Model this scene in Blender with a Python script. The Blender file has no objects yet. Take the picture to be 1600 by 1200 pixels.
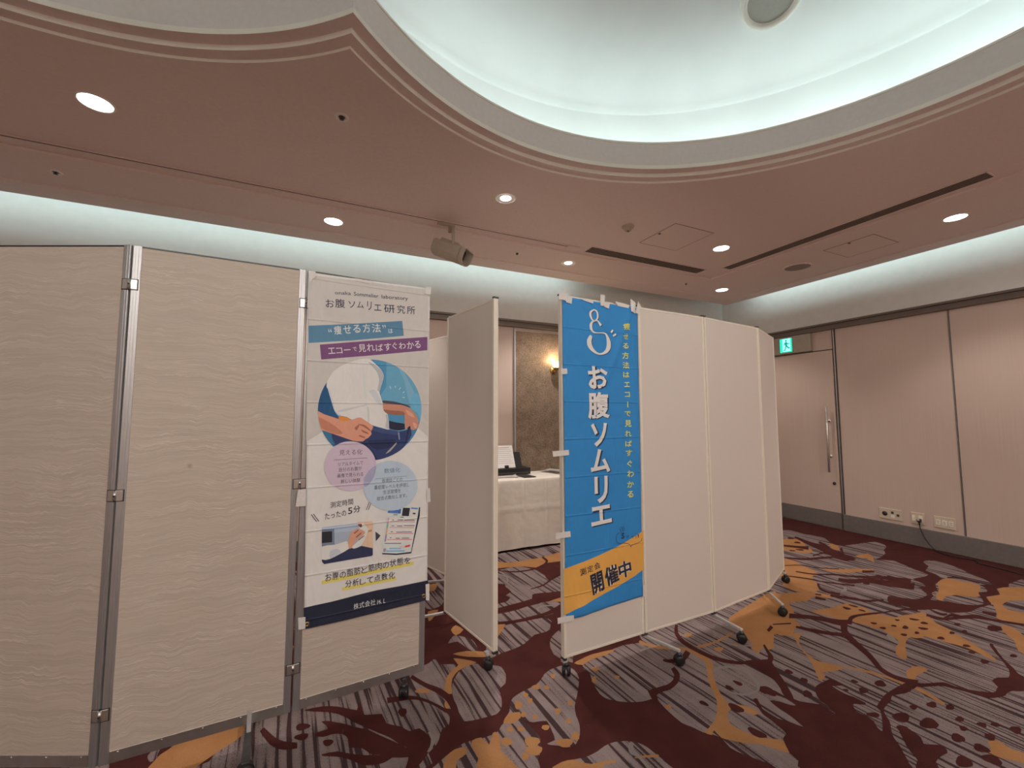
import bpy, bmesh, math, random
from mathutils import Vector, Matrix
random.seed(4)
scene = bpy.context.scene
C = scene.collection

# ---------------------------------------------------------------- camera
cam_data = bpy.data.cameras.new('camera')
cam = bpy.data.objects.new('camera', cam_data)
C.objects.link(cam)
YAW, PITCH, ROLL = 0.43774, 0.07649, -0.00087
fw = Vector((math.sin(YAW)*math.cos(PITCH), math.cos(YAW)*math.cos(PITCH), math.sin(PITCH)))
rt = Vector((math.cos(YAW), -math.sin(YAW), 0))
up = rt.cross(fw)
r2 = rt*math.cos(ROLL) + up*math.sin(ROLL)
u2 = up*math.cos(ROLL) - rt*math.sin(ROLL)
M = Matrix((( r2.x, u2.x, -fw.x, 0), (r2.y, u2.y, -fw.y, 0), (r2.z, u2.z, -fw.z, 1.42), (0, 0, 0, 1)))
cam.matrix_world = M
cam_data.sensor_fit = 'HORIZONTAL'
cam_data.sensor_width = 36.0
cam_data.lens = 36.0*670.37/1600
cam_data.clip_start = 0.05
scene.camera = cam

# ---------------------------------------------------------------- world, exposure
world = bpy.data.worlds.new('world'); scene.world = world
world.use_nodes = True
world.node_tree.nodes['Background'].inputs[0].default_value = (0.9, 0.85, 0.8, 1)
world.node_tree.nodes['Background'].inputs[1].default_value = 0.02
vs = scene.view_settings
vs.view_transform = 'Standard'; vs.look = 'None'; vs.gamma = 1; vs.use_curve_mapping = False
vs.exposure = 0.0
scene.cycles.max_bounces = 10
scene.cycles.diffuse_bounces = 6
scene.cycles.sample_clamp_indirect = 4

# room dimensions (metres)
XR, XL, YB, YF = 6.10, -5.87, 4.84, -3.65
HC = 3.175
EX1, EX0, EY1, EY0 = 5.85, -5.62, 4.56, -3.37        # edges of the dropped ceiling
WTOP = 3.75
CX, CY = 1.42, 0.60                                   # centre of the dome over the right half
XM = 0.115                                            # line where the two domes meet

# ---------------------------------------------------------------- lights
WARM = (1.0, 0.905, 0.815)
COVE = (0.79, 1.0, 0.99)
DOWN_W = 52.0
COVE_W = 1.5
DOME_W = 1.9
def spot(x, y, w, size=1.8, blend=0.55):
    l = bpy.data.lights.new('downlight_lamp', 'SPOT'); l.energy = w; l.color = WARM
    l.spot_size = size; l.spot_blend = blend; l.shadow_soft_size = 0.05
    o = bpy.data.objects.new('downlight_lamp', l); C.objects.link(o); o.location = (x, y, HC-0.025)
    return o
SEEN = [(-1.145, 3.045), (0.13, 4.066), (1.367, 3.039), (2.615, 4.065), (3.832, 3.024), (5.116, 4.053), (5.113, 1.663)]
for (x, y), k in zip(SEEN, (1.0, 1.2, 2.1, 1.7, 1.1, 1.0, 0.9)): spot(x, y, DOWN_W*k)
UNSEEN = [(-2.39, 4.06), (-3.63, 3.04), (-4.88, 4.06), (-4.88, 1.66), (5.113, -0.46), (5.113, -2.86), (-4.88, -0.46), (-4.88, -2.86),
          (-1.145, -1.84), (1.367, -1.84), (3.832, -1.84), (-3.63, -1.84), (0.13, -2.86), (2.615, -2.86), (-2.39, -2.86)]
for x, y in UNSEEN:
    wide = y < -1 and abs(x) < 4  # unseen rear lamps, cones widened to add fill on the panel tops
    spot(x, y, DOWN_W*(1.5 if wide else 1.0)*(1 if x > -2 else 0.6), 3.12 if wide else 1.8, 0.12 if wide else 0.55)
def strip(loc, sx, sy, direction, w, col):
    l = bpy.data.lights.new('cove_lamp', 'AREA'); l.shape = 'RECTANGLE'; l.size = sx; l.size_y = sy; l.energy = w; l.color = col
    o = bpy.data.objects.new('cove_lamp', l); C.objects.link(o); o.location = loc
    o.rotation_euler = Vector(direction).to_track_quat('-Z', 'Y').to_euler()
    return o
# fluorescent strips hidden on top of the ceiling edge, one behind each wall stretch
strip((-1.05, EY1-0.06, HC+0.105), 8.3, 0.05, (0, 1, 0.15), COVE_W*8.3, COVE)
s = strip((EX1-0.06, 0.75, HC+0.105), 7.0, 0.05, (1, 0, 0.15), COVE_W*7.0, COVE)
strip((EX0+0.06, 0.6, HC+0.105), 7.0, 0.05, (-1, 0, 0.15), COVE_W*7.0, COVE)
strip((0.1, EY0+0.06, HC+0.105), 10.0, 0.05, (0, -1, 0.15), COVE_W*10, COVE)
# fluorescent battens standing behind the lip of the dome
for side in (1, -1):
    cx = XM + side*(CX-XM)
    for k in range(18):
        a = 2*math.pi*(k+0.5)/18
        dx, dy = math.cos(a), math.sin(a)
        x, y = cx + side*1.93*dx, CY + 1.93*dy
        if (x-XM)*side < 0.12: continue
        strip((x, y, HC+0.245), 0.55, 0.04, (side*dx*0.8, dy*0.8, 0.6), DOME_W, COVE)

# ---------------------------------------------------------------- helpers
def S(r, g, b):
    f = lambda c: ((c/255)/12.92 if c/255 <= 0.04045 else ((c/255+0.055)/1.055)**2.4)
    return (f(r), f(g), f(b))
def A(r, g, b):
    """colour of a surface that shows as r,g,b where white shows as 196,182,172"""
    c = S(r, g, b); w = S(196, 182, 172)
    return tuple(min(0.86, 0.80*c[i]/w[i]) for i in range(3))
def new_mat(name):
    m = bpy.data.materials.new(name); m.use_nodes = True
    nt = m.node_tree
    return m, nt, nt.nodes['Principled BSDF']
def N(nt, t, **kw):
    n = nt.nodes.new(t)
    for k, v in kw.items():
        if k in n.inputs.keys() if isinstance(k, str) else False: n.inputs[k].default_value = v
        else: setattr(n, k, v)
    return n
def mth(nt, op, a, b=None, c=None, clamp=False):
    n = nt.nodes.new('ShaderNodeMath'); n.operation = op; n.use_clamp = clamp
    for i, v in enumerate((a, b, c)):
        if v is None: continue
        if isinstance(v, (int, float)): n.inputs[i].default_value = v
        else: nt.links.new(v, n.inputs[i])
    return n.outputs[0]
def mixc(nt, fac, a, b):
    n = nt.nodes.new('ShaderNodeMix'); n.data_type = 'RGBA'
    if isinstance(fac, (int, float)): n.inputs[0].default_value = fac
    else: nt.links.new(fac, n.inputs[0])
    for i, v in ((6, a), (7, b)):
        if isinstance(v, tuple): n.inputs[i].default_value = (*v[:3], 1)
        else: nt.links.new(v, n.inputs[i])
    return n.outputs[2]
def noise(nt, vec, scale, detail=3, rough=0.5, dist=0.0):
    n = nt.nodes.new('ShaderNodeTexNoise'); n.inputs['Scale'].default_value = scale; n.inputs['Detail'].default_value = detail
    n.inputs['Roughness'].default_value = rough; n.inputs['Distortion'].default_value = dist
    if vec is not None: nt.links.new(vec, n.inputs['Vector'])
    return n.outputs[0]
def coords(nt, scale=(1, 1, 1)):
    t = nt.nodes.new('ShaderNodeTexCoord'); mp = nt.nodes.new('ShaderNodeMapping')
    mp.inputs['Scale'].default_value = scale
    nt.links.new(t.outputs['Object'], mp.inputs['Vector'])
    return mp.outputs[0]
def sep(nt, vec):
    n = nt.nodes.new('ShaderNodeSeparateXYZ'); nt.links.new(vec, n.inputs[0]); return n.outputs
def bump(nt, bs, h, strength=0.3, dist=0.01):
    n = nt.nodes.new('ShaderNodeBump'); n.inputs['Strength'].default_value = strength; n.inputs['Distance'].default_value = dist
    nt.links.new(h, n.inputs['Height']); nt.links.new(n.outputs[0], bs.inputs['Normal'])
def ramp(nt, v, lo, hi):
    n = nt.nodes.new('ShaderNodeMapRange'); n.interpolation_type = 'SMOOTHSTEP'
    n.inputs[1].default_value = lo; n.inputs[2].default_value = hi
    nt.links.new(v, n.inputs[0]); return n.outputs[0]
def paint(name, col, rough=0.7, var=0.05, scale=30, bstr=0.08, metal=0.0, bdist=0.004, coord=(1, 1, 1)):
    m, nt, bs = new_mat(name)
    c = coords(nt, coord); n = noise(nt, c, scale, 4)
    f = ramp(nt, n, 0.3, 0.7)
    d = tuple(x*(1-var) for x in col); l = tuple(min(1, x*(1+var)) for x in col)
    nt.links.new(mixc(nt, f, d, l), bs.inputs['Base Color'])
    bs.inputs['Roughness'].default_value = rough; bs.inputs['Metallic'].default_value = metal
    if bstr: bump(nt, bs, n, bstr, bdist)
    return m
def glow(name, col, strength, base=(0.8, 0.8, 0.8)):
    m, nt, bs = new_mat(name)
    bs.inputs['Base Color'].default_value = (*base, 1)
    bs.inputs['Emission Color'].default_value = (*col, 1); bs.inputs['Emission Strength'].default_value = strength
    n = noise(nt, coords(nt), 60, 2)
    nt.links.new(mth(nt, 'MULTIPLY_ADD', n, 0.1, 0.35), bs.inputs['Roughness'])
    return m

from mathutils.geometry import delaunay_2d_cdt
def fill2d(pts):
    """triangles filling a plane outline, sound for concave and self touching outlines"""
    n = len(pts)
    v, e, f, *_ = delaunay_2d_cdt([Vector(p) for p in pts], [(i, (i+1) % n) for i in range(n)], [], 1, 1e-5)
    return [[tuple(v[i]) for i in t] for t in f]
# mesh builders: all coordinates are world metres
def box(bm, x0, x1, y0, y1, z0, z1, mi=0):
    vs_ = [bm.verts.new((x, y, z)) for z in (z0, z1) for y in (y0, y1) for x in (x0, x1)]
    for q in ((0, 2, 3, 1), (4, 5, 7, 6), (0, 1, 5, 4), (2, 6, 7, 3), (0, 4, 6, 2), (1, 3, 7, 5)):
        f = bm.faces.new([vs_[i] for i in q]); f.material_index = mi
    return vs_
class Frame:
    """a vertical plane: u along it, d towards the room, z up"""
    def __init__(s, P, e, n): s.P = Vector((*P, 0)); s.e = Vector((*e, 0)); s.n = Vector((*n, 0))
    def at(s, u, d, z): return s.P + s.e*u + s.n*d + Vector((0, 0, z))
def between(P0, P1, toward=(0, 0)):
    P0 = Vector(P0); P1 = Vector(P1); e = (P1-P0).normalized(); n = Vector((e.y, -e.x))
    if n.dot(Vector(toward)-P0) < 0: n = -n
    return Frame(P0, e, n), (P1-P0).length
def fbox(bm, fr, u0, u1, d0, d1, z0, z1, mi=0, bev=0.0):
    b = bmesh.new()
    vs_ = [b.verts.new(fr.at(u, d, z)) for z in (z0, z1) for d in (d0, d1) for u in (u0, u1)]
    for q in ((0, 2, 3, 1), (4, 5, 7, 6), (0, 1, 5, 4), (2, 6, 7, 3), (0, 4, 6, 2), (1, 3, 7, 5)):
        b.faces.new([vs_[i] for i in q])
    merge(bm, b, mi, bev)
def merge(bm, b, mi=0, bev=0.0, seg=2):
    bmesh.ops.recalc_face_normals(b, faces=b.faces[:])
    if bev: bmesh.ops.bevel(b, geom=b.edges[:], offset=bev, segments=seg, profile=0.5, affect='EDGES')
    vm = {v: bm.verts.new(v.co) for v in b.verts}
    for f in b.faces:
        g = bm.faces.new([vm[v] for v in f.verts]); g.material_index = mi; g.smooth = False
    b.free()
def bbox(bm, x0, x1, y0, y1, z0, z1, mi=0, bev=0.004):
    b = bmesh.new(); box(b, x0, x1, y0, y1, z0, z1); merge(bm, b, mi, bev)
def lathe(bm, prof, c, axis=(0, 0, 1), n=32, mi=0, smooth=True, close=False):
    ax = Vector(axis).normalized(); q = Vector((0, 0, 1)).rotation_difference(ax)
    c = Vector(c); rings = []
    for r, z in prof:
        if r < 1e-6: rings.append([bm.verts.new(c + q @ Vector((0, 0, z)))])
        else: rings.append([bm.verts.new(c + q @ Vector((r*math.cos(2*math.pi*i/n), r*math.sin(2*math.pi*i/n), z))) for i in range(n)])
    for a, b in zip(rings, rings[1:]):
        for i in range(n):
            j = (i+1) % n
            if len(a) == 1 and len(b) == 1: continue
            if len(a) == 1: f = bm.faces.new((a[0], b[i], b[j]))
            elif len(b) == 1: f = bm.faces.new((a[i], a[j], b[0]))
            else: f = bm.faces.new((a[i], a[j], b[j], b[i]))
            f.material_index = mi; f.smooth = smooth
def cyl(bm, p0, p1, r, n=16, mi=0, r1=None, bev=0.0):
    p0 = Vector(p0); p1 = Vector(p1); L = (p1-p0).length; r1 = r if r1 is None else r1
    lathe(bm, [(0, 0), (r-bev, 0), (r, bev), (r1, L-bev), (r1-bev, L), (0, L)] if bev else [(0, 0), (r, 0), (r1, L), (0, L)], p0, p1-p0, n, mi)
def tube(bm, pts, r, n=10, mi=0):
    pts = [Vector(p) for p in pts]; rings = []
    side = None
    for i, p in enumerate(pts):
        t = (pts[min(i+1, len(pts)-1)]-pts[max(i-1, 0)]).normalized()
        if side is None: side = t.orthogonal().normalized()
        side = (side - t*side.dot(t)).normalized(); o = t.cross(side)
        rings.append([bm.verts.new(p + (side*math.cos(2*math.pi*k/n)+o*math.sin(2*math.pi*k/n))*r) for k in range(n)])
    for a, b in zip(rings, rings[1:]):
        for k in range(n):
            f = bm.faces.new((a[k], a[(k+1) % n], b[(k+1) % n], b[k])); f.smooth = True; f.material_index = mi
    for e in (rings[0], rings[-1][::-1]): bm.faces.new(e).material_index = mi
def curve_pts(P, n=8):
    P = [Vector(p) for p in P]; out = []
    for i in range(len(P)-1):
        p0 = P[max(i-1, 0)]; p1 = P[i]; p2 = P[i+1]; p3 = P[min(i+2, len(P)-1)]
        for k in range(n):
            t = k/n
            out.append(0.5*((2*p1)+(p2-p0)*t+(2*p0-5*p1+4*p2-p3)*t*t+(3*p1-p0-3*p2+p3)*t**3))
    out.append(P[-1]); return out
LOC = {}
def obj(name, bm, mats, parent=None, loc=None, fix=True):
    """link one mesh object; bm is in world metres and is moved to the object's own origin"""
    me = bpy.data.meshes.new(name)
    o = bpy.data.objects.new(name, me); C.objects.link(o)
    base = LOC[parent.name] if parent else Vector((0, 0, 0))
    org = Vector(loc) if loc is not None else (base if parent else Vector((0, 0, 0)))
    for v in bm.verts: v.co -= org
    if fix: bmesh.ops.recalc_face_normals(bm, faces=bm.faces[:])
    bm.to_mesh(me); bm.free()
    for m in (mats if isinstance(mats, (list, tuple)) else [mats]): me.materials.append(m)
    if parent: o.parent = parent; o.location = org-base
    else: o.location = org
    LOC[o.name] = org
    return o
def tag(o, label, cat, group=None):
    o['label'] = label; o['category'] = cat
    if group: o['group'] = group
    return o
def thing(name, loc, label, cat, group=None):
    o = bpy.data.objects.new(name, None); C.objects.link(o); o.location = loc; o.empty_display_size = 0.1
    LOC[o.name] = Vector(loc)
    return tag(o, label, cat, group)
def struct(name, bm, mats, parent=None, fix=True):
    o = obj(name, bm, mats, parent, fix=fix)
    o['kind'] = 'structure'
    return o
nb = bmesh.new

# ---------------------------------------------------------------- materials
def vertical_vinyl(name, col):
    m, nt, bs = new_mat(name)
    c = coords(nt, (220, 220, 1.2)); n = noise(nt, c, 1.0, 2)
    c2 = coords(nt, (2, 2, 2)); n2 = noise(nt, c2, 1.0, 2)
    f = mth(nt, 'ADD', mth(nt, 'MULTIPLY', n, 0.7), mth(nt, 'MULTIPLY', n2, 0.3))
    nt.links.new(mixc(nt, ramp(nt, f, 0.35, 0.65), tuple(x*0.965 for x in col), tuple(x*1.025 for x in col)), bs.inputs['Base Color'])
    bs.inputs['Roughness'].default_value = 0.6
    bump(nt, bs, n, 0.15, 0.002)
    return m
M_VINYL = vertical_vinyl('wall_vinyl', (0.59, 0.47, 0.405))
M_CREAM = paint('wall_cream_paint', (0.78, 0.78, 0.76), 0.8, 0.02, 12, 0.03)
M_CEIL = paint('ceiling_paint', (0.84, 0.735, 0.71), 0.85, 0.02, 40, 0.05)
M_MOULD = paint('moulding_paint', (0.93, 0.90, 0.83), 0.7, 0.01, 40, 0.02)
M_FASCIA = paint('fascia_paint', (0.80, 0.765, 0.745), 0.8, 0.02, 40, 0.03)
M_DOME = paint('dome_paint', (0.80, 0.80, 0.79), 0.85, 0.02, 3, 0.02)
M_RAIL = paint('rail_bronze', (0.17, 0.14, 0.12), 0.4, 0.05, 20, 0.03, 0.35, coord=(1, 1, 12))
M_BASE = paint('baseboard_grey', (0.17, 0.148, 0.14), 0.6, 0.06, 25, 0.05)
M_SEAM = paint('seam_dark', (0.07, 0.055, 0.05), 0.6, 0.1, 30, 0.0)
M_ALU = paint('brushed_aluminium', (0.50, 0.50, 0.52), 0.38, 0.06, 14, 0.04, 0.75, coord=(40, 40, 1))
M_STEEL = paint('bright_steel', (0.62, 0.60, 0.58), 0.3, 0.05, 30, 0.03, 0.85)
M_BLACK = paint('black_plastic', (0.012, 0.012, 0.013), 0.42, 0.2, 40, 0.1)
M_DKMETAL = paint('dark_metal', (0.08, 0.08, 0.085), 0.4, 0.1, 30, 0.05, 0.6)
M_WHITEPANEL = paint('white_board_fabric', (0.755, 0.685, 0.635), 0.75, 0.015, 260, 0.10, bdist=0.001)
M_CREAMFRAME = paint('cream_frame', (0.86, 0.80, 0.70), 0.5, 0.02, 30, 0.03)
M_WHITEBAR = paint('white_bar', (0.62, 0.61, 0.60), 0.4, 0.04, 30, 0.03, 0.3)
M_TAPE = paint('white_tape', (0.78, 0.76, 0.75), 0.5, 0.03, 90, 0.1)
M_PAPER = paint('paper_white', (0.80, 0.78, 0.77), 0.7, 0.02, 60, 0.04)
M_CLOTHW = paint('tablecloth_white', (0.74, 0.69, 0.62), 0.85, 0.03, 14, 0.25, bdist=0.02)
M_BRASS = paint('brass', (0.50, 0.34, 0.14), 0.28, 0.1, 20, 0.05, 0.95)
M_FIXT = paint('fixture_beige', (0.50, 0.44, 0.36), 0.5, 0.03, 30, 0.04)
M_GRILLE = paint('grille_brown', (0.30, 0.24, 0.21), 0.6, 0.05, 30, 0.03)
M_VOID = paint('dark_void', (0.012, 0.010, 0.010), 0.9, 0.1, 10, 0.0)
M_PLATE = paint('outlet_ivory', (0.62, 0.53, 0.42), 0.45, 0.03, 30, 0.02)
M_OUTLETDK = paint('outlet_dark', (0.05, 0.04, 0.04), 0.5, 0.1, 30, 0.02)
M_LAMP = glow('lamp_glow', (1.0, 0.95, 0.90), 14.0)
M_REFL = paint('lamp_reflector', (0.85, 0.83, 0.80), 0.35, 0.03, 20, 0.0)
M_SIGNBOX = paint('sign_box_champagne', (0.42, 0.38, 0.31), 0.45, 0.04, 25, 0.03, 0.4)
M_GREENGLOW = glow('sign_green', (0.0, 0.70, 0.45), 1.2, (0.02, 0.4, 0.25))
M_WHITEGLOW = glow('sign_white', (0.22, 1.0, 0.88), 1.3, (0.7, 0.8, 0.8))
M_SIGNMAN = glow('sign_figure', (0.0, 0.42, 0.33), 0.75, (0.0, 0.2, 0.12))
M_GLASSGLOW = glow('lamp_glass', (1.0, 0.86, 0.58), 9.0)

def felt():
    m, nt, bs = new_mat('brown_felt')
    c = coords(nt); n = noise(nt, c, 60, 6, 0.75); n2 = noise(nt, c, 9, 3)
    f = mth(nt, 'ADD', mth(nt, 'MULTIPLY', n, 0.75), mth(nt, 'MULTIPLY', n2, 0.25))
    nt.links.new(mixc(nt, ramp(nt, f, 0.35, 0.65), (0.15, 0.105, 0.072), (0.33, 0.245, 0.175)), bs.inputs['Base Color'])
    bs.inputs['Roughness'].default_value = 0.95
    bump(nt, bs, n, 0.6, 0.01)
    return m
M_FELT = felt()

def wavy_wallpaper():
    m, nt, bs = new_mat('wavy_wallpaper')
    c = coords(nt)
    warp = noise(nt, coords(nt, (6, 6, 2.6)), 1.0, 3)
    warp2 = noise(nt, coords(nt, (42, 42, 12)), 1.0, 2)
    x, y, z = sep(nt, c)
    zz = mth(nt, 'ADD', z, mth(nt, 'ADD', mth(nt, 'MULTIPLY', warp, 0.10), mth(nt, 'MULTIPLY', warp2, 0.014)))
    cmb = nt.nodes.new('ShaderNodeCombineXYZ')
    nt.links.new(mth(nt, 'MULTIPLY', x, 3.2), cmb.inputs[0]); nt.links.new(mth(nt, 'MULTIPLY', y, 3.2), cmb.inputs[1])
    nt.links.new(mth(nt, 'MULTIPLY', zz, 70.0), cmb.inputs[2])
    n = noise(nt, cmb.outputs[0], 1.0, 3, 0.55)
    ridge = mth(nt, 'SUBTRACT', 1.0, ramp(nt, mth(nt, 'ABSOLUTE', mth(nt, 'SUBTRACT', n, 0.54)), 0.0, 0.035))
    zz2 = mth(nt, 'MULTIPLY', zz, 190.0)
    cm2 = nt.nodes.new('ShaderNodeCombineXYZ')
    nt.links.new(mth(nt, 'MULTIPLY', x, 5.0), cm2.inputs[0]); nt.links.new(mth(nt, 'MULTIPLY', y, 5.0), cm2.inputs[1]); nt.links.new(zz2, cm2.inputs[2])
    fine = noise(nt, cm2.outputs[0], 1.0, 2)
    mask = ramp(nt, noise(nt, coords(nt, (3, 3, 9)), 1.0, 2), 0.42, 0.62)
    r = mth(nt, 'MULTIPLY', ridge, mask)
    base = mixc(nt, ramp(nt, mth(nt, 'ADD', mth(nt, 'MULTIPLY', n, 0.5), mth(nt, 'MULTIPLY', fine, 0.5)), 0.36, 0.64), (0.54, 0.465, 0.40), (0.61, 0.53, 0.46))
    col = mixc(nt, mth(nt, 'MULTIPLY', r, 0.75), base, (0.72, 0.63, 0.56))
    # one small brown stain on the middle panel
    dx = mth(nt, 'SUBTRACT', x, -0.42); dz = mth(nt, 'SUBTRACT', z, 1.215)
    rr = mth(nt, 'SQRT', mth(nt, 'ADD', mth(nt, 'MULTIPLY', dx, dx), mth(nt, 'MULTIPLY', dz, dz)))
    st = mth(nt, 'SUBTRACT', 1.0, ramp(nt, mth(nt, 'ADD', rr, mth(nt, 'MULTIPLY', warp2, 0.02)), 0.010, 0.028))
    col = mixc(nt, mth(nt, 'MULTIPLY', st, 0.6), col, (0.22, 0.13, 0.06))
    nt.links.new(col, bs.inputs['Base Color'])
    bs.inputs['Roughness'].default_value = 0.62
    h = mth(nt, 'ADD', mth(nt, 'MULTIPLY', r, 0.6), mth(nt, 'MULTIPLY', n, 0.6))
    bump(nt, bs, h, 0.35, 0.006)
    return m
M_WAVY = wavy_wallpaper()

def cloth_bump(nt, bs, phase, step, umid):
    """fold lines of a cloth that lay folded in a packet, plus soft wrinkles"""
    c = coords(nt); x, y, z = sep(nt, c)
    fr = mth(nt, 'FRACT', mth(nt, 'DIVIDE', mth(nt, 'SUBTRACT', z, phase), step))
    dz = mth(nt, 'MULTIPLY', mth(nt, 'ABSOLUTE', mth(nt, 'SUBTRACT', fr, 0.5)), step)
    line = mth(nt, 'SUBTRACT', 1.0, ramp(nt, dz, 0.0, 0.007))
    n = noise(nt, coords(nt, (5, 5, 3)), 1.0, 3, 0.5, 0.8)
    weave = noise(nt, c, 700, 1)
    h = mth(nt, 'ADD', mth(nt, 'MULTIPLY', line, 0.22), mth(nt, 'ADD', mth(nt, 'MULTIPLY', n, 1.6), mth(nt, 'MULTIPLY', weave, 0.02)))
    bump(nt, bs, h, 0.65, 0.02)
CLOTH = {}
def cloth_mat(kind, rgb):
    key = (kind, rgb)
    if key in CLOTH: return CLOTH[key]
    m, nt, bs = new_mat('print_%s_%d_%d_%d' % (kind, *rgb))
    col = A(*rgb)
    n = noise(nt, coords(nt), 25, 3)
    nt.links.new(mixc(nt, n, tuple(x*0.96 for x in col), tuple(min(0.9, x*1.04) for x in col)), bs.inputs['Base Color'])
    bs.inputs['Roughness'].default_value = 0.7
    bs.inputs['Sheen Weight'].default_value = 0.08
    if kind == 'blue': cloth_bump(nt, bs, 0.026, 0.215, 0)
    else: cloth_bump(nt, bs, 0.14, 0.20, 0)
    CLOTH[key] = m
    return m

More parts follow.
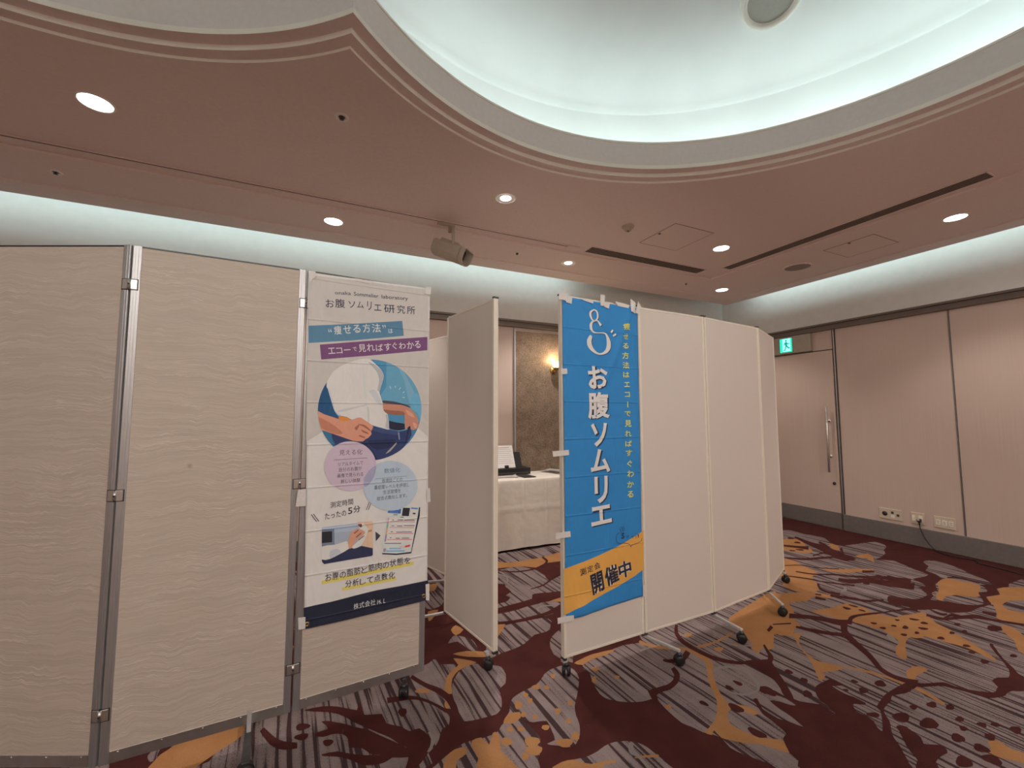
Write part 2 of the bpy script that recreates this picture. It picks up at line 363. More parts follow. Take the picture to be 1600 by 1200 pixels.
# ---------------------------------------------------------------- data
# carpet motifs, millimetres on the floor; flag 1 marks a ribbon given as its two edges
CARPET = {
 'grey': [
  (0, '-388 2189 -402 2226 -334 2242 -310 2326 -281 2417 -235 2458 -181 2482 -115 2482 -42 2477 43 2484 133 2492 227 2491 321 2491 401 2500 474 2512 524 2520 567 2528 617 2541 662 2556 683 2572 697 2583 711 2576 720 2561 715 2541 715 2521 743 2506 775 2493 793 2484 802 2469 781 2432 754 2390 731 2352 710 2317 695 2291 685 2267 686 2241 690 2214 691 2178 688 2146 676 2133 660 2117 643 2071 626 2028 606 2018 587 2010 572 1985 559 1958 546 1939 532 1922 517 1914 497 1900 498 1839 426 1817 13 1997'),
  (0, '744 2338 770 2374 799 2409 823 2421 845 2428 870 2440 893 2448 908 2440 920 2425 922 2395 928 2369 958 2374 991 2380 1013 2365 1028 2342 1028 2305 1021 2265 1005 2228 987 2196 962 2181 939 2164 928 2128 918 2090 906 2058 892 2031 874 2011 852 1997 818 1997 784 2000 758 2002 733 2006 710 2011 691 2019 686 2037 685 2061 689 2093 694 2132 698 2177 703 2224 712 2261 722 2293 731 2316'),
  (0, '947 2044 959 2059 974 2072 1001 2084 1033 2094 1078 2104 1123 2114 1151 2129 1175 2145 1197 2164 1219 2182 1244 2194 1269 2203 1291 2207 1313 2208 1340 2210 1365 2205 1380 2177 1388 2142 1384 2108 1371 2071 1339 2025 1302 1977 1258 1928 1220 1884 1204 1856 1192 1830 1182 1799 1171 1769 1154 1740 1135 1713 1113 1693 1091 1677 1073 1673 1054 1674 1036 1685 1018 1700 992 1717 974 1732 994 1733 1020 1736 1029 1758 1035 1786 1044 1822 1046 1855 1018 1866 984 1874 963 1892 943 1911 919 1924 901 1938 907 1965 919 1995 933 2021'),
  (0, '921 1994 900 1973 877 1942 859 1928 842 1917 825 1901 805 1887 772 1882 738 1881 715 1884 695 1888 674 1890 652 1890 627 1882 602 1871 580 1862 558 1852 531 1837 505 1822 473 1813 481 1791 662 1701 849 1619 889 1633 899 1670 920 1694 939 1719 957 1748 970 1778 968 1806 963 1833 962 1855 960 1875 950 1892 939 1913 931 1957'),
  (0, '1469 2177 1505 2193 1549 2205 1597 2210 1653 2214 1730 2227 1815 2234 1914 2215 1994 2175 1980 2076 1947 1985 1924 1952 1901 1932 1881 1906 1857 1882 1820 1859 1782 1841 1753 1834 1725 1831 1689 1831 1655 1828 1639 1814 1628 1798 1618 1781 1605 1767 1575 1768 1542 1773 1512 1783 1483 1796 1452 1815 1425 1836 1407 1855 1395 1874 1391 1895 1391 1918 1398 1948 1407 1981 1417 2009 1428 2035 1440 2060 1449 2084 1445 2105 1441 2128 1451 2153'),
  (0, '910 1590 900 1609 935 1609 957 1616 982 1619 1013 1614 1044 1607 1071 1602 1096 1599 1123 1600 1149 1603 1173 1609 1198 1615 1223 1617 1250 1615 1277 1607 1303 1597 1323 1582 1341 1566 1352 1548 1359 1528 1363 1503 1366 1478 1369 1458 1369 1438 1375 1401 1340 1388 1123 1486'),
  (0, '1649 1780 1661 1814 1684 1859 1756 1926 1842 2013 1918 2156 1995 2307 2032 2365 2095 2405 2314 2478 2611 2558 2991 2616 3421 2682 3834 2791 4284 2943 4843 3246 5414 3560 5501 3492 5462 3340 5495 3237 5518 3150 5508 3119 5478 3090 5399 3014 5328 2938 5323 2893 5343 2860 5404 2842 5481 2830 5576 2820 5676 2810 5777 2799 5856 2779 5848 2727 5815 2673 5771 2640 5718 2614 5653 2597 5585 2578 5527 2544 5463 2508 5356 2480 5252 2458 5181 2457 5136 2455 5163 2427 5205 2394 5240 2363 5266 2337 5263 2334 5250 2327 5232 2292 5207 2247 5170 2194 5133 2138 5112 2071 5083 2016 5005 2010 4925 2016 4873 2025 4832 2029 4806 1998 4784 1960 4761 1926 4725 1901 4623 1911 4536 1925 4574 1918 4623 1902 4595 1874 4554 1845 4530 1821 4496 1803 4413 1796 4331 1797 4295 1817 4271 1842 4251 1868 4234 1892 4220 1912 4201 1925 4161 1915 4117 1898 4070 1872 4029 1844 4045 1831 4005 1794 3815 1705 3442 1537 2672 1174 2182 973 1972 1028 1824 1125 1773 1176 1755 1217 1752 1233 1752 1247 1728 1283 1701 1321 1687 1350 1679 1377 1686 1405 1694 1432 1686 1450 1675 1466 1662 1478 1649 1491 1639 1515 1628 1541 1617 1557 1608 1578 1608 1622 1611 1670 1617 1708 1625 1742 1636 1761'),
  (0, '5462 2202 5503 2214 5543 2216 5586 2202 5621 2179 5624 2133 5612 2081 5583 2025 5544 1968 5484 1904 5426 1843 5403 1798 5383 1759 5346 1723 5310 1693 5289 1679 5266 1675 5217 1699 5168 1721 5149 1705 5132 1681 5098 1660 5062 1641 5037 1632 5011 1630 4979 1643 4941 1654 4893 1635 4839 1608 4764 1574 4697 1546 4673 1540 4656 1542 4620 1549 4582 1561 4544 1588 4512 1617 4505 1640 4499 1662 4476 1686 4450 1709 4423 1731 4412 1751 4462 1762 4522 1773 4554 1794 4586 1812 4638 1812 4696 1814 4754 1841 4810 1871 4851 1883 4891 1890 4942 1890 4993 1892 5034 1906 5072 1926 5115 1957 5154 1993 5173 2039 5200 2084 5280 2104 5365 2124 5417 2164'),
  (0, '5394 1615 5424 1622 5464 1620 5676 1621 5651 1552 4793 1296 3967 1069 3172 856 2650 753 2334 854 2136 994 2332 1117 2695 1266 3071 1427 3495 1602 3786 1717 4005 1794 4073 1789 4086 1756 4095 1726 4102 1697 4138 1682 4180 1668 4221 1652 4255 1633 4254 1604 4259 1573 4319 1546 4392 1525 4466 1524 4542 1527 4624 1519 4701 1513 4747 1520 4787 1535 4829 1564 4879 1589 4952 1574 5031 1559 5106 1590 5181 1622 5250 1611 5313 1596 5357 1604'),
  (0, '1726 4171 1806 4205 1902 4226 2012 4246 2144 4258 2358 4248 2555 4219 2603 4139 2576 4054 2414 3986 2232 3932 2090 3908 1962 3898 1857 3907 1768 3927 1702 3962 1660 4009 1679 4090'),
  (0, '1550 3744 1625 3774 1702 3782 1767 3797 1828 3795 1887 3726 1935 3645 1952 3572 1956 3500 1928 3406 1923 3339 2056 3402 2178 3448 2081 3265 1954 3097 1851 3107 1757 3147 1700 3157 1655 3153 1627 3107 1598 3060 1542 3047 1480 3040 1420 3031 1361 3024 1299 3018 1252 3022 1260 3066 1289 3112 1344 3115 1402 3115 1443 3144 1472 3179 1463 3204 1453 3228 1488 3250 1526 3277 1528 3331 1524 3387 1537 3419 1542 3447 1495 3472 1454 3512 1490 3626'),
  (0, '1223 2952 1273 2957 1329 2952 1374 2954 1425 2958 1502 2975 1586 2990 1662 2991 1731 2979 1784 2935 1811 2885 1753 2841 1678 2805 1615 2788 1552 2781 1481 2789 1408 2800 1332 2802 1263 2806 1212 2821 1179 2846 1192 2899'),
  (0, '1132 2667 1189 2727 1252 2781 1322 2784 1395 2775 1475 2774 1544 2768 1564 2734 1565 2695 1548 2658 1523 2624 1491 2600 1456 2584 1414 2585 1369 2583 1316 2549 1264 2514 1216 2496 1170 2484 1127 2479 1089 2475 1066 2468 1045 2461 1009 2452 982 2457 999 2516 1033 2585 1079 2627'),
  (0, '1417 2467 1457 2511 1507 2546 1597 2593 1655 2591 1537 2379 1420 2207 1382 2247 1366 2333 1384 2401'),
  (0, '1003 4083 1089 4046 1132 3861 1062 3583 984 3349 947 3279 912 3253 850 3234 810 3283 885 3649'),
  (0, '827 2719 852 2759 888 2795 916 2783 941 2757 963 2731 979 2699 982 2655 979 2610 970 2565 958 2536 938 2567 918 2615 904 2668 889 2716 853 2719'),
 ],
 'orange': [
  (0, '2175 1968 2179 1947 2177 1921 2163 1890 2144 1860 2119 1837 2091 1812 2056 1777 2021 1738 1984 1691 1952 1646 1932 1609 1922 1578 1938 1564 1959 1553 1979 1534 1995 1513 1999 1488 1995 1468 1977 1465 1958 1470 1948 1488 1941 1508 1934 1524 1925 1538 1906 1543 1884 1542 1861 1532 1840 1518 1821 1499 1807 1477 1808 1455 1814 1433 1823 1412 1834 1391 1849 1371 1867 1351 1898 1330 1925 1311 1919 1294 1905 1277 1894 1259 1881 1248 1864 1267 1846 1293 1830 1315 1813 1336 1788 1351 1762 1366 1739 1385 1720 1404 1704 1418 1694 1432 1698 1457 1702 1479 1687 1472 1670 1462 1658 1474 1653 1489 1672 1495 1698 1501 1730 1512 1764 1525 1791 1540 1817 1558 1853 1586 1889 1618 1914 1652 1938 1687 1962 1720 1988 1753 2021 1786 2056 1818 2091 1845 2121 1871 2135 1898 2143 1926 2140 1959 2138 1985 2156 1982'),
  (0, '2090 2074 2110 2071 2132 2060 2145 2033 2156 2001 2163 1964 2167 1926 2162 1891 2149 1858 2112 1824 2075 1799 2058 1805 2051 1820 2076 1842 2106 1867 2116 1890 2121 1914 2122 1947 2119 1983 2104 2022 2088 2057 2085 2069'),
  (0, '2216 2033 2274 2028 2346 2022 2412 2030 2474 2041 2522 2051 2557 2057 2562 2047 2546 2034 2487 2023 2421 2013 2373 2008 2327 2006 2271 2004 2225 2004 2210 2019'),
  (0, '2687 2173 2709 2194 2762 2217 2943 2264 3157 2314 3339 2360 3469 2369 3401 2241 3273 2095 3083 1966 2916 1874 2846 1875 2806 1898 2819 1926 2827 1944 2756 1900 2680 1852 2638 1841 2604 1838 2574 1841 2546 1842 2512 1824 2485 1811 2483 1835 2492 1867 2525 1894 2560 1922 2576 1948 2586 1975 2591 1998 2597 2024 2625 2059 2655 2096 2670 2136'),
  (0, '3326 2313 3402 2313 3483 2300 3512 2275 3515 2244 3463 2195 3403 2160 3359 2190 3324 2235 3314 2278'),
  (0, '1945 2236 1949 2220 1954 2194 1977 2164 2006 2132 2049 2099 2086 2070 2085 2056 2069 2054 2027 2075 1981 2107 1942 2154 1913 2200 1926 2225'),
  (0, '3126 2205 3155 2169 3121 2087 3107 2040 3095 2002 3099 1983 3102 1967 3082 1938 3056 1913 3030 1911 2999 1910 2949 1897 2911 1881 2941 1868 2968 1854 2922 1834 2864 1809 2815 1774 2775 1738 2754 1704 2739 1672 2725 1644 2721 1614 2756 1564 2788 1519 2774 1508 2747 1507 2708 1514 2669 1524 2638 1533 2615 1539 2614 1527 2611 1512 2572 1499 2536 1490 2532 1494 2540 1506 2569 1532 2605 1563 2649 1601 2691 1639 2714 1668 2735 1697 2765 1736 2799 1776 2839 1812 2872 1845 2869 1864 2852 1881 2825 1907 2790 1924 2737 1899 2686 1867 2658 1838 2636 1815 2610 1811 2588 1813 2565 1812 2588 1838 2831 2010'),
  (0, '3357 2026 3468 2011 3592 1986 3646 1990 3686 1996 3737 1987 3777 1972 3771 1949 3760 1925 3774 1910 3786 1895 3770 1868 3751 1841 3747 1820 3730 1808 3650 1827 3562 1846 3508 1838 3465 1827 3439 1828 3419 1833 3409 1851 3402 1873 3396 1897 3389 1928 3362 1981'),
  (0, '3484 1819 3535 1827 3599 1828 3684 1810 3759 1786 3771 1768 3773 1747 3784 1710 3817 1677 3969 1682 4073 1672 3844 1569 3613 1483 3565 1502 3539 1531 3459 1509 3377 1479 3315 1451 3262 1427 3221 1410 3193 1403 3194 1423 3210 1451 3263 1479 3324 1504 3370 1513 3415 1524 3475 1563 3525 1606 3518 1628 3499 1647 3496 1676 3491 1708 3468 1750 3448 1789 3458 1807'),
  (0, '2799 1524 2815 1509 2837 1486 2860 1455 2882 1424 2895 1393 2905 1363 2918 1333 2928 1305 2929 1289 2925 1279 2909 1283 2893 1295 2889 1322 2884 1354 2870 1385 2851 1418 2825 1462 2802 1502 2796 1519'),
  (0, '3608 1771 3655 1780 3697 1777 3747 1748 3796 1714 3833 1695 3876 1677 3966 1654 4044 1630 4021 1605 3980 1580 3960 1559 3943 1536 3928 1499 3913 1462 3891 1438 3867 1413 3839 1369 3809 1322 3769 1272 3730 1226 3694 1190 3665 1167 3656 1179 3657 1204 3678 1243 3700 1287 3699 1321 3691 1352 3681 1376 3671 1399 3664 1429 3656 1458 3653 1476 3643 1491 3600 1509 3549 1522 3505 1522 3456 1513 3388 1484 3322 1453 3267 1427 3223 1407 3207 1408 3202 1417 3209 1438 3227 1462 3279 1486 3336 1506 3379 1513 3414 1520 3434 1547 3452 1581 3482 1625 3505 1668 3480 1686 3463 1702 3528 1737'),
  (0, '3051 1341 3095 1349 3138 1351 3167 1344 3188 1332 3192 1314 3186 1298 3157 1296 3121 1298 3081 1298 3043 1296 3018 1286 2999 1278 2983 1285 2977 1298 3008 1320'),
  (0, '2902 1251 2921 1248 2938 1234 2933 1210 2922 1182 2912 1152 2901 1127 2885 1117 2872 1116 2875 1131 2881 1152 2889 1176 2896 1202 2898 1230'),
  (0, '4525 1421 4654 1389 4751 1348 4642 1309 4511 1284 4460 1305 4430 1337 4415 1364 4419 1389 4460 1411'),
  (0, '4327 1340 4334 1321 4328 1295 4321 1280 4305 1263 4269 1240 4209 1212 4058 1161 3927 1122 3914 1136 3938 1163 4004 1188 4083 1219 4145 1264 4207 1309 4273 1331'),
  (0, '4920 1896 5019 1911 5104 1911 5124 1872 5130 1827 5153 1793 5168 1760 5148 1725 5108 1692 5020 1670 4930 1650 4874 1628 4827 1613 4785 1627 4748 1651 4724 1680 4698 1708 4646 1721 4588 1726 4522 1713 4467 1701 4457 1714 4466 1734 4505 1753 4559 1773 4639 1792 4729 1816 4823 1857'),
  (0, '5187 1619 5258 1611 5325 1590 5403 1559 5432 1521 5262 1468 5080 1428 5000 1451 4936 1480 4856 1482 4783 1474 4734 1452 4702 1422 4715 1377 4714 1332 4606 1296 4498 1275 4468 1298 4455 1333 4440 1364 4438 1394 4478 1412 4535 1430 4615 1461 4703 1497 4779 1543 4857 1582 4944 1572 5031 1559 5110 1589'),
  (0, '3801 1707 3891 1702 3965 1684 4033 1678 4082 1671 4078 1653 4053 1629 4000 1588 3948 1546 3928 1509 3913 1476 3898 1443 3856 1432 3675 1503 3524 1588 3633 1654'),
  (0, '2729 924 2757 917 2780 905 2775 891 2765 877 2763 868 2764 858 2774 840 2777 823 2740 810 2701 803 2689 812 2681 826 2666 841 2651 858 2645 877 2646 894 2664 897 2686 899 2707 912'),
  (0, '4959 3297 5103 3284 5191 3226 5091 3110 4971 3001 4939 2957 4917 2925 4866 2881 4811 2847 4755 2844 4701 2868 4636 2959 4611 3070 4764 3193'),
  (0, '4309 2873 4359 2832 4370 2760 4336 2695 4295 2634 4283 2587 4272 2544 4247 2493 4213 2451 4153 2444 4091 2439 4054 2415 4020 2384 3979 2342 3932 2299 3870 2254 3805 2221 3730 2228 3663 2250 3633 2285 3621 2327 3627 2369 3665 2425 3814 2540 3999 2672 4164 2788'),
  (0, '3343 2327 3453 2319 3569 2294 3661 2257 3737 2215 3778 2171 3795 2132 3761 2107 3719 2097 3700 2134 3673 2172 3596 2158 3513 2142 3450 2160 3391 2183 3331 2193 3278 2203 3239 2221 3222 2246 3268 2289'),
  (0, '4382 2517 4435 2482 4502 2436 4585 2409 4671 2381 4760 2330 4817 2287 4749 2295 4651 2316 4552 2334 4460 2358 4405 2403 4367 2450 4365 2491'),
  (0, '5041 2586 5167 2595 5294 2588 5275 2551 5214 2505 5106 2443 5017 2400 5050 2441 5097 2502 5062 2549'),
  (0, '5329 2973 5337 2936 5309 2876 5233 2820 5157 2779 5125 2793 5124 2828 5223 2906'),
  (0, '557 1847 579 1862 602 1871 625 1871 644 1867 651 1852 651 1837 636 1826 619 1818 606 1815 596 1812 589 1799 583 1785 577 1771 568 1761 544 1767 526 1781 537 1813'),
  (0, '686 1886 708 1891 731 1887 739 1857 746 1833 766 1858 787 1889 798 1893 805 1887 807 1867 805 1843 792 1815 781 1787 783 1762 790 1737 797 1709 803 1682 812 1660 805 1650 730 1682 655 1720 649 1739 659 1755 669 1768 679 1784 677 1813 675 1843 678 1867'),
  (0, '807 2543 831 2531 860 2507 894 2476 916 2447 893 2438 858 2432 826 2424 794 2411 767 2386 744 2357 730 2326 719 2294 711 2259 703 2233 686 2238 672 2256 678 2288 692 2325 708 2360 728 2393 751 2419 775 2440 796 2451 812 2465 809 2506'),
  (0, '857 1930 875 1953 902 1974 932 1972 958 1962 956 1943 944 1925 918 1913 891 1907 870 1916'),
  (0, '915 1598 937 1613 982 1619 1011 1616 1036 1608 1046 1598 1054 1586 1069 1572 1087 1559 1116 1553 1146 1548 1173 1539 1193 1531 1189 1526 1176 1523 1153 1530 1127 1535 1116 1521 1093 1514 999 1554'),
  (0, '1279 1513 1303 1505 1330 1495 1352 1488 1370 1482 1371 1473 1362 1469 1334 1480 1302 1494 1283 1499 1270 1504 1270 1510'),
  (0, '1423 2199 1446 2208 1481 2215 1518 2224 1567 2231 1663 2227 1743 2219 1701 2203 1633 2188 1584 2188 1537 2189 1494 2173 1458 2161 1434 2178'),
  (0, '1660 4009 1727 3966 1810 3908 1933 3907 2058 3916 2121 3914 2191 3919 2366 3974 2521 4006 2462 3874 2355 3744 2248 3740 2140 3752 2051 3713 1975 3682 1933 3711 1889 3752 1802 3781 1713 3806 1639 3816 1588 3836 1610 3927'),
  (0, '1158 2795 1217 2810 1257 2794 1220 2744 1170 2690 1142 2659 1118 2634 1087 2602 1068 2593 1105 2688'),
  (0, '1639 2966 1763 2996 1896 3019 1879 2965 1829 2914 1781 2942 1731 2979 1668 2973'),
  (0, '894 2876 917 2909 943 2926 962 2888 969 2841 935 2807 900 2790 891 2828'),
  (0, '818 2590 854 2593 907 2584 962 2556 1009 2524 1023 2488 1015 2464 954 2488 886 2524 842 2560'),
  (0, '952 3702 992 3709 1024 3691 999 3624 965 3562 939 3561 922 3582 932 3643'),
  (0, '821 3208 864 3219 899 3206 872 3154 835 3101 809 3069 790 3059 800 3130'),
  (0, '2333 1935 2324 1932 2314 1929 2303 1926 2292 1924 2282 1928 2275 1933 2274 1939 2276 1947 2277 1954 2280 1960 2288 1967 2298 1972 2309 1971 2320 1968 2328 1965 2335 1961 2342 1955 2346 1949 2341 1942'),
  (0, '2296 2145 2288 2140 2280 2136 2270 2133 2260 2131 2252 2134 2247 2139 2246 2145 2247 2152 2248 2159 2251 2166 2259 2172 2268 2177 2278 2177 2287 2175 2295 2173 2302 2170 2307 2165 2310 2158 2304 2151'),
  (0, '2461 1937 2456 1933 2451 1930 2443 1929 2435 1930 2430 1933 2426 1937 2422 1941 2420 1945 2420 1950 2423 1955 2430 1957 2438 1958 2445 1958 2452 1957 2460 1956 2466 1954 2469 1949 2469 1944 2465 1940'),
  (0, '993 2003 986 1996 979 1991 973 1987 967 1984 960 1983 954 1984 952 1992 953 2002 955 2010 959 2019 963 2029 968 2037 975 2042 982 2043 987 2039 991 2034 994 2029 997 2022 996 2013'),
  (0, '1053 2010 1049 2006 1044 2002 1039 1998 1035 1996 1030 1996 1026 1998 1025 2004 1026 2010 1027 2016 1029 2022 1032 2028 1036 2034 1041 2036 1046 2036 1050 2034 1053 2031 1056 2028 1058 2024 1056 2017'),
  (0, '1055 2059 1051 2055 1046 2051 1041 2050 1037 2049 1032 2049 1028 2050 1026 2054 1026 2060 1027 2065 1030 2070 1033 2076 1036 2081 1041 2084 1046 2085 1049 2082 1052 2078 1054 2075 1056 2070 1056 2065'),
  (0, '1138 2089 1135 2083 1131 2078 1124 2076 1117 2076 1111 2080 1106 2085 1102 2090 1098 2095 1096 2102 1097 2108 1102 2112 1109 2115 1116 2116 1122 2116 1130 2115 1137 2113 1141 2107 1142 2100 1141 2094'),
  (0, '1183 2063 1179 2060 1174 2059 1170 2058 1166 2058 1160 2058 1156 2059 1154 2063 1153 2068 1154 2072 1156 2076 1158 2080 1161 2084 1166 2085 1171 2086 1175 2083 1178 2079 1181 2076 1183 2073 1184 2068'),
  (0, '979 1933 976 1928 971 1923 967 1923 963 1923 959 1923 955 1924 952 1928 951 1933 953 1938 956 1944 959 1949 963 1953 968 1957 972 1960 976 1958 979 1955 980 1950 980 1945 980 1939'),
  (0, '1022 1895 1018 1891 1014 1888 1010 1888 1006 1888 1001 1888 998 1889 995 1892 994 1897 996 1902 999 1906 1001 1910 1004 1914 1009 1917 1013 1919 1017 1916 1019 1913 1021 1909 1022 1905 1022 1900'),
  (0, '1033 1810 1030 1807 1027 1804 1022 1803 1017 1802 1012 1805 1008 1809 1005 1812 1003 1816 1001 1821 1001 1825 1005 1828 1009 1830 1015 1830 1020 1829 1025 1828 1031 1826 1034 1822 1037 1818 1035 1814'),
  (0, '880 1872 878 1867 875 1863 870 1861 865 1860 861 1863 858 1867 855 1870 852 1874 852 1880 852 1885 856 1888 861 1891 865 1892 870 1893 875 1893 880 1892 882 1887 883 1881 882 1877'),
  (0, '930 1852 926 1849 921 1847 916 1846 911 1846 905 1847 900 1848 897 1853 896 1858 897 1862 898 1867 900 1871 903 1875 908 1876 914 1876 919 1873 923 1869 926 1866 929 1862 931 1857'),
  (0, '848 1804 842 1798 835 1794 828 1793 820 1794 812 1794 805 1796 800 1803 797 1811 799 1818 803 1825 806 1832 810 1839 818 1842 826 1844 832 1839 838 1833 843 1827 846 1820 848 1812'),
  (0, '956 1753 948 1748 938 1744 929 1741 920 1738 908 1741 899 1745 895 1754 893 1764 894 1773 895 1782 899 1791 905 1799 916 1800 928 1799 936 1794 944 1788 953 1781 960 1773 959 1763'),
  (0, '939 1707 933 1702 926 1698 917 1694 907 1692 896 1697 886 1704 882 1712 878 1721 874 1730 873 1738 878 1745 887 1750 898 1749 910 1746 920 1743 931 1739 940 1731 947 1723 945 1715'),
  (0, '877 1702 872 1698 867 1694 862 1693 857 1692 851 1692 846 1693 844 1698 843 1704 845 1710 848 1716 851 1721 854 1727 860 1730 866 1731 870 1728 873 1723 876 1719 878 1715 878 1708'),
  (0, '608 2303 606 2296 602 2292 591 2293 579 2297 568 2302 558 2308 547 2315 537 2322 535 2330 535 2337 541 2340 549 2342 556 2344 565 2345 577 2340 589 2334 596 2326 601 2318 605 2310'),
  (0, '668 2155 664 2147 660 2139 655 2130 650 2124 646 2125 643 2129 642 2138 643 2147 643 2157 644 2167 648 2178 652 2188 657 2191 662 2192 666 2193 669 2191 672 2186 674 2179 672 2167'),
  (0, '1263 2136 1259 2133 1254 2130 1249 2127 1244 2124 1239 2125 1235 2128 1234 2133 1235 2139 1235 2144 1237 2149 1240 2155 1244 2160 1249 2161 1255 2160 1259 2158 1262 2156 1266 2152 1268 2148 1266 2142'),
  (0, '1183 2063 1179 2059 1174 2055 1170 2055 1165 2056 1160 2056 1156 2057 1153 2061 1152 2065 1154 2070 1157 2076 1160 2080 1164 2083 1169 2086 1174 2089 1178 2086 1181 2083 1182 2078 1183 2074 1183 2069'),
  (0, '1227 1908 1223 1903 1218 1899 1213 1898 1208 1899 1204 1899 1200 1900 1198 1904 1196 1909 1199 1914 1203 1920 1207 1924 1211 1928 1217 1932 1222 1935 1226 1933 1229 1929 1229 1924 1229 1919 1229 1914'),
  (0, '1142 1883 1137 1879 1131 1876 1126 1872 1121 1870 1115 1870 1111 1873 1111 1878 1111 1885 1113 1890 1115 1896 1118 1902 1123 1908 1128 1910 1134 1909 1138 1907 1141 1904 1144 1901 1146 1896 1145 1890'),
  (0, '1149 1804 1145 1799 1142 1794 1136 1793 1131 1794 1128 1796 1124 1799 1121 1802 1119 1805 1120 1811 1123 1816 1127 1819 1132 1822 1137 1825 1141 1826 1147 1826 1151 1824 1152 1819 1151 1813 1150 1809'),
  (0, '1129 1709 1125 1702 1120 1696 1112 1693 1106 1693 1101 1696 1098 1700 1094 1704 1092 1709 1093 1717 1097 1725 1103 1730 1110 1734 1117 1737 1123 1739 1130 1739 1136 1737 1136 1731 1135 1723 1133 1716'),
  (0, '1081 1688 1075 1684 1067 1681 1057 1677 1046 1676 1035 1681 1025 1688 1021 1696 1018 1704 1014 1712 1013 1720 1019 1727 1027 1732 1038 1730 1051 1726 1061 1723 1072 1719 1082 1711 1089 1703 1087 1695'),
  (0, '1036 1812 1032 1809 1028 1806 1023 1803 1017 1802 1012 1804 1007 1807 1006 1812 1005 1817 1004 1822 1004 1827 1008 1832 1012 1836 1018 1836 1024 1834 1029 1833 1033 1831 1038 1827 1041 1822 1039 1817'),
  (0, '1520 2090 1515 2087 1508 2084 1501 2082 1494 2080 1487 2082 1481 2086 1479 2092 1479 2098 1478 2104 1479 2110 1483 2115 1489 2120 1497 2119 1505 2118 1511 2115 1517 2112 1522 2107 1526 2102 1524 2096'),
  (0, '1445 2013 1439 2005 1433 1997 1427 1994 1421 1994 1418 1996 1416 1999 1414 2003 1413 2008 1416 2016 1422 2024 1428 2030 1435 2035 1441 2040 1448 2044 1453 2044 1457 2043 1456 2036 1453 2028 1449 2020'),
  (0, '1576 1980 1571 1977 1566 1976 1561 1975 1556 1974 1551 1975 1546 1976 1545 1980 1544 1985 1547 1989 1549 1993 1552 1997 1556 2000 1561 2002 1567 2002 1570 1999 1573 1996 1576 1993 1578 1989 1578 1985'),
  (0, '1648 1680 1642 1677 1637 1675 1631 1673 1625 1671 1620 1673 1615 1675 1615 1679 1617 1684 1618 1688 1620 1693 1625 1697 1630 1701 1636 1701 1642 1700 1646 1698 1649 1696 1652 1693 1654 1689 1652 1684'),
  (0, '-551 2256 -552 2311 -530 2370 -488 2411 -435 2446 -376 2471 -316 2488 -268 2496 -231 2486 -225 2419 -233 2351 -265 2320 -303 2294 -344 2259 -379 2226 -387 2199 -402 2186 -479 2214'),
 ],
 'maroon': [
  (0, '2250 1462 2254 1450 2260 1437 2274 1423 2291 1409 2309 1394 2325 1380 2327 1368 2325 1354 2321 1328 2320 1309 2333 1328 2348 1356 2354 1379 2360 1400 2370 1414 2382 1427 2401 1443 2422 1458 2443 1469 2467 1477 2499 1480 2533 1481 2564 1482 2590 1481 2602 1469 2606 1454 2604 1433 2595 1417 2566 1430 2538 1440 2530 1410 2529 1376 2534 1358 2541 1342 2543 1315 2542 1291 2532 1285 2518 1286 2502 1299 2485 1311 2473 1310 2460 1304 2442 1287 2427 1269 2430 1254 2436 1240 2433 1221 2426 1203 2409 1187 2393 1173 2385 1159 2386 1151 2415 1163 2450 1180 2482 1196 2511 1211 2530 1222 2544 1232 2547 1241 2553 1250 2584 1259 2622 1267 2656 1275 2692 1282 2728 1286 2768 1288 2819 1290 2870 1291 2916 1290 2955 1286 2977 1277 2986 1268 2966 1257 2938 1249 2908 1245 2877 1244 2847 1243 2815 1245 2771 1256 2728 1264 2698 1255 2672 1243 2649 1241 2625 1239 2592 1233 2560 1225 2537 1210 2519 1195 2507 1183 2493 1171 2466 1156 2437 1141 2411 1126 2387 1110 2368 1091 2350 1072 2330 1056 2310 1041 2293 1026 2271 1009 2244 978 2190 969 2014 1061 1844 1162 1840 1192 1871 1208 1874 1228 1879 1249 1905 1281 1934 1313 1957 1320 1976 1325 1986 1342 1992 1363 1997 1388 2001 1414 2002 1435 2005 1455 2016 1476 2029 1497 2045 1523 2061 1545 2077 1548 2086 1542 2064 1514 2040 1484 2033 1463 2030 1444 2031 1424 2036 1405 2050 1388 2065 1370 2079 1340 2091 1320 2101 1347 2110 1384 2112 1413 2113 1442 2119 1477 2129 1505 2146 1498 2165 1480 2177 1460 2187 1442 2200 1430 2212 1427 2216 1450 2217 1480 2210 1502 2198 1522 2177 1536 2157 1550 2152 1568 2155 1585 2166 1595 2182 1599 2199 1589 2215 1574 2223 1558 2228 1542 2229 1524 2229 1507 2231 1491 2234 1476 2242 1469'),
  (0, '2332 1793 2364 1790 2402 1777 2439 1761 2472 1749 2494 1761 2511 1776 2524 1776 2527 1768 2497 1743 2460 1712 2427 1671 2394 1630 2363 1589 2330 1547 2283 1492 2242 1452 2230 1469 2231 1498 2250 1522 2274 1546 2294 1573 2311 1602 2318 1632 2322 1663 2324 1692 2325 1722 2326 1761'),
  (0, '3373 1103 3402 1104 3434 1102 3461 1088 3491 1076 3532 1083 3573 1096 3595 1104 3617 1115 3656 1137 3699 1162 3739 1187 3781 1213 3830 1242 3874 1266 3901 1270 3907 1263 3852 1233 3787 1199 3738 1169 3696 1142 3670 1120 3646 1102 3617 1085 3590 1068 3579 1046 3559 1025 3486 1001 3412 986 3372 1001 3340 1020 3316 1023 3295 1024 3272 1022 3248 1020 3211 1025 3187 1033 3225 1046 3275 1059 3299 1062 3318 1065 3333 1076 3347 1087 3359 1096'),
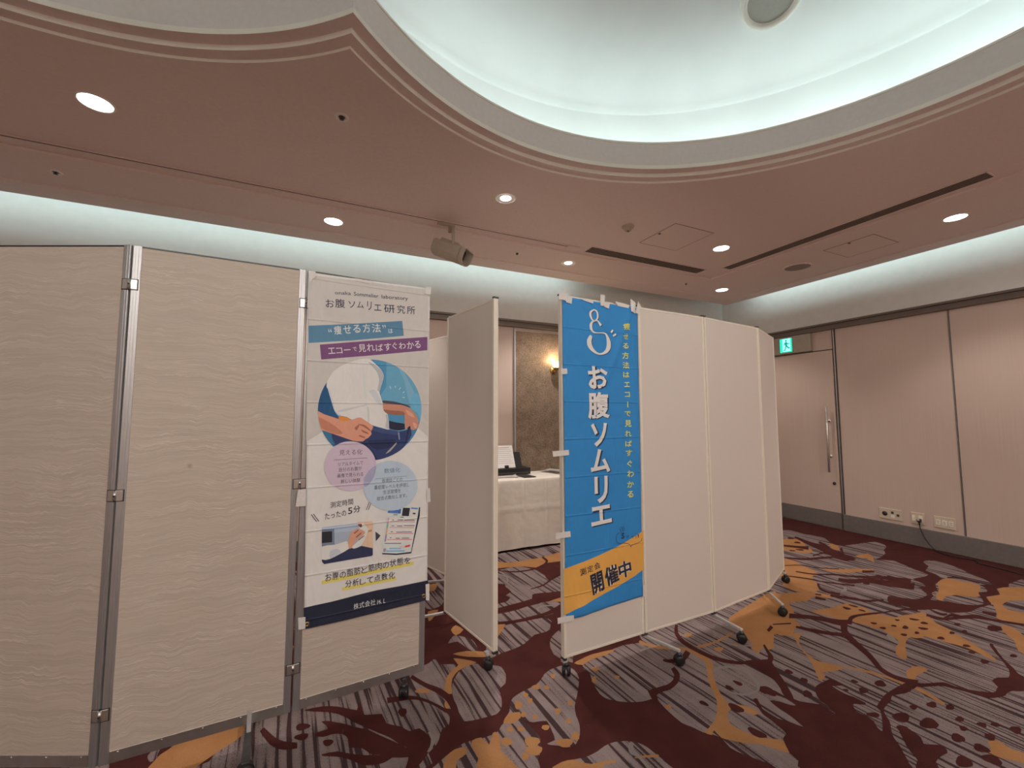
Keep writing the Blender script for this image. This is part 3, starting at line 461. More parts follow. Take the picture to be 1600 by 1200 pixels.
  (0, '2482 1136 2502 1139 2515 1132 2515 1115 2510 1096 2505 1077 2496 1059 2476 1046 2459 1035 2468 1027 2483 1019 2501 1009 2515 999 2514 988 2507 978 2496 971 2481 966 2459 968 2434 969 2405 968 2377 964 2355 948 2331 937 2283 954 2247 976 2277 989 2319 1000 2335 1014 2346 1029 2360 1045 2375 1060 2388 1069 2405 1081 2443 1109'),
  (0, '16 2419 53 2418 101 2410 135 2395 169 2374 212 2338 248 2310 255 2333 257 2360 264 2359 271 2346 272 2302 278 2259 315 2245 354 2231 360 2193 364 2155 390 2131 417 2109 435 2083 451 2060 473 2061 494 2060 511 2029 522 1994 523 1969 519 1946 511 1926 495 1904 457 1864 419 1831 396 1832 384 1847 408 1890 434 1939 419 1970 396 1998 381 2027 365 2055 347 2079 323 2107 282 2159 239 2213 216 2247 198 2275 180 2299 162 2321 140 2340 117 2357 87 2373 58 2388 30 2406'),
  (0, '90 2297 103 2295 123 2286 149 2266 179 2242 208 2215 237 2187 263 2165 286 2144 304 2120 322 2095 344 2067 370 2034 406 1987 435 1944 434 1922 420 1911 384 1924 347 1942 328 1958 312 1973 294 1983 276 1995 262 2019 247 2044 220 2059 195 2074 194 2101 195 2129 187 2151 174 2171 155 2182 135 2189 115 2188 96 2188 76 2199 61 2211 63 2222 73 2231 93 2231 113 2232 114 2245 110 2261 98 2281'),
  (0, '89 2083 116 2080 149 2072 176 2052 203 2030 230 2013 257 1998 285 1985 312 1973 344 1962 368 1952 361 1943 346 1935 332 1929 317 1926 297 1928 276 1932 255 1941 234 1954 210 1981 186 2009 163 2029 140 2045 114 2059 93 2070 86 2078'),
  (0, '450 1978 484 1973 511 1950 512 1928 499 1902 459 1863 419 1831 399 1828 391 1844 415 1910'),
  (1, '2304 2293 2284 2276 2258 2254 2230 2228 2204 2200 2186 2171 2172 2145 2161 2119 2153 2091 2151 2062 2151 2034 2154 2006 2156 1980 2160 1956 2164 1933 2169 1911 2175 1890 2184 1872 2194 1856 2205 1840 2218 1826 2233 1813 2249 1800 2265 1789 2281 1780 2297 1775 2312 1772 2325 1771 2335 1770 2351 1784 2343 1786 2331 1789 2319 1793 2308 1799 2295 1810 2282 1823 2268 1837 2255 1851 2244 1865 2233 1881 2223 1897 2214 1914 2208 1934 2204 1956 2200 1978 2197 2002 2196 2029 2196 2058 2197 2087 2200 2114 2207 2137 2216 2160 2227 2182 2238 2202 2254 2220 2277 2243 2300 2265 2319 2283'),
  (1, '2594 1862 2582 1849 2567 1833 2552 1816 2537 1800 2525 1786 2515 1772 2505 1761 2499 1755 2493 1753 2480 1748 2466 1742 2454 1738 2454 1712 2466 1718 2482 1725 2502 1735 2526 1750 2541 1766 2550 1780 2558 1793 2567 1805 2578 1820 2591 1837 2604 1852 2614 1865'),
  (1, '1902 1995 1907 1988 1914 1978 1922 1968 1934 1959 1952 1953 1972 1948 1994 1944 2020 1944 2050 1955 2077 1968 2100 1981 2116 1990 2115 2026 2098 2017 2077 2006 2058 1996 2045 1990 2027 1988 2004 1987 1982 1987 1962 1989 1949 1993 1937 1998 1927 2005 1918 2009'),
  (1, '1886 1917 1880 1904 1871 1889 1863 1874 1857 1865 1850 1860 1841 1852 1830 1844 1821 1838 1809 1833 1793 1827 1776 1823 1762 1820 1749 1819 1734 1820 1718 1822 1700 1823 1680 1823 1660 1823 1642 1823 1629 1823 1604 1768 1619 1772 1639 1776 1659 1781 1678 1785 1693 1785 1708 1783 1724 1781 1742 1781 1763 1786 1782 1791 1802 1798 1823 1806 1843 1818 1860 1830 1877 1844 1894 1862 1905 1882 1911 1899 1915 1914 1919 1925'),
  (1, '3103 2021 3129 2006 3164 1987 3199 1966 3229 1947 3245 1930 3257 1914 3267 1898 3277 1881 3285 1864 3291 1846 3297 1828 3304 1812 3311 1799 3317 1788 3323 1778 3327 1771 3455 1832 3444 1836 3430 1842 3415 1849 3401 1857 3389 1869 3376 1884 3364 1900 3351 1916 3337 1932 3325 1947 3310 1963 3292 1981 3265 2003 3233 2027 3203 2050 3179 2067'),
  (1, '3005 1915 3012 1900 3020 1880 3030 1858 3040 1838 3053 1820 3067 1803 3082 1786 3097 1770 3114 1753 3133 1736 3150 1720 3163 1708 3220 1735 3206 1747 3186 1762 3166 1778 3147 1794 3132 1811 3118 1828 3105 1846 3091 1863 3076 1881 3060 1900 3045 1917 3034 1930'),
  (1, '3343 1820 3316 1806 3281 1787 3241 1765 3200 1739 3174 1714 3156 1694 3142 1676 3128 1657 3114 1638 3101 1619 3089 1601 3076 1583 3064 1565 3053 1548 3041 1531 3030 1516 3018 1503 3005 1490 2993 1477 2980 1464 2966 1451 2952 1436 2938 1421 2926 1405 2919 1389 2915 1374 2912 1359 2911 1343 2912 1328 2915 1313 2919 1299 2923 1285 2930 1275 2937 1265 2943 1257 2948 1251 3016 1273 3008 1279 2999 1286 2989 1295 2980 1304 2973 1315 2966 1329 2961 1343 2957 1357 2960 1371 2964 1387 2971 1402 2978 1416 2990 1430 3005 1443 3021 1458 3036 1472 3050 1486 3063 1499 3077 1512 3091 1527 3105 1545 3120 1563 3134 1581 3149 1600 3163 1618 3178 1638 3193 1656 3209 1675 3226 1694 3244 1713 3263 1730 3278 1743 3298 1755 3329 1771 3362 1789 3390 1804'),
  (1, '3398 1779 3418 1788 3443 1800 3466 1811 3478 1817 3490 1820 3509 1824 3531 1828 3556 1829 3585 1826 3616 1820 3648 1814 3680 1807 3710 1801 3739 1794 3768 1787 3798 1781 3830 1774 3862 1768 3893 1762 3924 1755 3954 1747 3983 1739 4010 1730 4032 1722 4045 1714 4054 1706 4061 1698 4067 1693 4109 1707 4105 1714 4102 1723 4095 1733 4082 1742 4054 1749 4021 1756 3985 1762 3952 1768 3919 1774 3887 1781 3855 1787 3825 1793 3796 1801 3769 1809 3742 1817 3713 1825 3683 1832 3652 1839 3622 1846 3594 1851 3572 1854 3552 1855 3530 1854 3497 1848 3456 1833 3422 1818 3395 1805 3375 1796'),
  (1, '2904 2005 2930 1996 2966 1983 3001 1970 3028 1960 3048 1973 3020 1982 2983 1995 2947 2007 2919 2016'),
  (1, '2788 1954 2806 1959 2830 1967 2854 1975 2872 1981 2886 2011 2867 2003 2841 1993 2816 1983 2798 1976'),
  (1, '2913 1283 2919 1274 2927 1263 2936 1250 2948 1239 2963 1232 2979 1226 2996 1221 3012 1215 3027 1209 3043 1204 3056 1198 3068 1191 3076 1184 3082 1175 3087 1165 3093 1156 3099 1145 3105 1134 3111 1123 3116 1112 3120 1102 3123 1092 3126 1082 3131 1072 3138 1063 3146 1054 3156 1045 3169 1037 3192 1031 3216 1026 3239 1022 3256 1018 3330 1048 3309 1050 3281 1052 3253 1054 3232 1057 3219 1063 3208 1070 3198 1078 3188 1086 3178 1095 3168 1103 3159 1112 3150 1121 3143 1131 3135 1142 3128 1153 3122 1163 3120 1174 3120 1185 3119 1196 3114 1206 3099 1213 3082 1219 3065 1224 3048 1230 3032 1236 3017 1241 3002 1247 2992 1254 2987 1266 2984 1280 2983 1294 2981 1304'),
  (1, '1596 3763 1624 3739 1660 3708 1700 3676 1740 3652 1781 3641 1825 3636 1869 3635 1912 3636 1954 3648 1996 3664 2037 3682 2073 3700 2101 3720 2125 3740 2148 3767 2176 3810 2186 3853 2187 3888 2186 3918 2186 3941 2161 3913 2157 3885 2153 3851 2148 3817 2144 3799 2140 3796 2128 3779 2110 3760 2086 3740 2050 3720 2009 3699 1967 3681 1925 3668 1882 3665 1838 3665 1794 3669 1752 3678 1712 3701 1672 3732 1635 3762 1606 3785'),
  (1, '1688 3246 1714 3249 1747 3252 1787 3258 1832 3273 1891 3310 1960 3359 2028 3408 2081 3447 2090 3483 2036 3442 1967 3389 1898 3338 1840 3299 1796 3282 1756 3272 1720 3266 1693 3261'),
  (1, '1662 3135 1668 3119 1676 3099 1688 3077 1708 3058 1749 3042 1800 3027 1850 3014 1888 3003 1945 3101 1904 3109 1851 3119 1797 3130 1752 3139 1727 3144 1707 3150 1690 3154 1677 3158'),
  (1, '1238 2979 1268 2982 1308 2987 1351 2991 1390 2993 1419 2990 1447 2985 1474 2980 1503 2976 1536 2976 1572 2978 1605 2980 1630 2981 1675 3091 1647 3086 1611 3080 1573 3074 1538 3068 1507 3064 1476 3060 1444 3057 1411 3054 1370 3049 1326 3045 1285 3040 1254 3037'),
  (1, '1175 2834 1204 2824 1241 2811 1284 2797 1329 2787 1383 2783 1443 2782 1503 2782 1557 2783 1596 2788 1629 2794 1660 2802 1692 2812 1727 2828 1763 2848 1795 2866 1820 2880 1838 2948 1812 2933 1779 2915 1745 2896 1712 2879 1681 2866 1649 2852 1615 2840 1576 2830 1520 2825 1458 2821 1396 2819 1341 2819 1295 2827 1252 2838 1213 2849 1183 2857'),
  (1, '1681 2851 1658 2820 1628 2780 1597 2739 1570 2703 1548 2673 1527 2645 1510 2621 1496 2602 1522 2572 1535 2590 1553 2614 1574 2641 1595 2670 1622 2705 1653 2744 1683 2783 1706 2813'),
  (1, '-164 2349 -155 2327 -143 2299 -130 2269 -117 2241 -104 2222 -92 2207 -79 2194 -65 2182 -49 2174 -32 2169 -18 2166 -7 2163 -8 2200 -20 2207 -35 2215 -50 2225 -62 2234 -71 2243 -80 2253 -89 2264 -98 2276 -110 2296 -124 2322 -138 2348 -149 2368'),
  (1, '536 2457 547 2434 560 2405 575 2375 589 2347 602 2324 615 2304 627 2285 637 2267 644 2248 650 2228 656 2209 660 2192 662 2178 663 2163 664 2149 664 2135 663 2119 662 2102 660 2085 657 2068 654 2051 650 2033 647 2017 644 2004 679 1998 681 2011 683 2028 686 2046 689 2065 691 2083 694 2101 696 2121 698 2140 698 2159 697 2177 696 2195 693 2215 687 2236 680 2257 671 2279 661 2301 648 2320 634 2338 620 2356 606 2375 592 2401 577 2431 563 2460 552 2482'),
  (1, '391 2297 414 2294 445 2289 477 2283 504 2276 521 2267 536 2255 550 2243 563 2229 575 2213 587 2195 598 2178 607 2162 613 2150 618 2139 623 2129 628 2118 634 2108 641 2099 647 2091 651 2085 669 2119 663 2123 656 2128 648 2134 642 2139 636 2147 631 2155 625 2166 618 2177 608 2193 597 2211 585 2230 572 2248 559 2263 545 2278 529 2293 510 2306 481 2318 449 2328 418 2337 395 2344'),
  (1, '5190 3268 5161 3221 5125 3160 5087 3097 5052 3038 5023 2985 4995 2935 4969 2887 4943 2840 4917 2793 4891 2745 4866 2699 4845 2659 4830 2630 4815 2604 4806 2580 4806 2557 4833 2543 4870 2533 4908 2526 4937 2521 4998 2548 5008 2572 5021 2604 5036 2638 5051 2668 5061 2690 5071 2712 5082 2737 5095 2766 5113 2806 5136 2852 5157 2900 5176 2947 5183 2988 5185 3027 5187 3065 5192 3106 5208 3156 5228 3211 5249 3265 5264 3306'),
  (1, '5216 3022 5202 2999 5184 2971 5163 2940 5142 2913 5111 2885 5074 2855 5039 2826 5012 2804 5123 2840 5145 2861 5176 2888 5209 2920 5240 2952 5261 2983 5279 3013 5294 3041 5305 3062'),
  (1, '5214 2805 5168 2777 5108 2741 5050 2706 5007 2680 5055 2682 5099 2708 5158 2744 5219 2780 5266 2808'),
  (1, '4742 3109 4755 3092 4771 3069 4789 3044 4805 3020 4821 2994 4836 2965 4849 2940 4860 2920 4989 2992 4968 3007 4941 3026 4912 3046 4886 3067 4863 3088 4841 3111 4821 3132 4806 3148'),
  (1, '4675 2767 4723 2769 4785 2772 4851 2774 4903 2773 4928 2763 4945 2750 4956 2737 4966 2727 5060 2777 5044 2783 5024 2792 4997 2801 4961 2807 4901 2805 4830 2801 4763 2796 4713 2792'),
  (1, '4357 2862 4379 2835 4406 2799 4438 2762 4473 2732 4517 2716 4566 2704 4617 2694 4668 2683 4722 2669 4779 2654 4832 2640 4872 2629 4945 2669 4903 2679 4849 2693 4791 2708 4736 2723 4685 2734 4634 2745 4585 2757 4540 2772 4498 2797 4456 2828 4419 2859 4389 2882'),
  (1, '4129 2715 4160 2704 4201 2691 4244 2675 4280 2657 4301 2632 4317 2603 4332 2574 4353 2545 4389 2516 4431 2485 4471 2457 4501 2436 4527 2449 4495 2470 4454 2497 4410 2527 4373 2556 4352 2585 4337 2614 4321 2643 4300 2668 4263 2687 4220 2703 4178 2717 4147 2727'),
  (1, '4066 2566 4078 2544 4094 2516 4114 2486 4137 2459 4173 2435 4215 2413 4258 2391 4295 2369 4320 2346 4342 2324 4362 2301 4384 2279 4408 2258 4434 2238 4460 2218 4485 2198 4510 2179 4536 2161 4560 2142 4584 2119 4606 2084 4629 2043 4649 2005 4664 1976 4814 2032 4788 2058 4755 2092 4718 2129 4683 2160 4651 2182 4619 2199 4588 2215 4557 2231 4525 2249 4493 2266 4461 2283 4431 2302 4407 2323 4386 2345 4364 2368 4337 2390 4297 2412 4252 2433 4207 2454 4169 2476 4144 2503 4124 2532 4107 2560 4093 2581'),
  (1, '3883 2535 3905 2509 3933 2474 3962 2438 3985 2407 3996 2385 4002 2366 4008 2348 4017 2328 4035 2303 4056 2276 4078 2250 4099 2225 4119 2203 4139 2181 4158 2162 4172 2148 4211 2166 4196 2180 4176 2199 4154 2220 4133 2242 4111 2266 4088 2292 4066 2318 4047 2343 4038 2363 4033 2382 4027 2401 4016 2423 3991 2455 3961 2490 3931 2524 3908 2550'),
  (1, '3935 2309 3915 2294 3887 2274 3857 2251 3832 2228 3822 2208 3818 2189 3818 2171 3819 2154 3828 2137 3841 2121 3854 2107 3864 2096 3911 2119 3902 2130 3889 2145 3876 2161 3868 2176 3866 2193 3867 2210 3871 2228 3878 2244 3895 2259 3920 2278 3947 2296 3968 2312'),
  (1, '3765 2111 3782 2091 3804 2064 3827 2036 3848 2011 3862 1990 3874 1971 3888 1953 3907 1936 3941 1922 3981 1910 4019 1899 4049 1890 4085 1907 4057 1917 4021 1929 3983 1942 3952 1957 3937 1974 3926 1994 3917 2014 3904 2036 3883 2062 3860 2091 3838 2118 3820 2139'),
  (1, '3613 2139 3621 2128 3632 2112 3643 2097 3651 2086 3687 2103 3683 2116 3677 2134 3671 2152 3666 2166'),
  (1, '4192 2282 4195 2264 4197 2242 4203 2217 4217 2196 4252 2181 4295 2170 4337 2159 4371 2144 4385 2123 4392 2099 4399 2072 4411 2044 4440 2007 4473 1966 4505 1928 4530 1899 4718 1970 4689 1998 4651 2036 4611 2076 4576 2111 4552 2136 4532 2157 4512 2178 4486 2197 4447 2213 4404 2226 4362 2238 4328 2250 4306 2266 4288 2284 4273 2301 4261 2314'),
  (1, '3694 2185 3699 2178 3706 2169 3712 2160 3717 2153 3750 2170 3744 2176 3736 2184 3728 2193 3722 2199'),
  (1, '4594 2295 4617 2287 4649 2275 4681 2264 4705 2255 4756 2279 4738 2290 4713 2305 4688 2320 4669 2332'),
  (1, '4018 1626 4023 1608 4028 1586 4037 1563 4051 1543 4079 1530 4112 1521 4146 1512 4178 1503 4207 1492 4236 1481 4263 1470 4286 1458 4301 1445 4312 1431 4323 1415 4337 1396 4360 1365 4387 1330 4412 1297 4431 1272 4475 1282 4457 1308 4433 1342 4409 1378 4390 1409 4384 1431 4384 1450 4383 1468 4373 1485 4346 1498 4313 1508 4277 1517 4242 1526 4205 1534 4165 1541 4129 1549 4100 1559 4086 1578 4078 1601 4073 1624 4068 1642'),
  (1, '4168 1665 4158 1648 4145 1627 4133 1606 4127 1588 4136 1580 4151 1575 4167 1572 4178 1570 4211 1582 4203 1586 4193 1591 4184 1596 4179 1604 4180 1619 4184 1638 4189 1657 4193 1672'),
  (1, '5124 1907 5141 1895 5164 1880 5186 1862 5202 1842 5205 1814 5202 1783 5198 1753 5195 1730 5241 1743 5246 1766 5255 1797 5261 1831 5260 1860 5240 1879 5211 1896 5182 1909 5160 1920'),
  (1, '4449 1478 4450 1464 4452 1445 4455 1426 4456 1413 4531 1431 4525 1444 4518 1462 4511 1479 4505 1493'),
  (1, '4079 1550 4102 1550 4131 1550 4159 1549 4180 1545 4192 1535 4201 1521 4208 1507 4214 1496 4257 1508 4256 1520 4255 1537 4250 1553 4238 1566 4205 1569 4166 1567 4130 1565 4104 1563'),
  (0, '2813 1332 2802 1327 2791 1324 2781 1326 2772 1330 2768 1335 2765 1340 2762 1346 2761 1352 2768 1357 2777 1362 2788 1363 2800 1364 2811 1364 2821 1363 2830 1359 2836 1354 2832 1348 2826 1341 2820 1336'),
  (0, '3567 1713 3561 1712 3555 1712 3548 1713 3541 1714 3537 1718 3534 1723 3535 1727 3537 1732 3539 1736 3541 1740 3548 1742 3554 1742 3560 1739 3566 1736 3571 1732 3575 1728 3577 1723 3578 1718 3573 1715'),
  (0, '3542 1651 3536 1649 3529 1648 3521 1648 3514 1650 3511 1654 3510 1660 3510 1664 3511 1668 3513 1673 3517 1677 3524 1678 3532 1678 3538 1676 3544 1673 3550 1670 3555 1667 3556 1662 3554 1657 3549 1654'),
  (0, '3646 1636 3641 1634 3635 1633 3630 1635 3625 1639 3621 1642 3618 1646 3616 1650 3615 1654 3619 1657 3624 1660 3629 1660 3635 1659 3641 1659 3647 1658 3652 1654 3655 1650 3654 1646 3651 1642 3649 1639'),
  (0, '3767 1672 3761 1671 3756 1671 3750 1671 3744 1671 3741 1675 3739 1678 3740 1682 3743 1685 3745 1689 3748 1692 3754 1694 3760 1694 3765 1692 3769 1689 3773 1687 3776 1684 3777 1680 3777 1676 3772 1674'),
  (0, '3691 1591 3680 1588 3670 1586 3662 1588 3656 1590 3651 1593 3647 1596 3647 1601 3649 1606 3658 1611 3669 1614 3678 1617 3688 1618 3699 1620 3708 1620 3712 1616 3713 1611 3709 1606 3703 1601 3698 1595'),
  (0, '3897 1614 3889 1615 3881 1618 3872 1620 3865 1623 3857 1630 3850 1637 3850 1643 3852 1649 3855 1653 3858 1656 3864 1659 3871 1660 3880 1656 3888 1649 3894 1643 3898 1636 3902 1629 3905 1622 3902 1617'),
  (0, '3887 1564 3878 1562 3870 1562 3863 1566 3857 1569 3851 1573 3846 1577 3844 1583 3845 1588 3851 1591 3859 1594 3866 1595 3873 1596 3882 1595 3891 1593 3895 1588 3897 1583 3896 1578 3893 1573 3891 1568'),
  (0, '3559 1545 3552 1543 3545 1542 3537 1542 3530 1544 3527 1548 3526 1553 3526 1557 3527 1561 3530 1566 3534 1570 3542 1571 3550 1571 3557 1569 3562 1566 3568 1563 3573 1560 3573 1555 3571 1551 3566 1548'),
  (0, '3665 1523 3658 1522 3650 1521 3645 1522 3640 1524 3635 1526 3631 1528 3632 1532 3635 1536 3641 1539 3648 1541 3655 1543 3662 1545 3669 1545 3676 1544 3678 1541 3678 1537 3676 1534 3674 1531 3670 1527'),
  (0, '3785 1525 3778 1525 3770 1526 3761 1528 3752 1530 3745 1537 3740 1544 3741 1549 3743 1555 3745 1560 3748 1565 3755 1567 3764 1567 3772 1562 3780 1556 3786 1551 3792 1545 3796 1538 3798 1531 3793 1527'),
  (0, '3722 1420 3714 1418 3706 1416 3699 1419 3692 1423 3688 1427 3685 1431 3683 1436 3682 1441 3688 1444 3696 1447 3704 1448 3712 1447 3720 1447 3728 1446 3734 1441 3738 1437 3735 1432 3731 1428 3727 1424'),
  (0, '3875 1424 3867 1423 3858 1423 3851 1424 3846 1426 3839 1428 3835 1431 3837 1435 3841 1439 3848 1442 3855 1444 3863 1447 3871 1449 3879 1448 3886 1447 3888 1443 3888 1439 3888 1435 3886 1431 3881 1427'),
  (0, '4069 1463 4061 1460 4054 1458 4046 1460 4039 1463 4037 1467 4036 1471 4035 1476 4035 1480 4039 1485 4046 1488 4054 1488 4062 1487 4069 1486 4076 1484 4082 1481 4087 1477 4085 1472 4081 1468 4075 1465'),
  (0, '3974 1399 3964 1396 3954 1394 3947 1396 3941 1398 3938 1401 3936 1404 3936 1409 3937 1413 3945 1417 3954 1420 3963 1421 3972 1421 3982 1421 3990 1421 3995 1418 3998 1415 3993 1410 3987 1406 3981 1402'),
  (0, '3744 1307 3736 1306 3728 1307 3721 1310 3715 1313 3709 1316 3704 1320 3703 1325 3704 1330 3710 1332 3717 1334 3724 1335 3731 1336 3739 1335 3747 1333 3750 1328 3752 1323 3752 1319 3750 1315 3748 1311'),
  (0, '3670 1262 3663 1261 3656 1260 3648 1261 3641 1263 3638 1267 3636 1271 3636 1275 3638 1279 3640 1284 3645 1287 3653 1288 3661 1287 3668 1285 3673 1282 3680 1279 3685 1275 3685 1271 3683 1266 3677 1264'),
  (0, '3602 1184 3591 1183 3580 1184 3571 1185 3561 1186 3554 1189 3549 1193 3553 1198 3559 1203 3566 1207 3574 1210 3585 1214 3595 1216 3605 1214 3613 1210 3616 1206 3618 1202 3619 1197 3619 1192 3611 1187'),
  (0, '4226 1311 4207 1311 4187 1314 4172 1317 4157 1321 4143 1328 4132 1336 4136 1346 4146 1356 4160 1362 4175 1367 4192 1372 4210 1376 4229 1372 4245 1366 4250 1357 4251 1347 4252 1337 4251 1328 4240 1318'),
  (0, '3840 1139 3831 1138 3821 1138 3815 1140 3809 1143 3803 1146 3798 1150 3798 1154 3800 1158 3807 1161 3816 1163 3824 1164 3832 1164 3841 1164 3850 1162 3853 1158 3854 1154 3852 1150 3849 1146 3845 1142'),
  (0, '2729 1164 2721 1163 2714 1161 2705 1161 2697 1161 2694 1165 2693 1169 2694 1173 2697 1176 2700 1180 2705 1184 2713 1186 2722 1187 2729 1185 2734 1183 2740 1181 2744 1178 2745 1174 2744 1170 2737 1167'),
  (0, '2836 1132 2827 1128 2817 1126 2807 1128 2798 1131 2795 1135 2793 1140 2790 1145 2790 1150 2796 1155 2804 1159 2814 1160 2825 1159 2835 1158 2844 1157 2852 1154 2859 1150 2856 1144 2851 1139 2844 1135'),
  (0, '2893 1086 2883 1084 2872 1083 2865 1084 2858 1087 2852 1090 2847 1093 2846 1097 2848 1102 2857 1105 2867 1108 2876 1110 2886 1111 2897 1111 2906 1111 2910 1107 2912 1103 2909 1099 2904 1094 2899 1090'),
  (0, '2600 1143 2587 1138 2573 1135 2557 1136 2542 1138 2536 1146 2533 1154 2532 1162 2533 1169 2539 1178 2547 1186 2563 1188 2581 1188 2594 1185 2607 1181 2620 1176 2631 1170 2631 1162 2626 1153 2614 1147'),
  (0, '2670 1062 2653 1058 2635 1057 2621 1061 2609 1067 2597 1073 2588 1079 2584 1088 2584 1097 2597 1103 2613 1108 2629 1110 2645 1112 2664 1112 2681 1111 2690 1103 2695 1094 2692 1086 2685 1078 2679 1069'),
  (0, '2821 1028 2812 1026 2802 1025 2795 1027 2789 1029 2785 1032 2781 1035 2779 1039 2779 1043 2786 1047 2795 1049 2804 1050 2812 1050 2822 1051 2830 1050 2836 1047 2838 1043 2835 1039 2830 1035 2826 1032'),
  (0, '2865 969 2859 968 2852 968 2844 969 2836 970 2832 974 2830 978 2830 981 2832 985 2834 989 2838 992 2845 993 2853 993 2860 990 2866 987 2872 984 2877 981 2879 977 2878 973 2872 971'),
  (0, '2920 944 2914 942 2908 941 2901 943 2895 946 2892 949 2890 952 2887 955 2886 959 2890 962 2896 964 2903 964 2910 963 2917 962 2923 961 2929 958 2933 955 2932 951 2928 948 2925 946'),
  (0, '2494 1212 2487 1210 2480 1208 2470 1210 2461 1213 2456 1219 2452 1225 2449 1231 2447 1236 2448 1242 2452 1246 2461 1247 2471 1245 2479 1243 2487 1240 2497 1235 2505 1230 2506 1224 2505 1218 2500 1215'),
  (0, '2506 1110 2498 1109 2489 1109 2480 1109 2471 1110 2464 1114 2460 1119 2461 1124 2465 1128 2468 1133 2472 1137 2480 1140 2490 1141 2498 1138 2506 1134 2511 1131 2516 1127 2520 1121 2521 1116 2515 1112'),
  (0, '2470 1599 2462 1598 2454 1598 2448 1601 2442 1604 2437 1608 2432 1612 2433 1619 2435 1625 2442 1629 2449 1632 2456 1636 2463 1638 2471 1637 2478 1635 2480 1629 2480 1623 2480 1617 2478 1611 2475 1605'),
  (0, '2462 1521 2455 1518 2447 1515 2439 1515 2432 1516 2430 1521 2430 1527 2432 1532 2434 1537 2438 1543 2444 1548 2452 1550 2461 1551 2467 1549 2472 1546 2477 1543 2482 1540 2481 1534 2477 1528 2470 1524'),
  (0, '2365 1438 2355 1436 2344 1436 2337 1437 2330 1440 2322 1443 2317 1447 2320 1454 2325 1461 2333 1466 2343 1470 2353 1475 2363 1479 2373 1478 2382 1476 2383 1471 2383 1464 2382 1458 2379 1451 2373 1444'),
  (0, '2699 1398 2693 1398 2687 1399 2682 1401 2678 1404 2673 1407 2670 1411 2671 1415 2673 1420 2678 1423 2683 1425 2688 1427 2693 1428 2700 1427 2705 1424 2706 1420 2707 1415 2707 1410 2706 1406 2703 1401'),
  (0, '2656 1331 2647 1331 2638 1332 2630 1333 2623 1335 2616 1339 2612 1344 2615 1350 2621 1356 2628 1360 2635 1364 2645 1368 2654 1371 2662 1368 2669 1364 2671 1359 2671 1353 2672 1347 2671 1341 2664 1336'),
  (0, '2572 1381 2568 1379 2564 1378 2560 1380 2557 1383 2555 1386 2554 1389 2553 1393 2553 1396 2555 1399 2559 1401 2563 1401 2567 1400 2571 1399 2575 1398 2578 1395 2581 1392 2579 1388 2577 1385 2575 1383'),
  (0, '3655 1915 3648 1915 3641 1916 3634 1918 3627 1921 3624 1928 3623 1936 3626 1943 3631 1950 3636 1957 3641 1962 3649 1966 3657 1966 3662 1961 3666 1954 3669 1947 3670 1940 3671 1931 3669 1923 3663 1918'),
  (0, '3745 1913 3740 1912 3735 1913 3729 1916 3723 1922 3721 1932 3721 1942 3721 1950 3723 1957 3725 1965 3729 1972 3734 1971 3740 1968 3745 1961 3748 1953 3752 1945 3756 1936 3756 1926 3755 1917 3750 1914'),
  (0, '3714 1849 3709 1847 3704 1847 3700 1852 3697 1858 3695 1864 3694 1870 3693 1877 3694 1884 3698 1888 3703 1891 3708 1890 3713 1887 3718 1885 3722 1882 3725 1876 3727 1869 3724 1863 3721 1858 3718 1853'),
  (0, '2804 1321 2793 1320 2782 1320 2774 1324 2767 1328 2760 1332 2755 1337 2756 1345 2761 1352 2770 1356 2781 1360 2791 1363 2801 1365 2812 1364 2821 1361 2823 1354 2823 1347 2821 1340 2817 1334 2811 1327'),
  (0, '2647 966 2636 966 2625 969 2617 971 2609 974 2602 979 2599 985 2605 992 2613 998 2622 1002 2632 1005 2644 1008 2656 1010 2665 1006 2673 1001 2673 995 2671 988 2670 982 2667 975 2658 970'),
  (0, '2746 991 2740 991 2734 992 2727 993 2722 995 2719 999 2719 1003 2723 1006 2728 1010 2733 1013 2738 1016 2745 1017 2752 1018 2757 1015 2760 1011 2761 1008 2762 1004 2761 999 2759 995 2753 993'),
  (0, '2855 965 2849 963 2842 962 2837 965 2834 969 2833 973 2834 977 2834 982 2836 986 2841 990 2847 992 2854 991 2859 989 2865 987 2869 985 2873 981 2874 977 2871 973 2866 969 2861 967'),
  (0, '2909 939 2904 940 2899 942 2895 943 2891 946 2888 949 2887 953 2889 957 2893 960 2898 962 2902 963 2907 965 2913 965 2917 962 2920 959 2920 955 2920 951 2919 947 2918 944 2914 941'),
  (0, '2947 884 2936 882 2925 881 2915 883 2907 886 2907 891 2911 897 2914 902 2920 907 2928 912 2938 916 2950 916 2961 914 2968 911 2973 908 2979 904 2982 899 2977 893 2969 888 2958 886'),
  (0, '2783 916 2773 914 2764 913 2756 915 2750 919 2750 923 2752 928 2754 933 2757 938 2765 942 2773 946 2783 945 2792 944 2798 941 2804 939 2810 935 2813 930 2808 925 2800 921 2792 918'),
  (0, '2659 891 2649 893 2639 896 2631 900 2624 905 2618 911 2614 917 2617 925 2624 931 2632 934 2642 936 2652 939 2662 940 2671 936 2679 930 2679 923 2678 915 2677 908 2674 902 2667 896'),
  (0, '2614 845 2603 843 2592 843 2584 850 2577 858 2574 866 2571 874 2570 883 2572 892 2581 896 2592 899 2603 897 2613 894 2624 891 2634 887 2639 878 2641 868 2636 861 2628 855 2622 849'),
  (0, '2492 891 2478 891 2464 894 2455 897 2446 901 2438 907 2432 913 2438 920 2447 927 2459 931 2473 934 2487 937 2501 939 2514 936 2524 932 2525 924 2522 917 2519 910 2515 903 2504 896'),
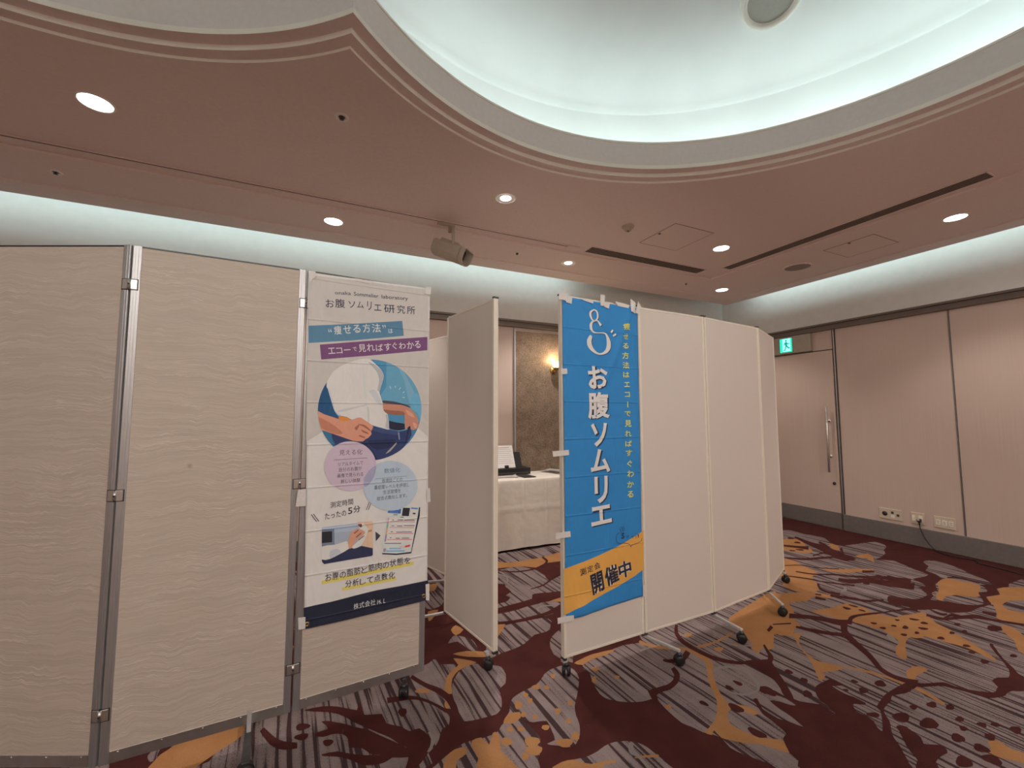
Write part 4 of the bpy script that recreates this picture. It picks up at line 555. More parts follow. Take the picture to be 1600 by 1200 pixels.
  (0, '2116 1647 2111 1645 2106 1645 2101 1648 2096 1652 2095 1660 2095 1668 2096 1675 2098 1682 2100 1689 2104 1695 2110 1695 2115 1693 2119 1687 2122 1681 2126 1675 2128 1668 2128 1659 2126 1652 2121 1649'),
  (0, '2039 1636 2034 1637 2029 1640 2024 1642 2020 1646 2016 1652 2013 1658 2016 1665 2019 1672 2023 1676 2028 1679 2033 1682 2039 1684 2044 1680 2048 1675 2049 1668 2049 1661 2049 1654 2048 1647 2044 1641'),
  (0, '2201 1518 2191 1514 2180 1514 2173 1524 2168 1536 2164 1547 2162 1558 2161 1573 2163 1587 2172 1595 2183 1600 2193 1599 2202 1596 2213 1592 2222 1586 2226 1573 2227 1559 2222 1547 2215 1537 2209 1526'),
  (0, '1821 1606 1816 1606 1811 1608 1807 1612 1804 1618 1800 1624 1797 1630 1796 1638 1797 1645 1801 1648 1805 1649 1810 1651 1814 1651 1819 1649 1824 1645 1825 1637 1826 1629 1826 1623 1825 1617 1823 1611'),
  (0, '1936 1504 1928 1505 1920 1508 1911 1510 1903 1515 1898 1525 1895 1537 1899 1547 1904 1556 1909 1565 1914 1572 1923 1577 1932 1577 1940 1569 1945 1559 1949 1549 1951 1539 1953 1526 1952 1515 1945 1508'),
  (0, '1876 1348 1868 1350 1861 1353 1852 1357 1844 1363 1839 1374 1835 1386 1838 1396 1841 1405 1845 1414 1850 1421 1858 1424 1866 1424 1874 1415 1880 1403 1884 1393 1888 1382 1890 1369 1890 1358 1884 1352'),
  (0, '2462 1602 2456 1600 2450 1600 2447 1603 2445 1607 2444 1612 2443 1616 2444 1622 2446 1628 2452 1631 2458 1634 2464 1634 2469 1634 2474 1633 2479 1632 2480 1627 2480 1621 2476 1616 2471 1611 2467 1606'),
  (0, '2458 1517 2452 1516 2446 1517 2440 1518 2435 1520 2433 1525 2433 1530 2438 1536 2443 1541 2448 1546 2454 1550 2462 1553 2469 1554 2473 1551 2475 1546 2476 1541 2476 1536 2475 1530 2472 1524 2466 1520'),
  (0, '2356 1438 2348 1438 2340 1439 2335 1441 2330 1444 2326 1448 2323 1453 2327 1460 2334 1466 2342 1470 2350 1473 2359 1477 2367 1479 2375 1477 2380 1474 2380 1468 2377 1461 2374 1455 2371 1450 2364 1443'),
  (0, '44 2291 42 2284 37 2278 30 2276 22 2275 13 2273 5 2274 -4 2279 -12 2285 -14 2293 -15 2301 -15 2308 -14 2315 -9 2321 -2 2325 8 2322 17 2317 25 2312 32 2306 39 2299'),
  (0, '35 2224 34 2218 31 2213 27 2207 21 2203 12 2205 2 2209 -4 2214 -10 2221 -17 2228 -22 2235 -21 2242 -18 2248 -10 2250 -2 2250 7 2251 15 2250 24 2245 33 2240 35 2232'),
  (0, '136 2138 134 2133 130 2128 126 2124 121 2121 115 2120 108 2121 103 2126 99 2133 96 2140 95 2146 94 2153 94 2160 99 2164 105 2165 112 2163 118 2160 125 2157 130 2153 134 2146'),
  (0, '464 2190 461 2183 456 2176 451 2169 446 2164 440 2167 434 2172 431 2180 430 2189 427 2198 426 2208 429 2218 433 2227 439 2228 446 2228 451 2227 457 2225 463 2219 467 2211 466 2201'),
  (0, '5151 3246 5137 3243 5123 3242 5112 3245 5102 3249 5092 3255 5083 3261 5083 3272 5088 3284 5097 3291 5109 3298 5120 3305 5132 3310 5146 3310 5159 3307 5163 3297 5165 3286 5165 3277 5164 3267 5159 3255'),
  (0, '5045 3110 5033 3103 5021 3099 5010 3103 5000 3109 4994 3116 4990 3124 4986 3134 4984 3144 4993 3153 5004 3160 5016 3162 5028 3163 5041 3164 5053 3163 5062 3156 5068 3147 5064 3137 5058 3127 5052 3118'),
  (0, '4801 2932 4793 2928 4785 2925 4773 2928 4762 2933 4755 2943 4751 2954 4747 2963 4745 2972 4747 2982 4751 2990 4761 2991 4773 2989 4783 2984 4793 2978 4804 2971 4813 2963 4816 2952 4815 2942 4809 2937'),
  (0, '4697 2950 4688 2950 4679 2952 4670 2953 4661 2955 4653 2962 4646 2969 4646 2977 4649 2985 4652 2991 4656 2996 4663 3001 4671 3003 4680 2999 4689 2993 4694 2986 4699 2979 4704 2970 4706 2962 4703 2955'),
  (0, '4352 2124 4341 2119 4329 2115 4319 2117 4309 2120 4306 2126 4303 2132 4301 2138 4301 2145 4308 2152 4318 2158 4330 2159 4342 2160 4353 2160 4363 2159 4372 2155 4378 2150 4374 2143 4368 2135 4360 2130'),
  (0, '4658 2173 4647 2171 4635 2170 4627 2173 4619 2177 4610 2181 4604 2185 4603 2193 4605 2200 4614 2205 4624 2208 4633 2212 4643 2214 4655 2214 4666 2213 4670 2206 4672 2199 4671 2193 4668 2187 4664 2179'),
  (0, '4728 2133 4721 2130 4714 2128 4707 2130 4700 2133 4698 2137 4696 2142 4694 2146 4693 2151 4697 2156 4702 2159 4710 2160 4718 2159 4725 2158 4731 2157 4738 2154 4742 2150 4741 2145 4738 2140 4733 2136'),
 ],
 'cream': [
  (1, '2081 1798 2091 1799 2103 1801 2116 1802 2129 1801 2146 1797 2166 1791 2184 1783 2200 1773 2210 1758 2218 1740 2223 1720 2226 1701 2219 1680 2210 1656 2198 1634 2188 1616 2178 1607 2168 1599 2158 1594 2147 1589 2129 1588 2108 1588 2087 1590 2068 1593 2054 1600 2040 1608 2028 1618 2018 1630 2013 1645 2010 1663 2009 1681 2007 1695 1996 1690 1997 1676 1998 1658 2001 1639 2006 1623 2015 1610 2026 1599 2038 1589 2053 1580 2072 1576 2094 1574 2116 1573 2139 1574 2160 1581 2178 1591 2196 1603 2213 1618 2226 1639 2238 1663 2248 1688 2254 1713 2251 1734 2244 1754 2235 1772 2223 1789 2206 1800 2186 1808 2166 1814 2147 1819 2130 1819 2113 1816 2100 1813 2090 1811'),
  (1, '3430 1599 3419 1590 3404 1579 3390 1566 3378 1555 3372 1544 3369 1533 3367 1522 3365 1515 3387 1519 3401 1530 3419 1543 3437 1558 3452 1571 3457 1582 3459 1591 3460 1599 3461 1606'),
  (1, '2879 1247 2878 1237 2878 1226 2876 1213 2871 1202 2860 1192 2846 1182 2832 1173 2821 1166 2844 1167 2852 1174 2863 1183 2875 1193 2884 1204 2886 1215 2887 1228 2886 1239 2886 1248'),
  (1, '3938 2127 3947 2124 3959 2120 3975 2117 4009 2123 4055 2145 4077 2162 4092 2174 4102 2183 4084 2182 4065 2172 4042 2160 4023 2152 4031 2155 4027 2154 4004 2149 3980 2145 3961 2141'),
  (1, '1852 2130 1860 2128 1870 2127 1881 2125 1893 2125 1907 2127 1920 2131 1933 2134 1942 2137 1948 2147 1939 2146 1927 2144 1915 2143 1905 2142 1895 2144 1885 2146 1875 2148 1868 2150'),
  (1, '2459 2123 2447 2108 2431 2089 2415 2070 2403 2056 2455 2068 2461 2081 2468 2098 2475 2115 2481 2129'),
  (1, '2397 2002 2403 1986 2409 1965 2417 1944 2429 1924 2452 1910 2479 1897 2505 1886 2525 1877 2543 1890 2522 1899 2495 1909 2467 1921 2444 1934 2433 1953 2425 1975 2418 1996 2413 2012'),
  (1, '523 2016 524 2005 525 1991 526 1978 526 1970 524 1964 521 1955 517 1944 513 1935 508 1927 502 1919 497 1912 493 1907 495 1902 500 1906 507 1911 514 1916 521 1923 528 1932 535 1941 541 1952 546 1968 544 1985 539 1999 534 2011 531 2020'),
  (1, '1567 2869 1568 2879 1569 2891 1570 2900 1568 2899 1577 2904 1593 2912 1612 2918 1631 2920 1654 2913 1680 2901 1704 2888 1722 2879 1732 2896 1714 2906 1690 2919 1664 2932 1641 2941 1620 2940 1601 2936 1584 2930 1566 2919 1552 2895 1549 2877 1548 2864 1547 2854'),
  (1, '1567 3697 1577 3670 1592 3636 1605 3601 1612 3570 1607 3548 1598 3523 1586 3498 1577 3478 1588 3473 1596 3493 1609 3520 1622 3553 1629 3590 1620 3625 1606 3659 1590 3691 1578 3716'),
  (1, '1303 1584 1295 1576 1285 1566 1275 1554 1267 1539 1268 1526 1273 1517 1279 1509 1282 1500 1282 1486 1280 1470 1278 1455 1277 1444 1291 1447 1293 1458 1294 1474 1296 1490 1297 1505 1297 1517 1296 1528 1296 1537 1297 1543 1300 1548 1306 1558 1313 1569 1318 1577'),
 ],
}
# plan of the partition folds, metres
GEO = {'L': [(-1.2808, 2.5038), (-0.6919, 2.2287), (-0.0371, 2.2594), (0.582, 2.3178)], 'V': [(1.2945, 2.101), (1.8915, 2.1271), (2.5138, 2.1479), (3.2174, 2.2327), (3.7577, 2.4651)], 'A': [(0.8621, 2.946), (0.971, 2.3235)]}
# prints of the banner: u along the panel and height, in tenths of a millimetre
BANNER1 = {'pl': ((-0.0365, 2.2534), (0.9956, 0.094), (0.094, -0.9956)), 'quad': [(0.005, 2.1165), (0.6148, 2.1311), (0.6248, 0.4627), (0.0398, 0.4541)], 'grom': [(0.0503, 0.4731), (0.6047, 0.4842)], 'tape': [[(-0.0149, 1.0098), (-0.0067, 1.0835), (0.0254, 1.0871), (0.028, 1.0084)], [(0.6113, 1.038), (0.6303, 1.04), (0.6333, 0.9675), (0.6142, 0.9676)], [(0.0124, 0.5112), (0.0428, 0.5081), (0.0445, 0.4564), (0.0163, 0.4579)], [(0.6131, 0.5434), (0.6337, 0.5429), (0.635, 0.4562), (0.6162, 0.4627)], [(0.0028, 2.1209), (0.036, 2.1219), (0.0339, 2.0976), (0.0094, 2.0666)], [(0.2169, 2.1216), (0.3163, 2.1193), (0.3005, 2.1049), (0.2196, 2.1087)], [(0.588, 2.1343), (0.6203, 2.1356), (0.6172, 2.0934), (0.5895, 2.0948)]], 'art': [
 ('T', 't', 3, (38, 40, 58), 'onaka', (0.1262, 2.0254), (0.2015, 2.0331), 0.0179, 0.004),
 ('T', 't', 3, (38, 40, 58), 'Sommelier', (0.2154, 2.0318), (0.3378, 2.0375), 0.0201, 0.004),
 ('T', 't', 3, (38, 40, 58), 'laboratory', (0.3543, 2.0314), (0.4936, 2.0403), 0.026, 0.004),
 ('T', 't', 3, (38, 40, 58), 'お', (0.0864, 1.9556), (0.1251, 1.9582), 0.04, 0.004),
 ('T', 't', 3, (38, 40, 58), '腹', (0.1303, 1.9597), (0.1759, 1.9632), 0.0437, 0.004),
 ('T', 't', 3, (38, 40, 58), 'ソ', (0.1925, 1.9669), (0.2232, 1.9685), 0.0344, 0.004),
 ('T', 't', 3, (38, 40, 58), 'ム', (0.2324, 1.9713), (0.2653, 1.9731), 0.0331, 0.004),
 ('T', 't', 3, (38, 40, 58), 'リ', (0.2813, 1.9676), (0.3037, 1.9679), 0.0451, 0.004),
 ('T', 't', 3, (38, 40, 58), 'エ', (0.3182, 1.9689), (0.354, 1.9709), 0.0321, 0.004),
 ('T', 't', 3, (38, 40, 58), '研', (0.369, 1.9634), (0.4243, 1.9677), 0.0428, 0.004),
 ('T', 't', 3, (38, 40, 58), '究', (0.4379, 1.9685), (0.4792, 1.9709), 0.0451, 0.004),
 ('T', 't', 3, (38, 40, 58), '所', (0.4896, 1.9713), (0.5354, 1.9743), 0.0439, 0.004),
 ('P', 'p', 1, (78, 112, 132), '134 18562 2191 18883 4643 19309 4744 18514 2213 18044 161 17727'),
 ('T', 't', 3, (225, 215, 205), '“', (0.1024, 1.8333), (0.1169, 1.8355), 0.0174, 0.0),
 ('T', 't', 3, (225, 215, 205), '痩', (0.1305, 1.8241), (0.1652, 1.8291), 0.0432, 0.008),
 ('T', 't', 3, (225, 215, 205), 'せ', (0.1734, 1.8331), (0.2097, 1.8383), 0.0405, 0.008),
 ('T', 't', 3, (225, 215, 205), 'る', (0.2188, 1.8416), (0.2543, 1.8468), 0.0409, 0.008),
 ('T', 't', 3, (225, 215, 205), '方', (0.2653, 1.8479), (0.3032, 1.8533), 0.0447, 0.008),
 ('T', 't', 3, (225, 215, 205), '法', (0.3112, 1.8525), (0.3549, 1.8585), 0.0452, 0.008),
 ('T', 't', 3, (225, 215, 205), '”', (0.3626, 1.8787), (0.3791, 1.8813), 0.0186, 0.0),
 ('T', 't', 3, (225, 215, 205), 'は', (0.3937, 1.8573), (0.4163, 1.8604), 0.0238, 0.008),
 ('P', 'p', 1, (108, 62, 98), '654 17691 3074 18105 6041 18576 6052 17840 3092 17343 741 16971'),
 ('T', 't', 3, (225, 215, 205), 'エ', (0.1055, 1.726), (0.1376, 1.7307), 0.0301, 0.006),
 ('T', 't', 3, (225, 215, 205), 'コ', (0.1427, 1.7303), (0.1701, 1.7347), 0.0287, 0.006),
 ('T', 't', 3, (225, 215, 205), 'ー', (0.1757, 1.7488), (0.2073, 1.7537), 0.0048, 0.006),
 ('T', 't', 3, (225, 215, 205), 'で', (0.2197, 1.749), (0.238, 1.7528), 0.0195, 0.006),
 ('T', 't', 3, (225, 215, 205), '見', (0.2475, 1.7462), (0.2834, 1.7514), 0.0393, 0.006),
 ('T', 't', 3, (225, 215, 205), 'れ', (0.2881, 1.7534), (0.3263, 1.7588), 0.0381, 0.006),
 ('T', 't', 3, (225, 215, 205), 'ば', (0.3328, 1.7568), (0.3685, 1.7621), 0.0367, 0.006),
 ('T', 't', 3, (225, 215, 205), 'す', (0.375, 1.7626), (0.4115, 1.768), 0.0388, 0.006),
 ('T', 't', 3, (225, 215, 205), 'ぐ', (0.4181, 1.7728), (0.4416, 1.7772), 0.0374, 0.006),
 ('T', 't', 3, (225, 215, 205), 'わ', (0.4518, 1.7771), (0.4878, 1.7826), 0.0361, 0.006),
 ('T', 't', 3, (225, 215, 205), 'か', (0.4948, 1.7823), (0.5333, 1.788), 0.0382, 0.006),
 ('T', 't', 3, (225, 215, 205), 'る', (0.5368, 1.7891), (0.5688, 1.7943), 0.0386, 0.006),
 ('P', 'p', 0, (184, 168, 157), '110 21049 6038 21222 6131 17403 6157 13146 5580 13636 5144 14591 1338 14561 993 13575 471 13220 201 13048 129 16991'),
 ('P', 'photo', 1, (92, 140, 160), '5773 14576 5763 14799 5734 15020 5686 15237 5618 15450 5533 15656 5430 15854 5310 16042 5175 16219 5024 16383 4860 16534 4683 16669 4495 16789 4297 16892 4091 16978 3878 17045 3661 17093 3439 17122 3217 17132 2994 17122 2773 17093 2555 17045 2343 16978 2137 16892 1939 16789 1751 16669 1574 16534 1409 16383 1259 16219 1123 16042 1003 15854 900 15656 815 15450 748 15237 700 15020 670 14799 661 14576 670 14353 700 14132 748 13914 815 13702 900 13496 1003 13298 1123 13110 1259 12933 1409 12768 1574 12618 1751 12482 1939 12362 2137 12259 2343 12174 2555 12107 2773 12059 2994 12030 3217 12020 3439 12030 3661 12059 3878 12107 4091 12174 4297 12259 4495 12362 4683 12482 4860 12618 5024 12768 5175 12933 5310 13110 5430 13298 5533 13496 5618 13702 5686 13914 5734 14132 5763 14353'),
 ('P', 'photo', 2, (70, 122, 150), '1379 16350 2786 17095 2994 17122 3217 17132 3439 17122 3661 17093 3855 17050 3883 15757 3570 15278 3719 14767 4006 14349 4382 14302 4678 13828 3868 12105 3661 12059 3439 12030 3217 12020 2994 12030 2773 12059 2555 12107 2343 12174 2137 12259 1939 12362 1751 12482 1574 12618 1409 12768 1259 12933 1123 13110 1003 13298 900 13496 815 13702 748 13914 700 14132 670 14353 661 14576 670 14799 700 15020 748 15237 815 15450 900 15656 1003 15854 1123 16042 1259 16219'),
 ('P', 'photo', 3, (62, 118, 150), '3206 17131 3772 16555 3738 15987 3566 15418 1691 15010 683 14261 670 14353 661 14576 670 14799 700 15020 748 15237 815 15450 900 15656 1003 15854 1123 16042 1259 16219 1409 16383 1574 16534 1751 16669 1939 16789 2137 16892 2343 16978 2555 17045 2773 17093 2994 17122'),
 ('P', 'photo', 3, (110, 150, 165), '4747 16620 4820 16514 4996 16210 5172 15880 5329 15563 5452 15269 5554 14990 5592 14790 5460 14775 5266 14840 5093 14977 4999 15278 4924 15651 4829 16031 4646 16454 4486 16794 4495 16789 4683 16669'),
 ('P', 'photo', 4, (98, 150, 172), '5331 15466 5494 15456 5638 15387 5686 15237 5734 15020 5763 14799 5773 14576 5763 14353 5734 14132 5719 14066 5666 14180 5548 14401 5402 14529 5249 14645 5145 14785 5166 15021 5235 15283'),
 ('P', 'photo', 4, (26, 70, 104), '991 15830 1172 15751 1459 14386 1718 14032 673 14331 670 14353 661 14576 670 14799 700 15020 748 15237 815 15450 900 15656'),
 ('P', 'photo', 4, (66, 120, 150), '4006 14325 4860 14398 4919 13826 4296 13902 4012 14021'),
 ('P', 'photo', 4, (62, 112, 138), '5168 13488 5656 13916 5679 13894 5618 13702 5533 13496 5430 13298 5310 13110 5175 12933 5024 12768 5002 12749'),
 ('P', 'photo', 4, (48, 96, 124), '880 13544 1321 13465 2081 13095 1755 12708 1328 12858 1259 12933 1123 13110 1003 13298 900 13496'),
 ('P', 'photo', 5, (40, 50, 86), '1322 13421 1576 13338 1926 13174 2252 13046 2479 13031 2679 13054 2857 13119 2985 13302 3090 13529 3198 13704 3311 13726 3426 13694 3560 13653 3752 13607 3964 13552 4163 13505 4315 13478 4452 13458 4589 13451 4740 13469 4892 13500 5021 13538 5087 13614 5128 13699 5164 13728 5207 13607 5245 13431 5246 13248 5157 13064 5033 12875 4891 12687 4769 12548 4683 12482 4495 12362 4297 12259 4091 12174 3878 12107 3661 12059 3439 12030 3217 12020 3011 12029 2585 12176 2186 12337 1912 12501 1686 12673 1503 12848 1385 13062 1308 13281'),
 ('P', 'photo', 6, (28, 36, 66), '3036 13024 3231 13047 3496 13050 3756 13049 3999 13056 4237 13058 4408 13032 4410 12921 4342 12781 4227 12664 4001 12604 3731 12565 3494 12553 3346 12599 3227 12670 3131 12748 3062 12842 3016 12943'),
 ('P', 'photo', 6, (56, 66, 100), '3199 13658 3340 13654 3532 13633 3744 13605 4016 13561 4310 13508 4542 13452 4610 13382 4612 13310 4545 13263 4314 13282 4018 13326 3749 13373 3553 13420 3381 13471 3247 13520 3190 13572 3170 13623'),
 ('P', 'photo', 6, (30, 38, 68), '2167 13048 2344 13078 2618 13042 2860 12983 2973 12897 3049 12789 3133 12657 3287 12447 3449 12212 3506 12050 3263 12078 2919 12179 2615 12318 2410 12559 2241 12837'),
 ('P', 'photo', 6, (30, 32, 52), '3990 13998 4093 13999 4236 13963 4390 13925 4571 13897 4764 13867 4919 13826 4977 13750 4994 13662 4971 13587 4855 13543 4700 13512 4541 13499 4374 13522 4204 13562 4067 13623 4007 13747 3978 13891'),
 ('P', 'photo', 7, (150, 140, 130), '3910 12329 4017 12448 4179 12612 4319 12754 4385 12822 4428 12866 4458 12890 4467 12871 4464 12831 4437 12773 4350 12666 4242 12540 4139 12435 4041 12372 3949 12328'),
 ('P', 'photo', 7, (120, 125, 140), '4519 13405 4590 13404 4645 13025 4574 13027'),
 ('P', 'photo', 7, (28, 30, 50), '5063 13920 5122 14002 5193 14062 5256 14087 5295 14021 5325 13918 5334 13822 5290 13757 5224 13698 5166 13632 5130 13547 5102 13455 5073 13347 5042 13186 5012 13010 4984 12874 4962 12831 4944 12827 4936 12875 4958 13051 4992 13278 5022 13491 5034 13652 5042 13797'),
 ('P', 'photo', 6, (205, 196, 188), '1011 15657 1007 15744 1016 15837 1044 15945 1107 16096 1190 16263 1297 16424 1462 16569 1653 16710 1852 16838 2066 16938 2288 17024 2494 17095 2657 17135 2804 17158 2936 17162 3035 17124 3119 17066 3211 16993 3336 16885 3470 16761 3585 16639 3653 16533 3702 16429 3731 16317 3717 16179 3684 16032 3648 15889 3604 15759 3557 15632 3528 15511 3545 15401 3580 15295 3617 15186 3659 15061 3704 14932 3741 14814 3750 14730 3752 14658 3769 14581 3835 14493 3916 14402 3983 14302 4006 14182 4015 14055 4024 13927 4049 13790 4074 13653 4069 13553 3987 13551 3875 13585 3744 13628 3562 13680 3363 13739 3196 13796 3123 13841 3079 13884 3014 13935 2877 14015 2718 14103 2568 14164 2446 14145 2332 14100 2225 14075 2137 14109 2057 14161 1966 14209 1840 14237 1705 14260 1586 14298 1508 14375 1446 14467 1392 14563 1356 14663 1329 14767 1300 14870 1263 14974 1223 15077 1189 15177 1171 15269 1159 15357 1140 15441 1097 15514 1048 15583'),
 ('P', 'photo', 7, (166, 158, 154), '2941 16976 2975 16992 3063 16966 3167 16920 3304 16834 3456 16726 3586 16616 3653 16511 3697 16406 3722 16293 3707 16162 3674 16024 3639 15889 3606 15748 3572 15610 3537 15511 3495 15505 3452 15537 3425 15601 3448 15736 3486 15904 3506 16071 3477 16226 3429 16381 3358 16533 3216 16696 3051 16857'),
 ('P', 'photo', 7, (186, 178, 174), '3021 15496 3074 15544 3157 15585 3244 15595 3329 15533 3417 15440 3500 15323 3582 15133 3660 14920 3696 14767 3621 14782 3505 14858 3394 14949 3310 15066 3231 15198 3160 15315 3098 15388 3045 15445'),
 ('P', 'photo', 7, (168, 160, 156), '3866 14348 3905 14341 3961 14294 4009 14208 4037 14012 4057 13777 4059 13600 4006 13587 3934 13632 3880 13696 3884 13791 3906 13906 3920 14021 3902 14143 3876 14265'),
 ('P', 'photo', 7, (184, 174, 168), '1539 14475 1603 14512 1722 14561 1870 14611 2086 14660 2333 14709 2553 14753 2699 14785 2815 14810 2904 14826 2936 14820 2939 14803 2905 14780 2788 14747 2635 14707 2469 14662 2271 14598 2061 14530 1874 14477 1730 14463 1606 14463'),
 ('P', 'photo', 7, (186, 180, 178), '1053 15615 1078 15611 1128 15541 1181 15442 1234 15284 1289 15096 1340 14915 1378 14756 1411 14604 1456 14475 1544 14397 1643 14341 1711 14298 1692 14275 1642 14264 1586 14276 1525 14336 1457 14417 1393 14518 1339 14663 1288 14827 1235 15002 1167 15221 1097 15451'),
 ('P', 'photo', 7, (180, 172, 166), '2950 14758 2969 14740 2996 14677 3021 14575 3038 14368 3052 14124 3058 13934 3042 13894 3017 13908 2996 13957 2984 14081 2975 14239 2967 14392 2958 14533 2950 14668'),
 ('P', 'photo', 7, (196, 186, 176), '2697 16914 2721 16814 2749 16629 2776 16410 2799 16119 2820 15793 2843 15491 2874 15244 2906 15020 2925 14849 2912 14793 2887 14790 2859 14849 2828 15049 2794 15311 2761 15580 2726 15858 2690 16144 2666 16404 2668 16620 2680 16809'),
 ('P', 'photo', 8, (196, 130, 104), '665 14476 690 14478 808 14409 929 14341 1051 14297 1176 14253 1299 14210 1416 14170 1529 14131 1633 14099 1705 14083 1767 14074 1843 14067 1964 14062 2100 14060 2225 14066 2320 14096 2404 14134 2481 14164 2540 14175 2592 14178 2656 14164 2754 14106 2864 14031 2969 13958 3062 13893 3149 13830 3219 13773 3243 13732 3248 13698 3244 13658 3218 13600 3184 13536 3158 13476 3166 13429 3182 13386 3184 13339 3143 13278 3087 13214 3033 13160 2988 13133 2944 13116 2902 13095 2862 13058 2823 13017 2772 12986 2693 12981 2602 12985 2511 12994 2429 13005 2348 13021 2252 13046 2118 13095 1971 13154 1825 13212 1684 13267 1544 13322 1405 13376 1265 13430 1126 13483 994 13536 874 13571 868 13573 815 13702 748 13914 700 14132 670 14353'),
 ('P', 'photo', 9, (200, 120, 50), '1629 14254 1756 14238 1917 14202 2052 14165 2111 14132 2141 14098 2140 14066 2061 14033 1950 14002 1845 13987 1757 14013 1674 14054 1612 14099 1593 14155 1594 14215'),
 ('P', 'photo', 9, (150, 86, 66), '2489 13848 2570 13849 2706 13833 2840 13799 2958 13713 3072 13608 3157 13522 3171 13489 3154 13477 3114 13486 3023 13549 2910 13632 2798 13709 2677 13765 2555 13815'),
 ('P', 'photo', 9, (150, 86, 66), '2670 13575 2759 13542 2881 13486 2982 13434 3021 13395 3038 13361 3028 13342 2951 13362 2849 13398 2761 13438 2710 13489 2674 13544'),
 ('P', 'photo', 9, (150, 86, 66), '2590 13306 2670 13282 2773 13245 2855 13210 2877 13181 2878 13154 2856 13142 2775 13166 2672 13203 2592 13238 2569 13267 2569 13293'),
 ('P', 'photo', 9, (150, 86, 66), '2364 13670 2410 13719 2477 13768 2534 13803 2561 13802 2577 13787 2579 13757 2545 13682 2498 13593 2454 13533 2415 13559 2379 13614'),
 ('P', 'photo', 9, (176, 108, 84), '691 14196 833 14143 1076 14005 1309 13859 1513 13704 1704 13540 1819 13411 1739 13372 1582 13370 1405 13398 1182 13487 940 13606 822 13685 815 13702 748 13914 700 14132'),
 ('P', 'photo', 8, (178, 116, 94), '3737 14978 3856 14990 4013 14966 4181 14938 4370 14914 4571 14886 4754 14852 4883 14805 4992 14751 5098 14688 5205 14598 5308 14497 5399 14400 5460 14321 5509 14246 5552 14159 5590 14033 5622 13896 5633 13771 5592 13676 5531 13593 5463 13532 5379 13514 5290 13517 5216 13535 5191 13597 5181 13674 5164 13728 5120 13712 5069 13672 5019 13634 4975 13597 4934 13563 4899 13564 4884 13659 4876 13789 4868 13921 4865 14056 4861 14194 4837 14303 4765 14339 4673 14348 4572 14350 4449 14343 4317 14330 4193 14326 4091 14340 3996 14363 3912 14395 3846 14445 3789 14504 3746 14581 3722 14714 3711 14864'),
 ('P', 'photo', 9, (140, 86, 68), '3746 14581 3856 14579 4017 14558 4189 14537 4385 14527 4592 14516 4761 14494 4843 14432 4885 14359 4861 14303 4669 14297 4414 14310 4193 14326 4075 14343 3988 14364 3912 14395 3833 14457 3764 14529'),
 ('P', 'photo', 9, (200, 140, 116), '5308 13918 5366 13909 5445 13870 5508 13820 5524 13738 5524 13644 5512 13579 5467 13589 5410 13627 5361 13677 5331 13759 5309 13853'),
 ('P', 'photo', 9, (196, 134, 110), '4905 14590 4997 14555 5132 14480 5250 14400 5326 14312 5385 14219 5403 14159 5309 14182 5174 14237 5056 14303 4981 14404 4922 14517'),
 ('P', 'photo', 9, (60, 62, 70), '3736 15048 3907 15043 4136 15021 4369 14989 4607 14934 4850 14868 5047 14808 5129 14757 5163 14711 5147 14688 5028 14725 4861 14784 4658 14836 4355 14862 4020 14883 3762 14908 3688 14956 3685 15011'),
 ('S', 'photo', 9, (215, 222, 225), '4076 15793 4081 15780 4087 15764 4094 15746 4100 15729 4107 15713 4114 15695 4120 15679 4125 15666 4044 15781 4048 15768 4054 15752 4061 15734 4068 15717 4074 15700 4081 15682 4088 15666 4093 15654'),
 ('S', 'photo', 9, (215, 222, 225), '4345 15831 4347 15820 4349 15806 4351 15790 4353 15775 4356 15760 4358 15744 4360 15730 4362 15719 4311 15827 4312 15815 4314 15801 4316 15785 4319 15769 4321 15754 4324 15739 4326 15724 4328 15713'),
 ('S', 'photo', 9, (215, 222, 225), '4631 15734 4623 15723 4613 15709 4602 15694 4591 15680 4580 15665 4569 15650 4559 15636 4551 15626 4603 15754 4595 15744 4585 15730 4574 15715 4563 15700 4552 15686 4541 15671 4531 15657 4523 15646'),
 ('S', 'photo', 9, (215, 222, 225), '4840 15526 4831 15518 4818 15507 4805 15496 4792 15485 4779 15475 4766 15464 4753 15454 4744 15446 4818 15552 4808 15545 4796 15534 4783 15523 4770 15513 4757 15502 4744 15491 4731 15481 4722 15474'),
 ('S', 'photo', 9, (215, 222, 225), '4846 15215 4834 15213 4820 15212 4803 15210 4788 15209 4772 15207 4756 15205 4741 15204 4730 15203 4842 15249 4831 15248 4816 15247 4800 15245 4784 15243 4769 15242 4752 15240 4738 15239 4726 15237'),
 ('P', 'p', 10, (186, 160, 168), '3452 11727 3444 11566 3415 11409 3365 11259 3294 11120 3205 10993 3098 10880 2977 10785 2843 10707 2699 10649 2547 10611 2391 10594 2233 10598 2075 10621 1920 10665 1771 10727 1631 10807 1501 10904 1383 11014 1279 11138 1191 11271 1121 11414 1068 11562 1034 11714 1020 11868 1025 12020 1050 12170 1094 12313 1157 12449 1237 12574 1334 12686 1447 12785 1572 12867 1710 12932 1856 12978 2010 13004 2168 13010 2328 12995 2487 12959 2642 12903 2791 12827 2930 12733 3057 12622 3169 12496 3265 12357 3343 12208 3400 12051 3437 11890'),
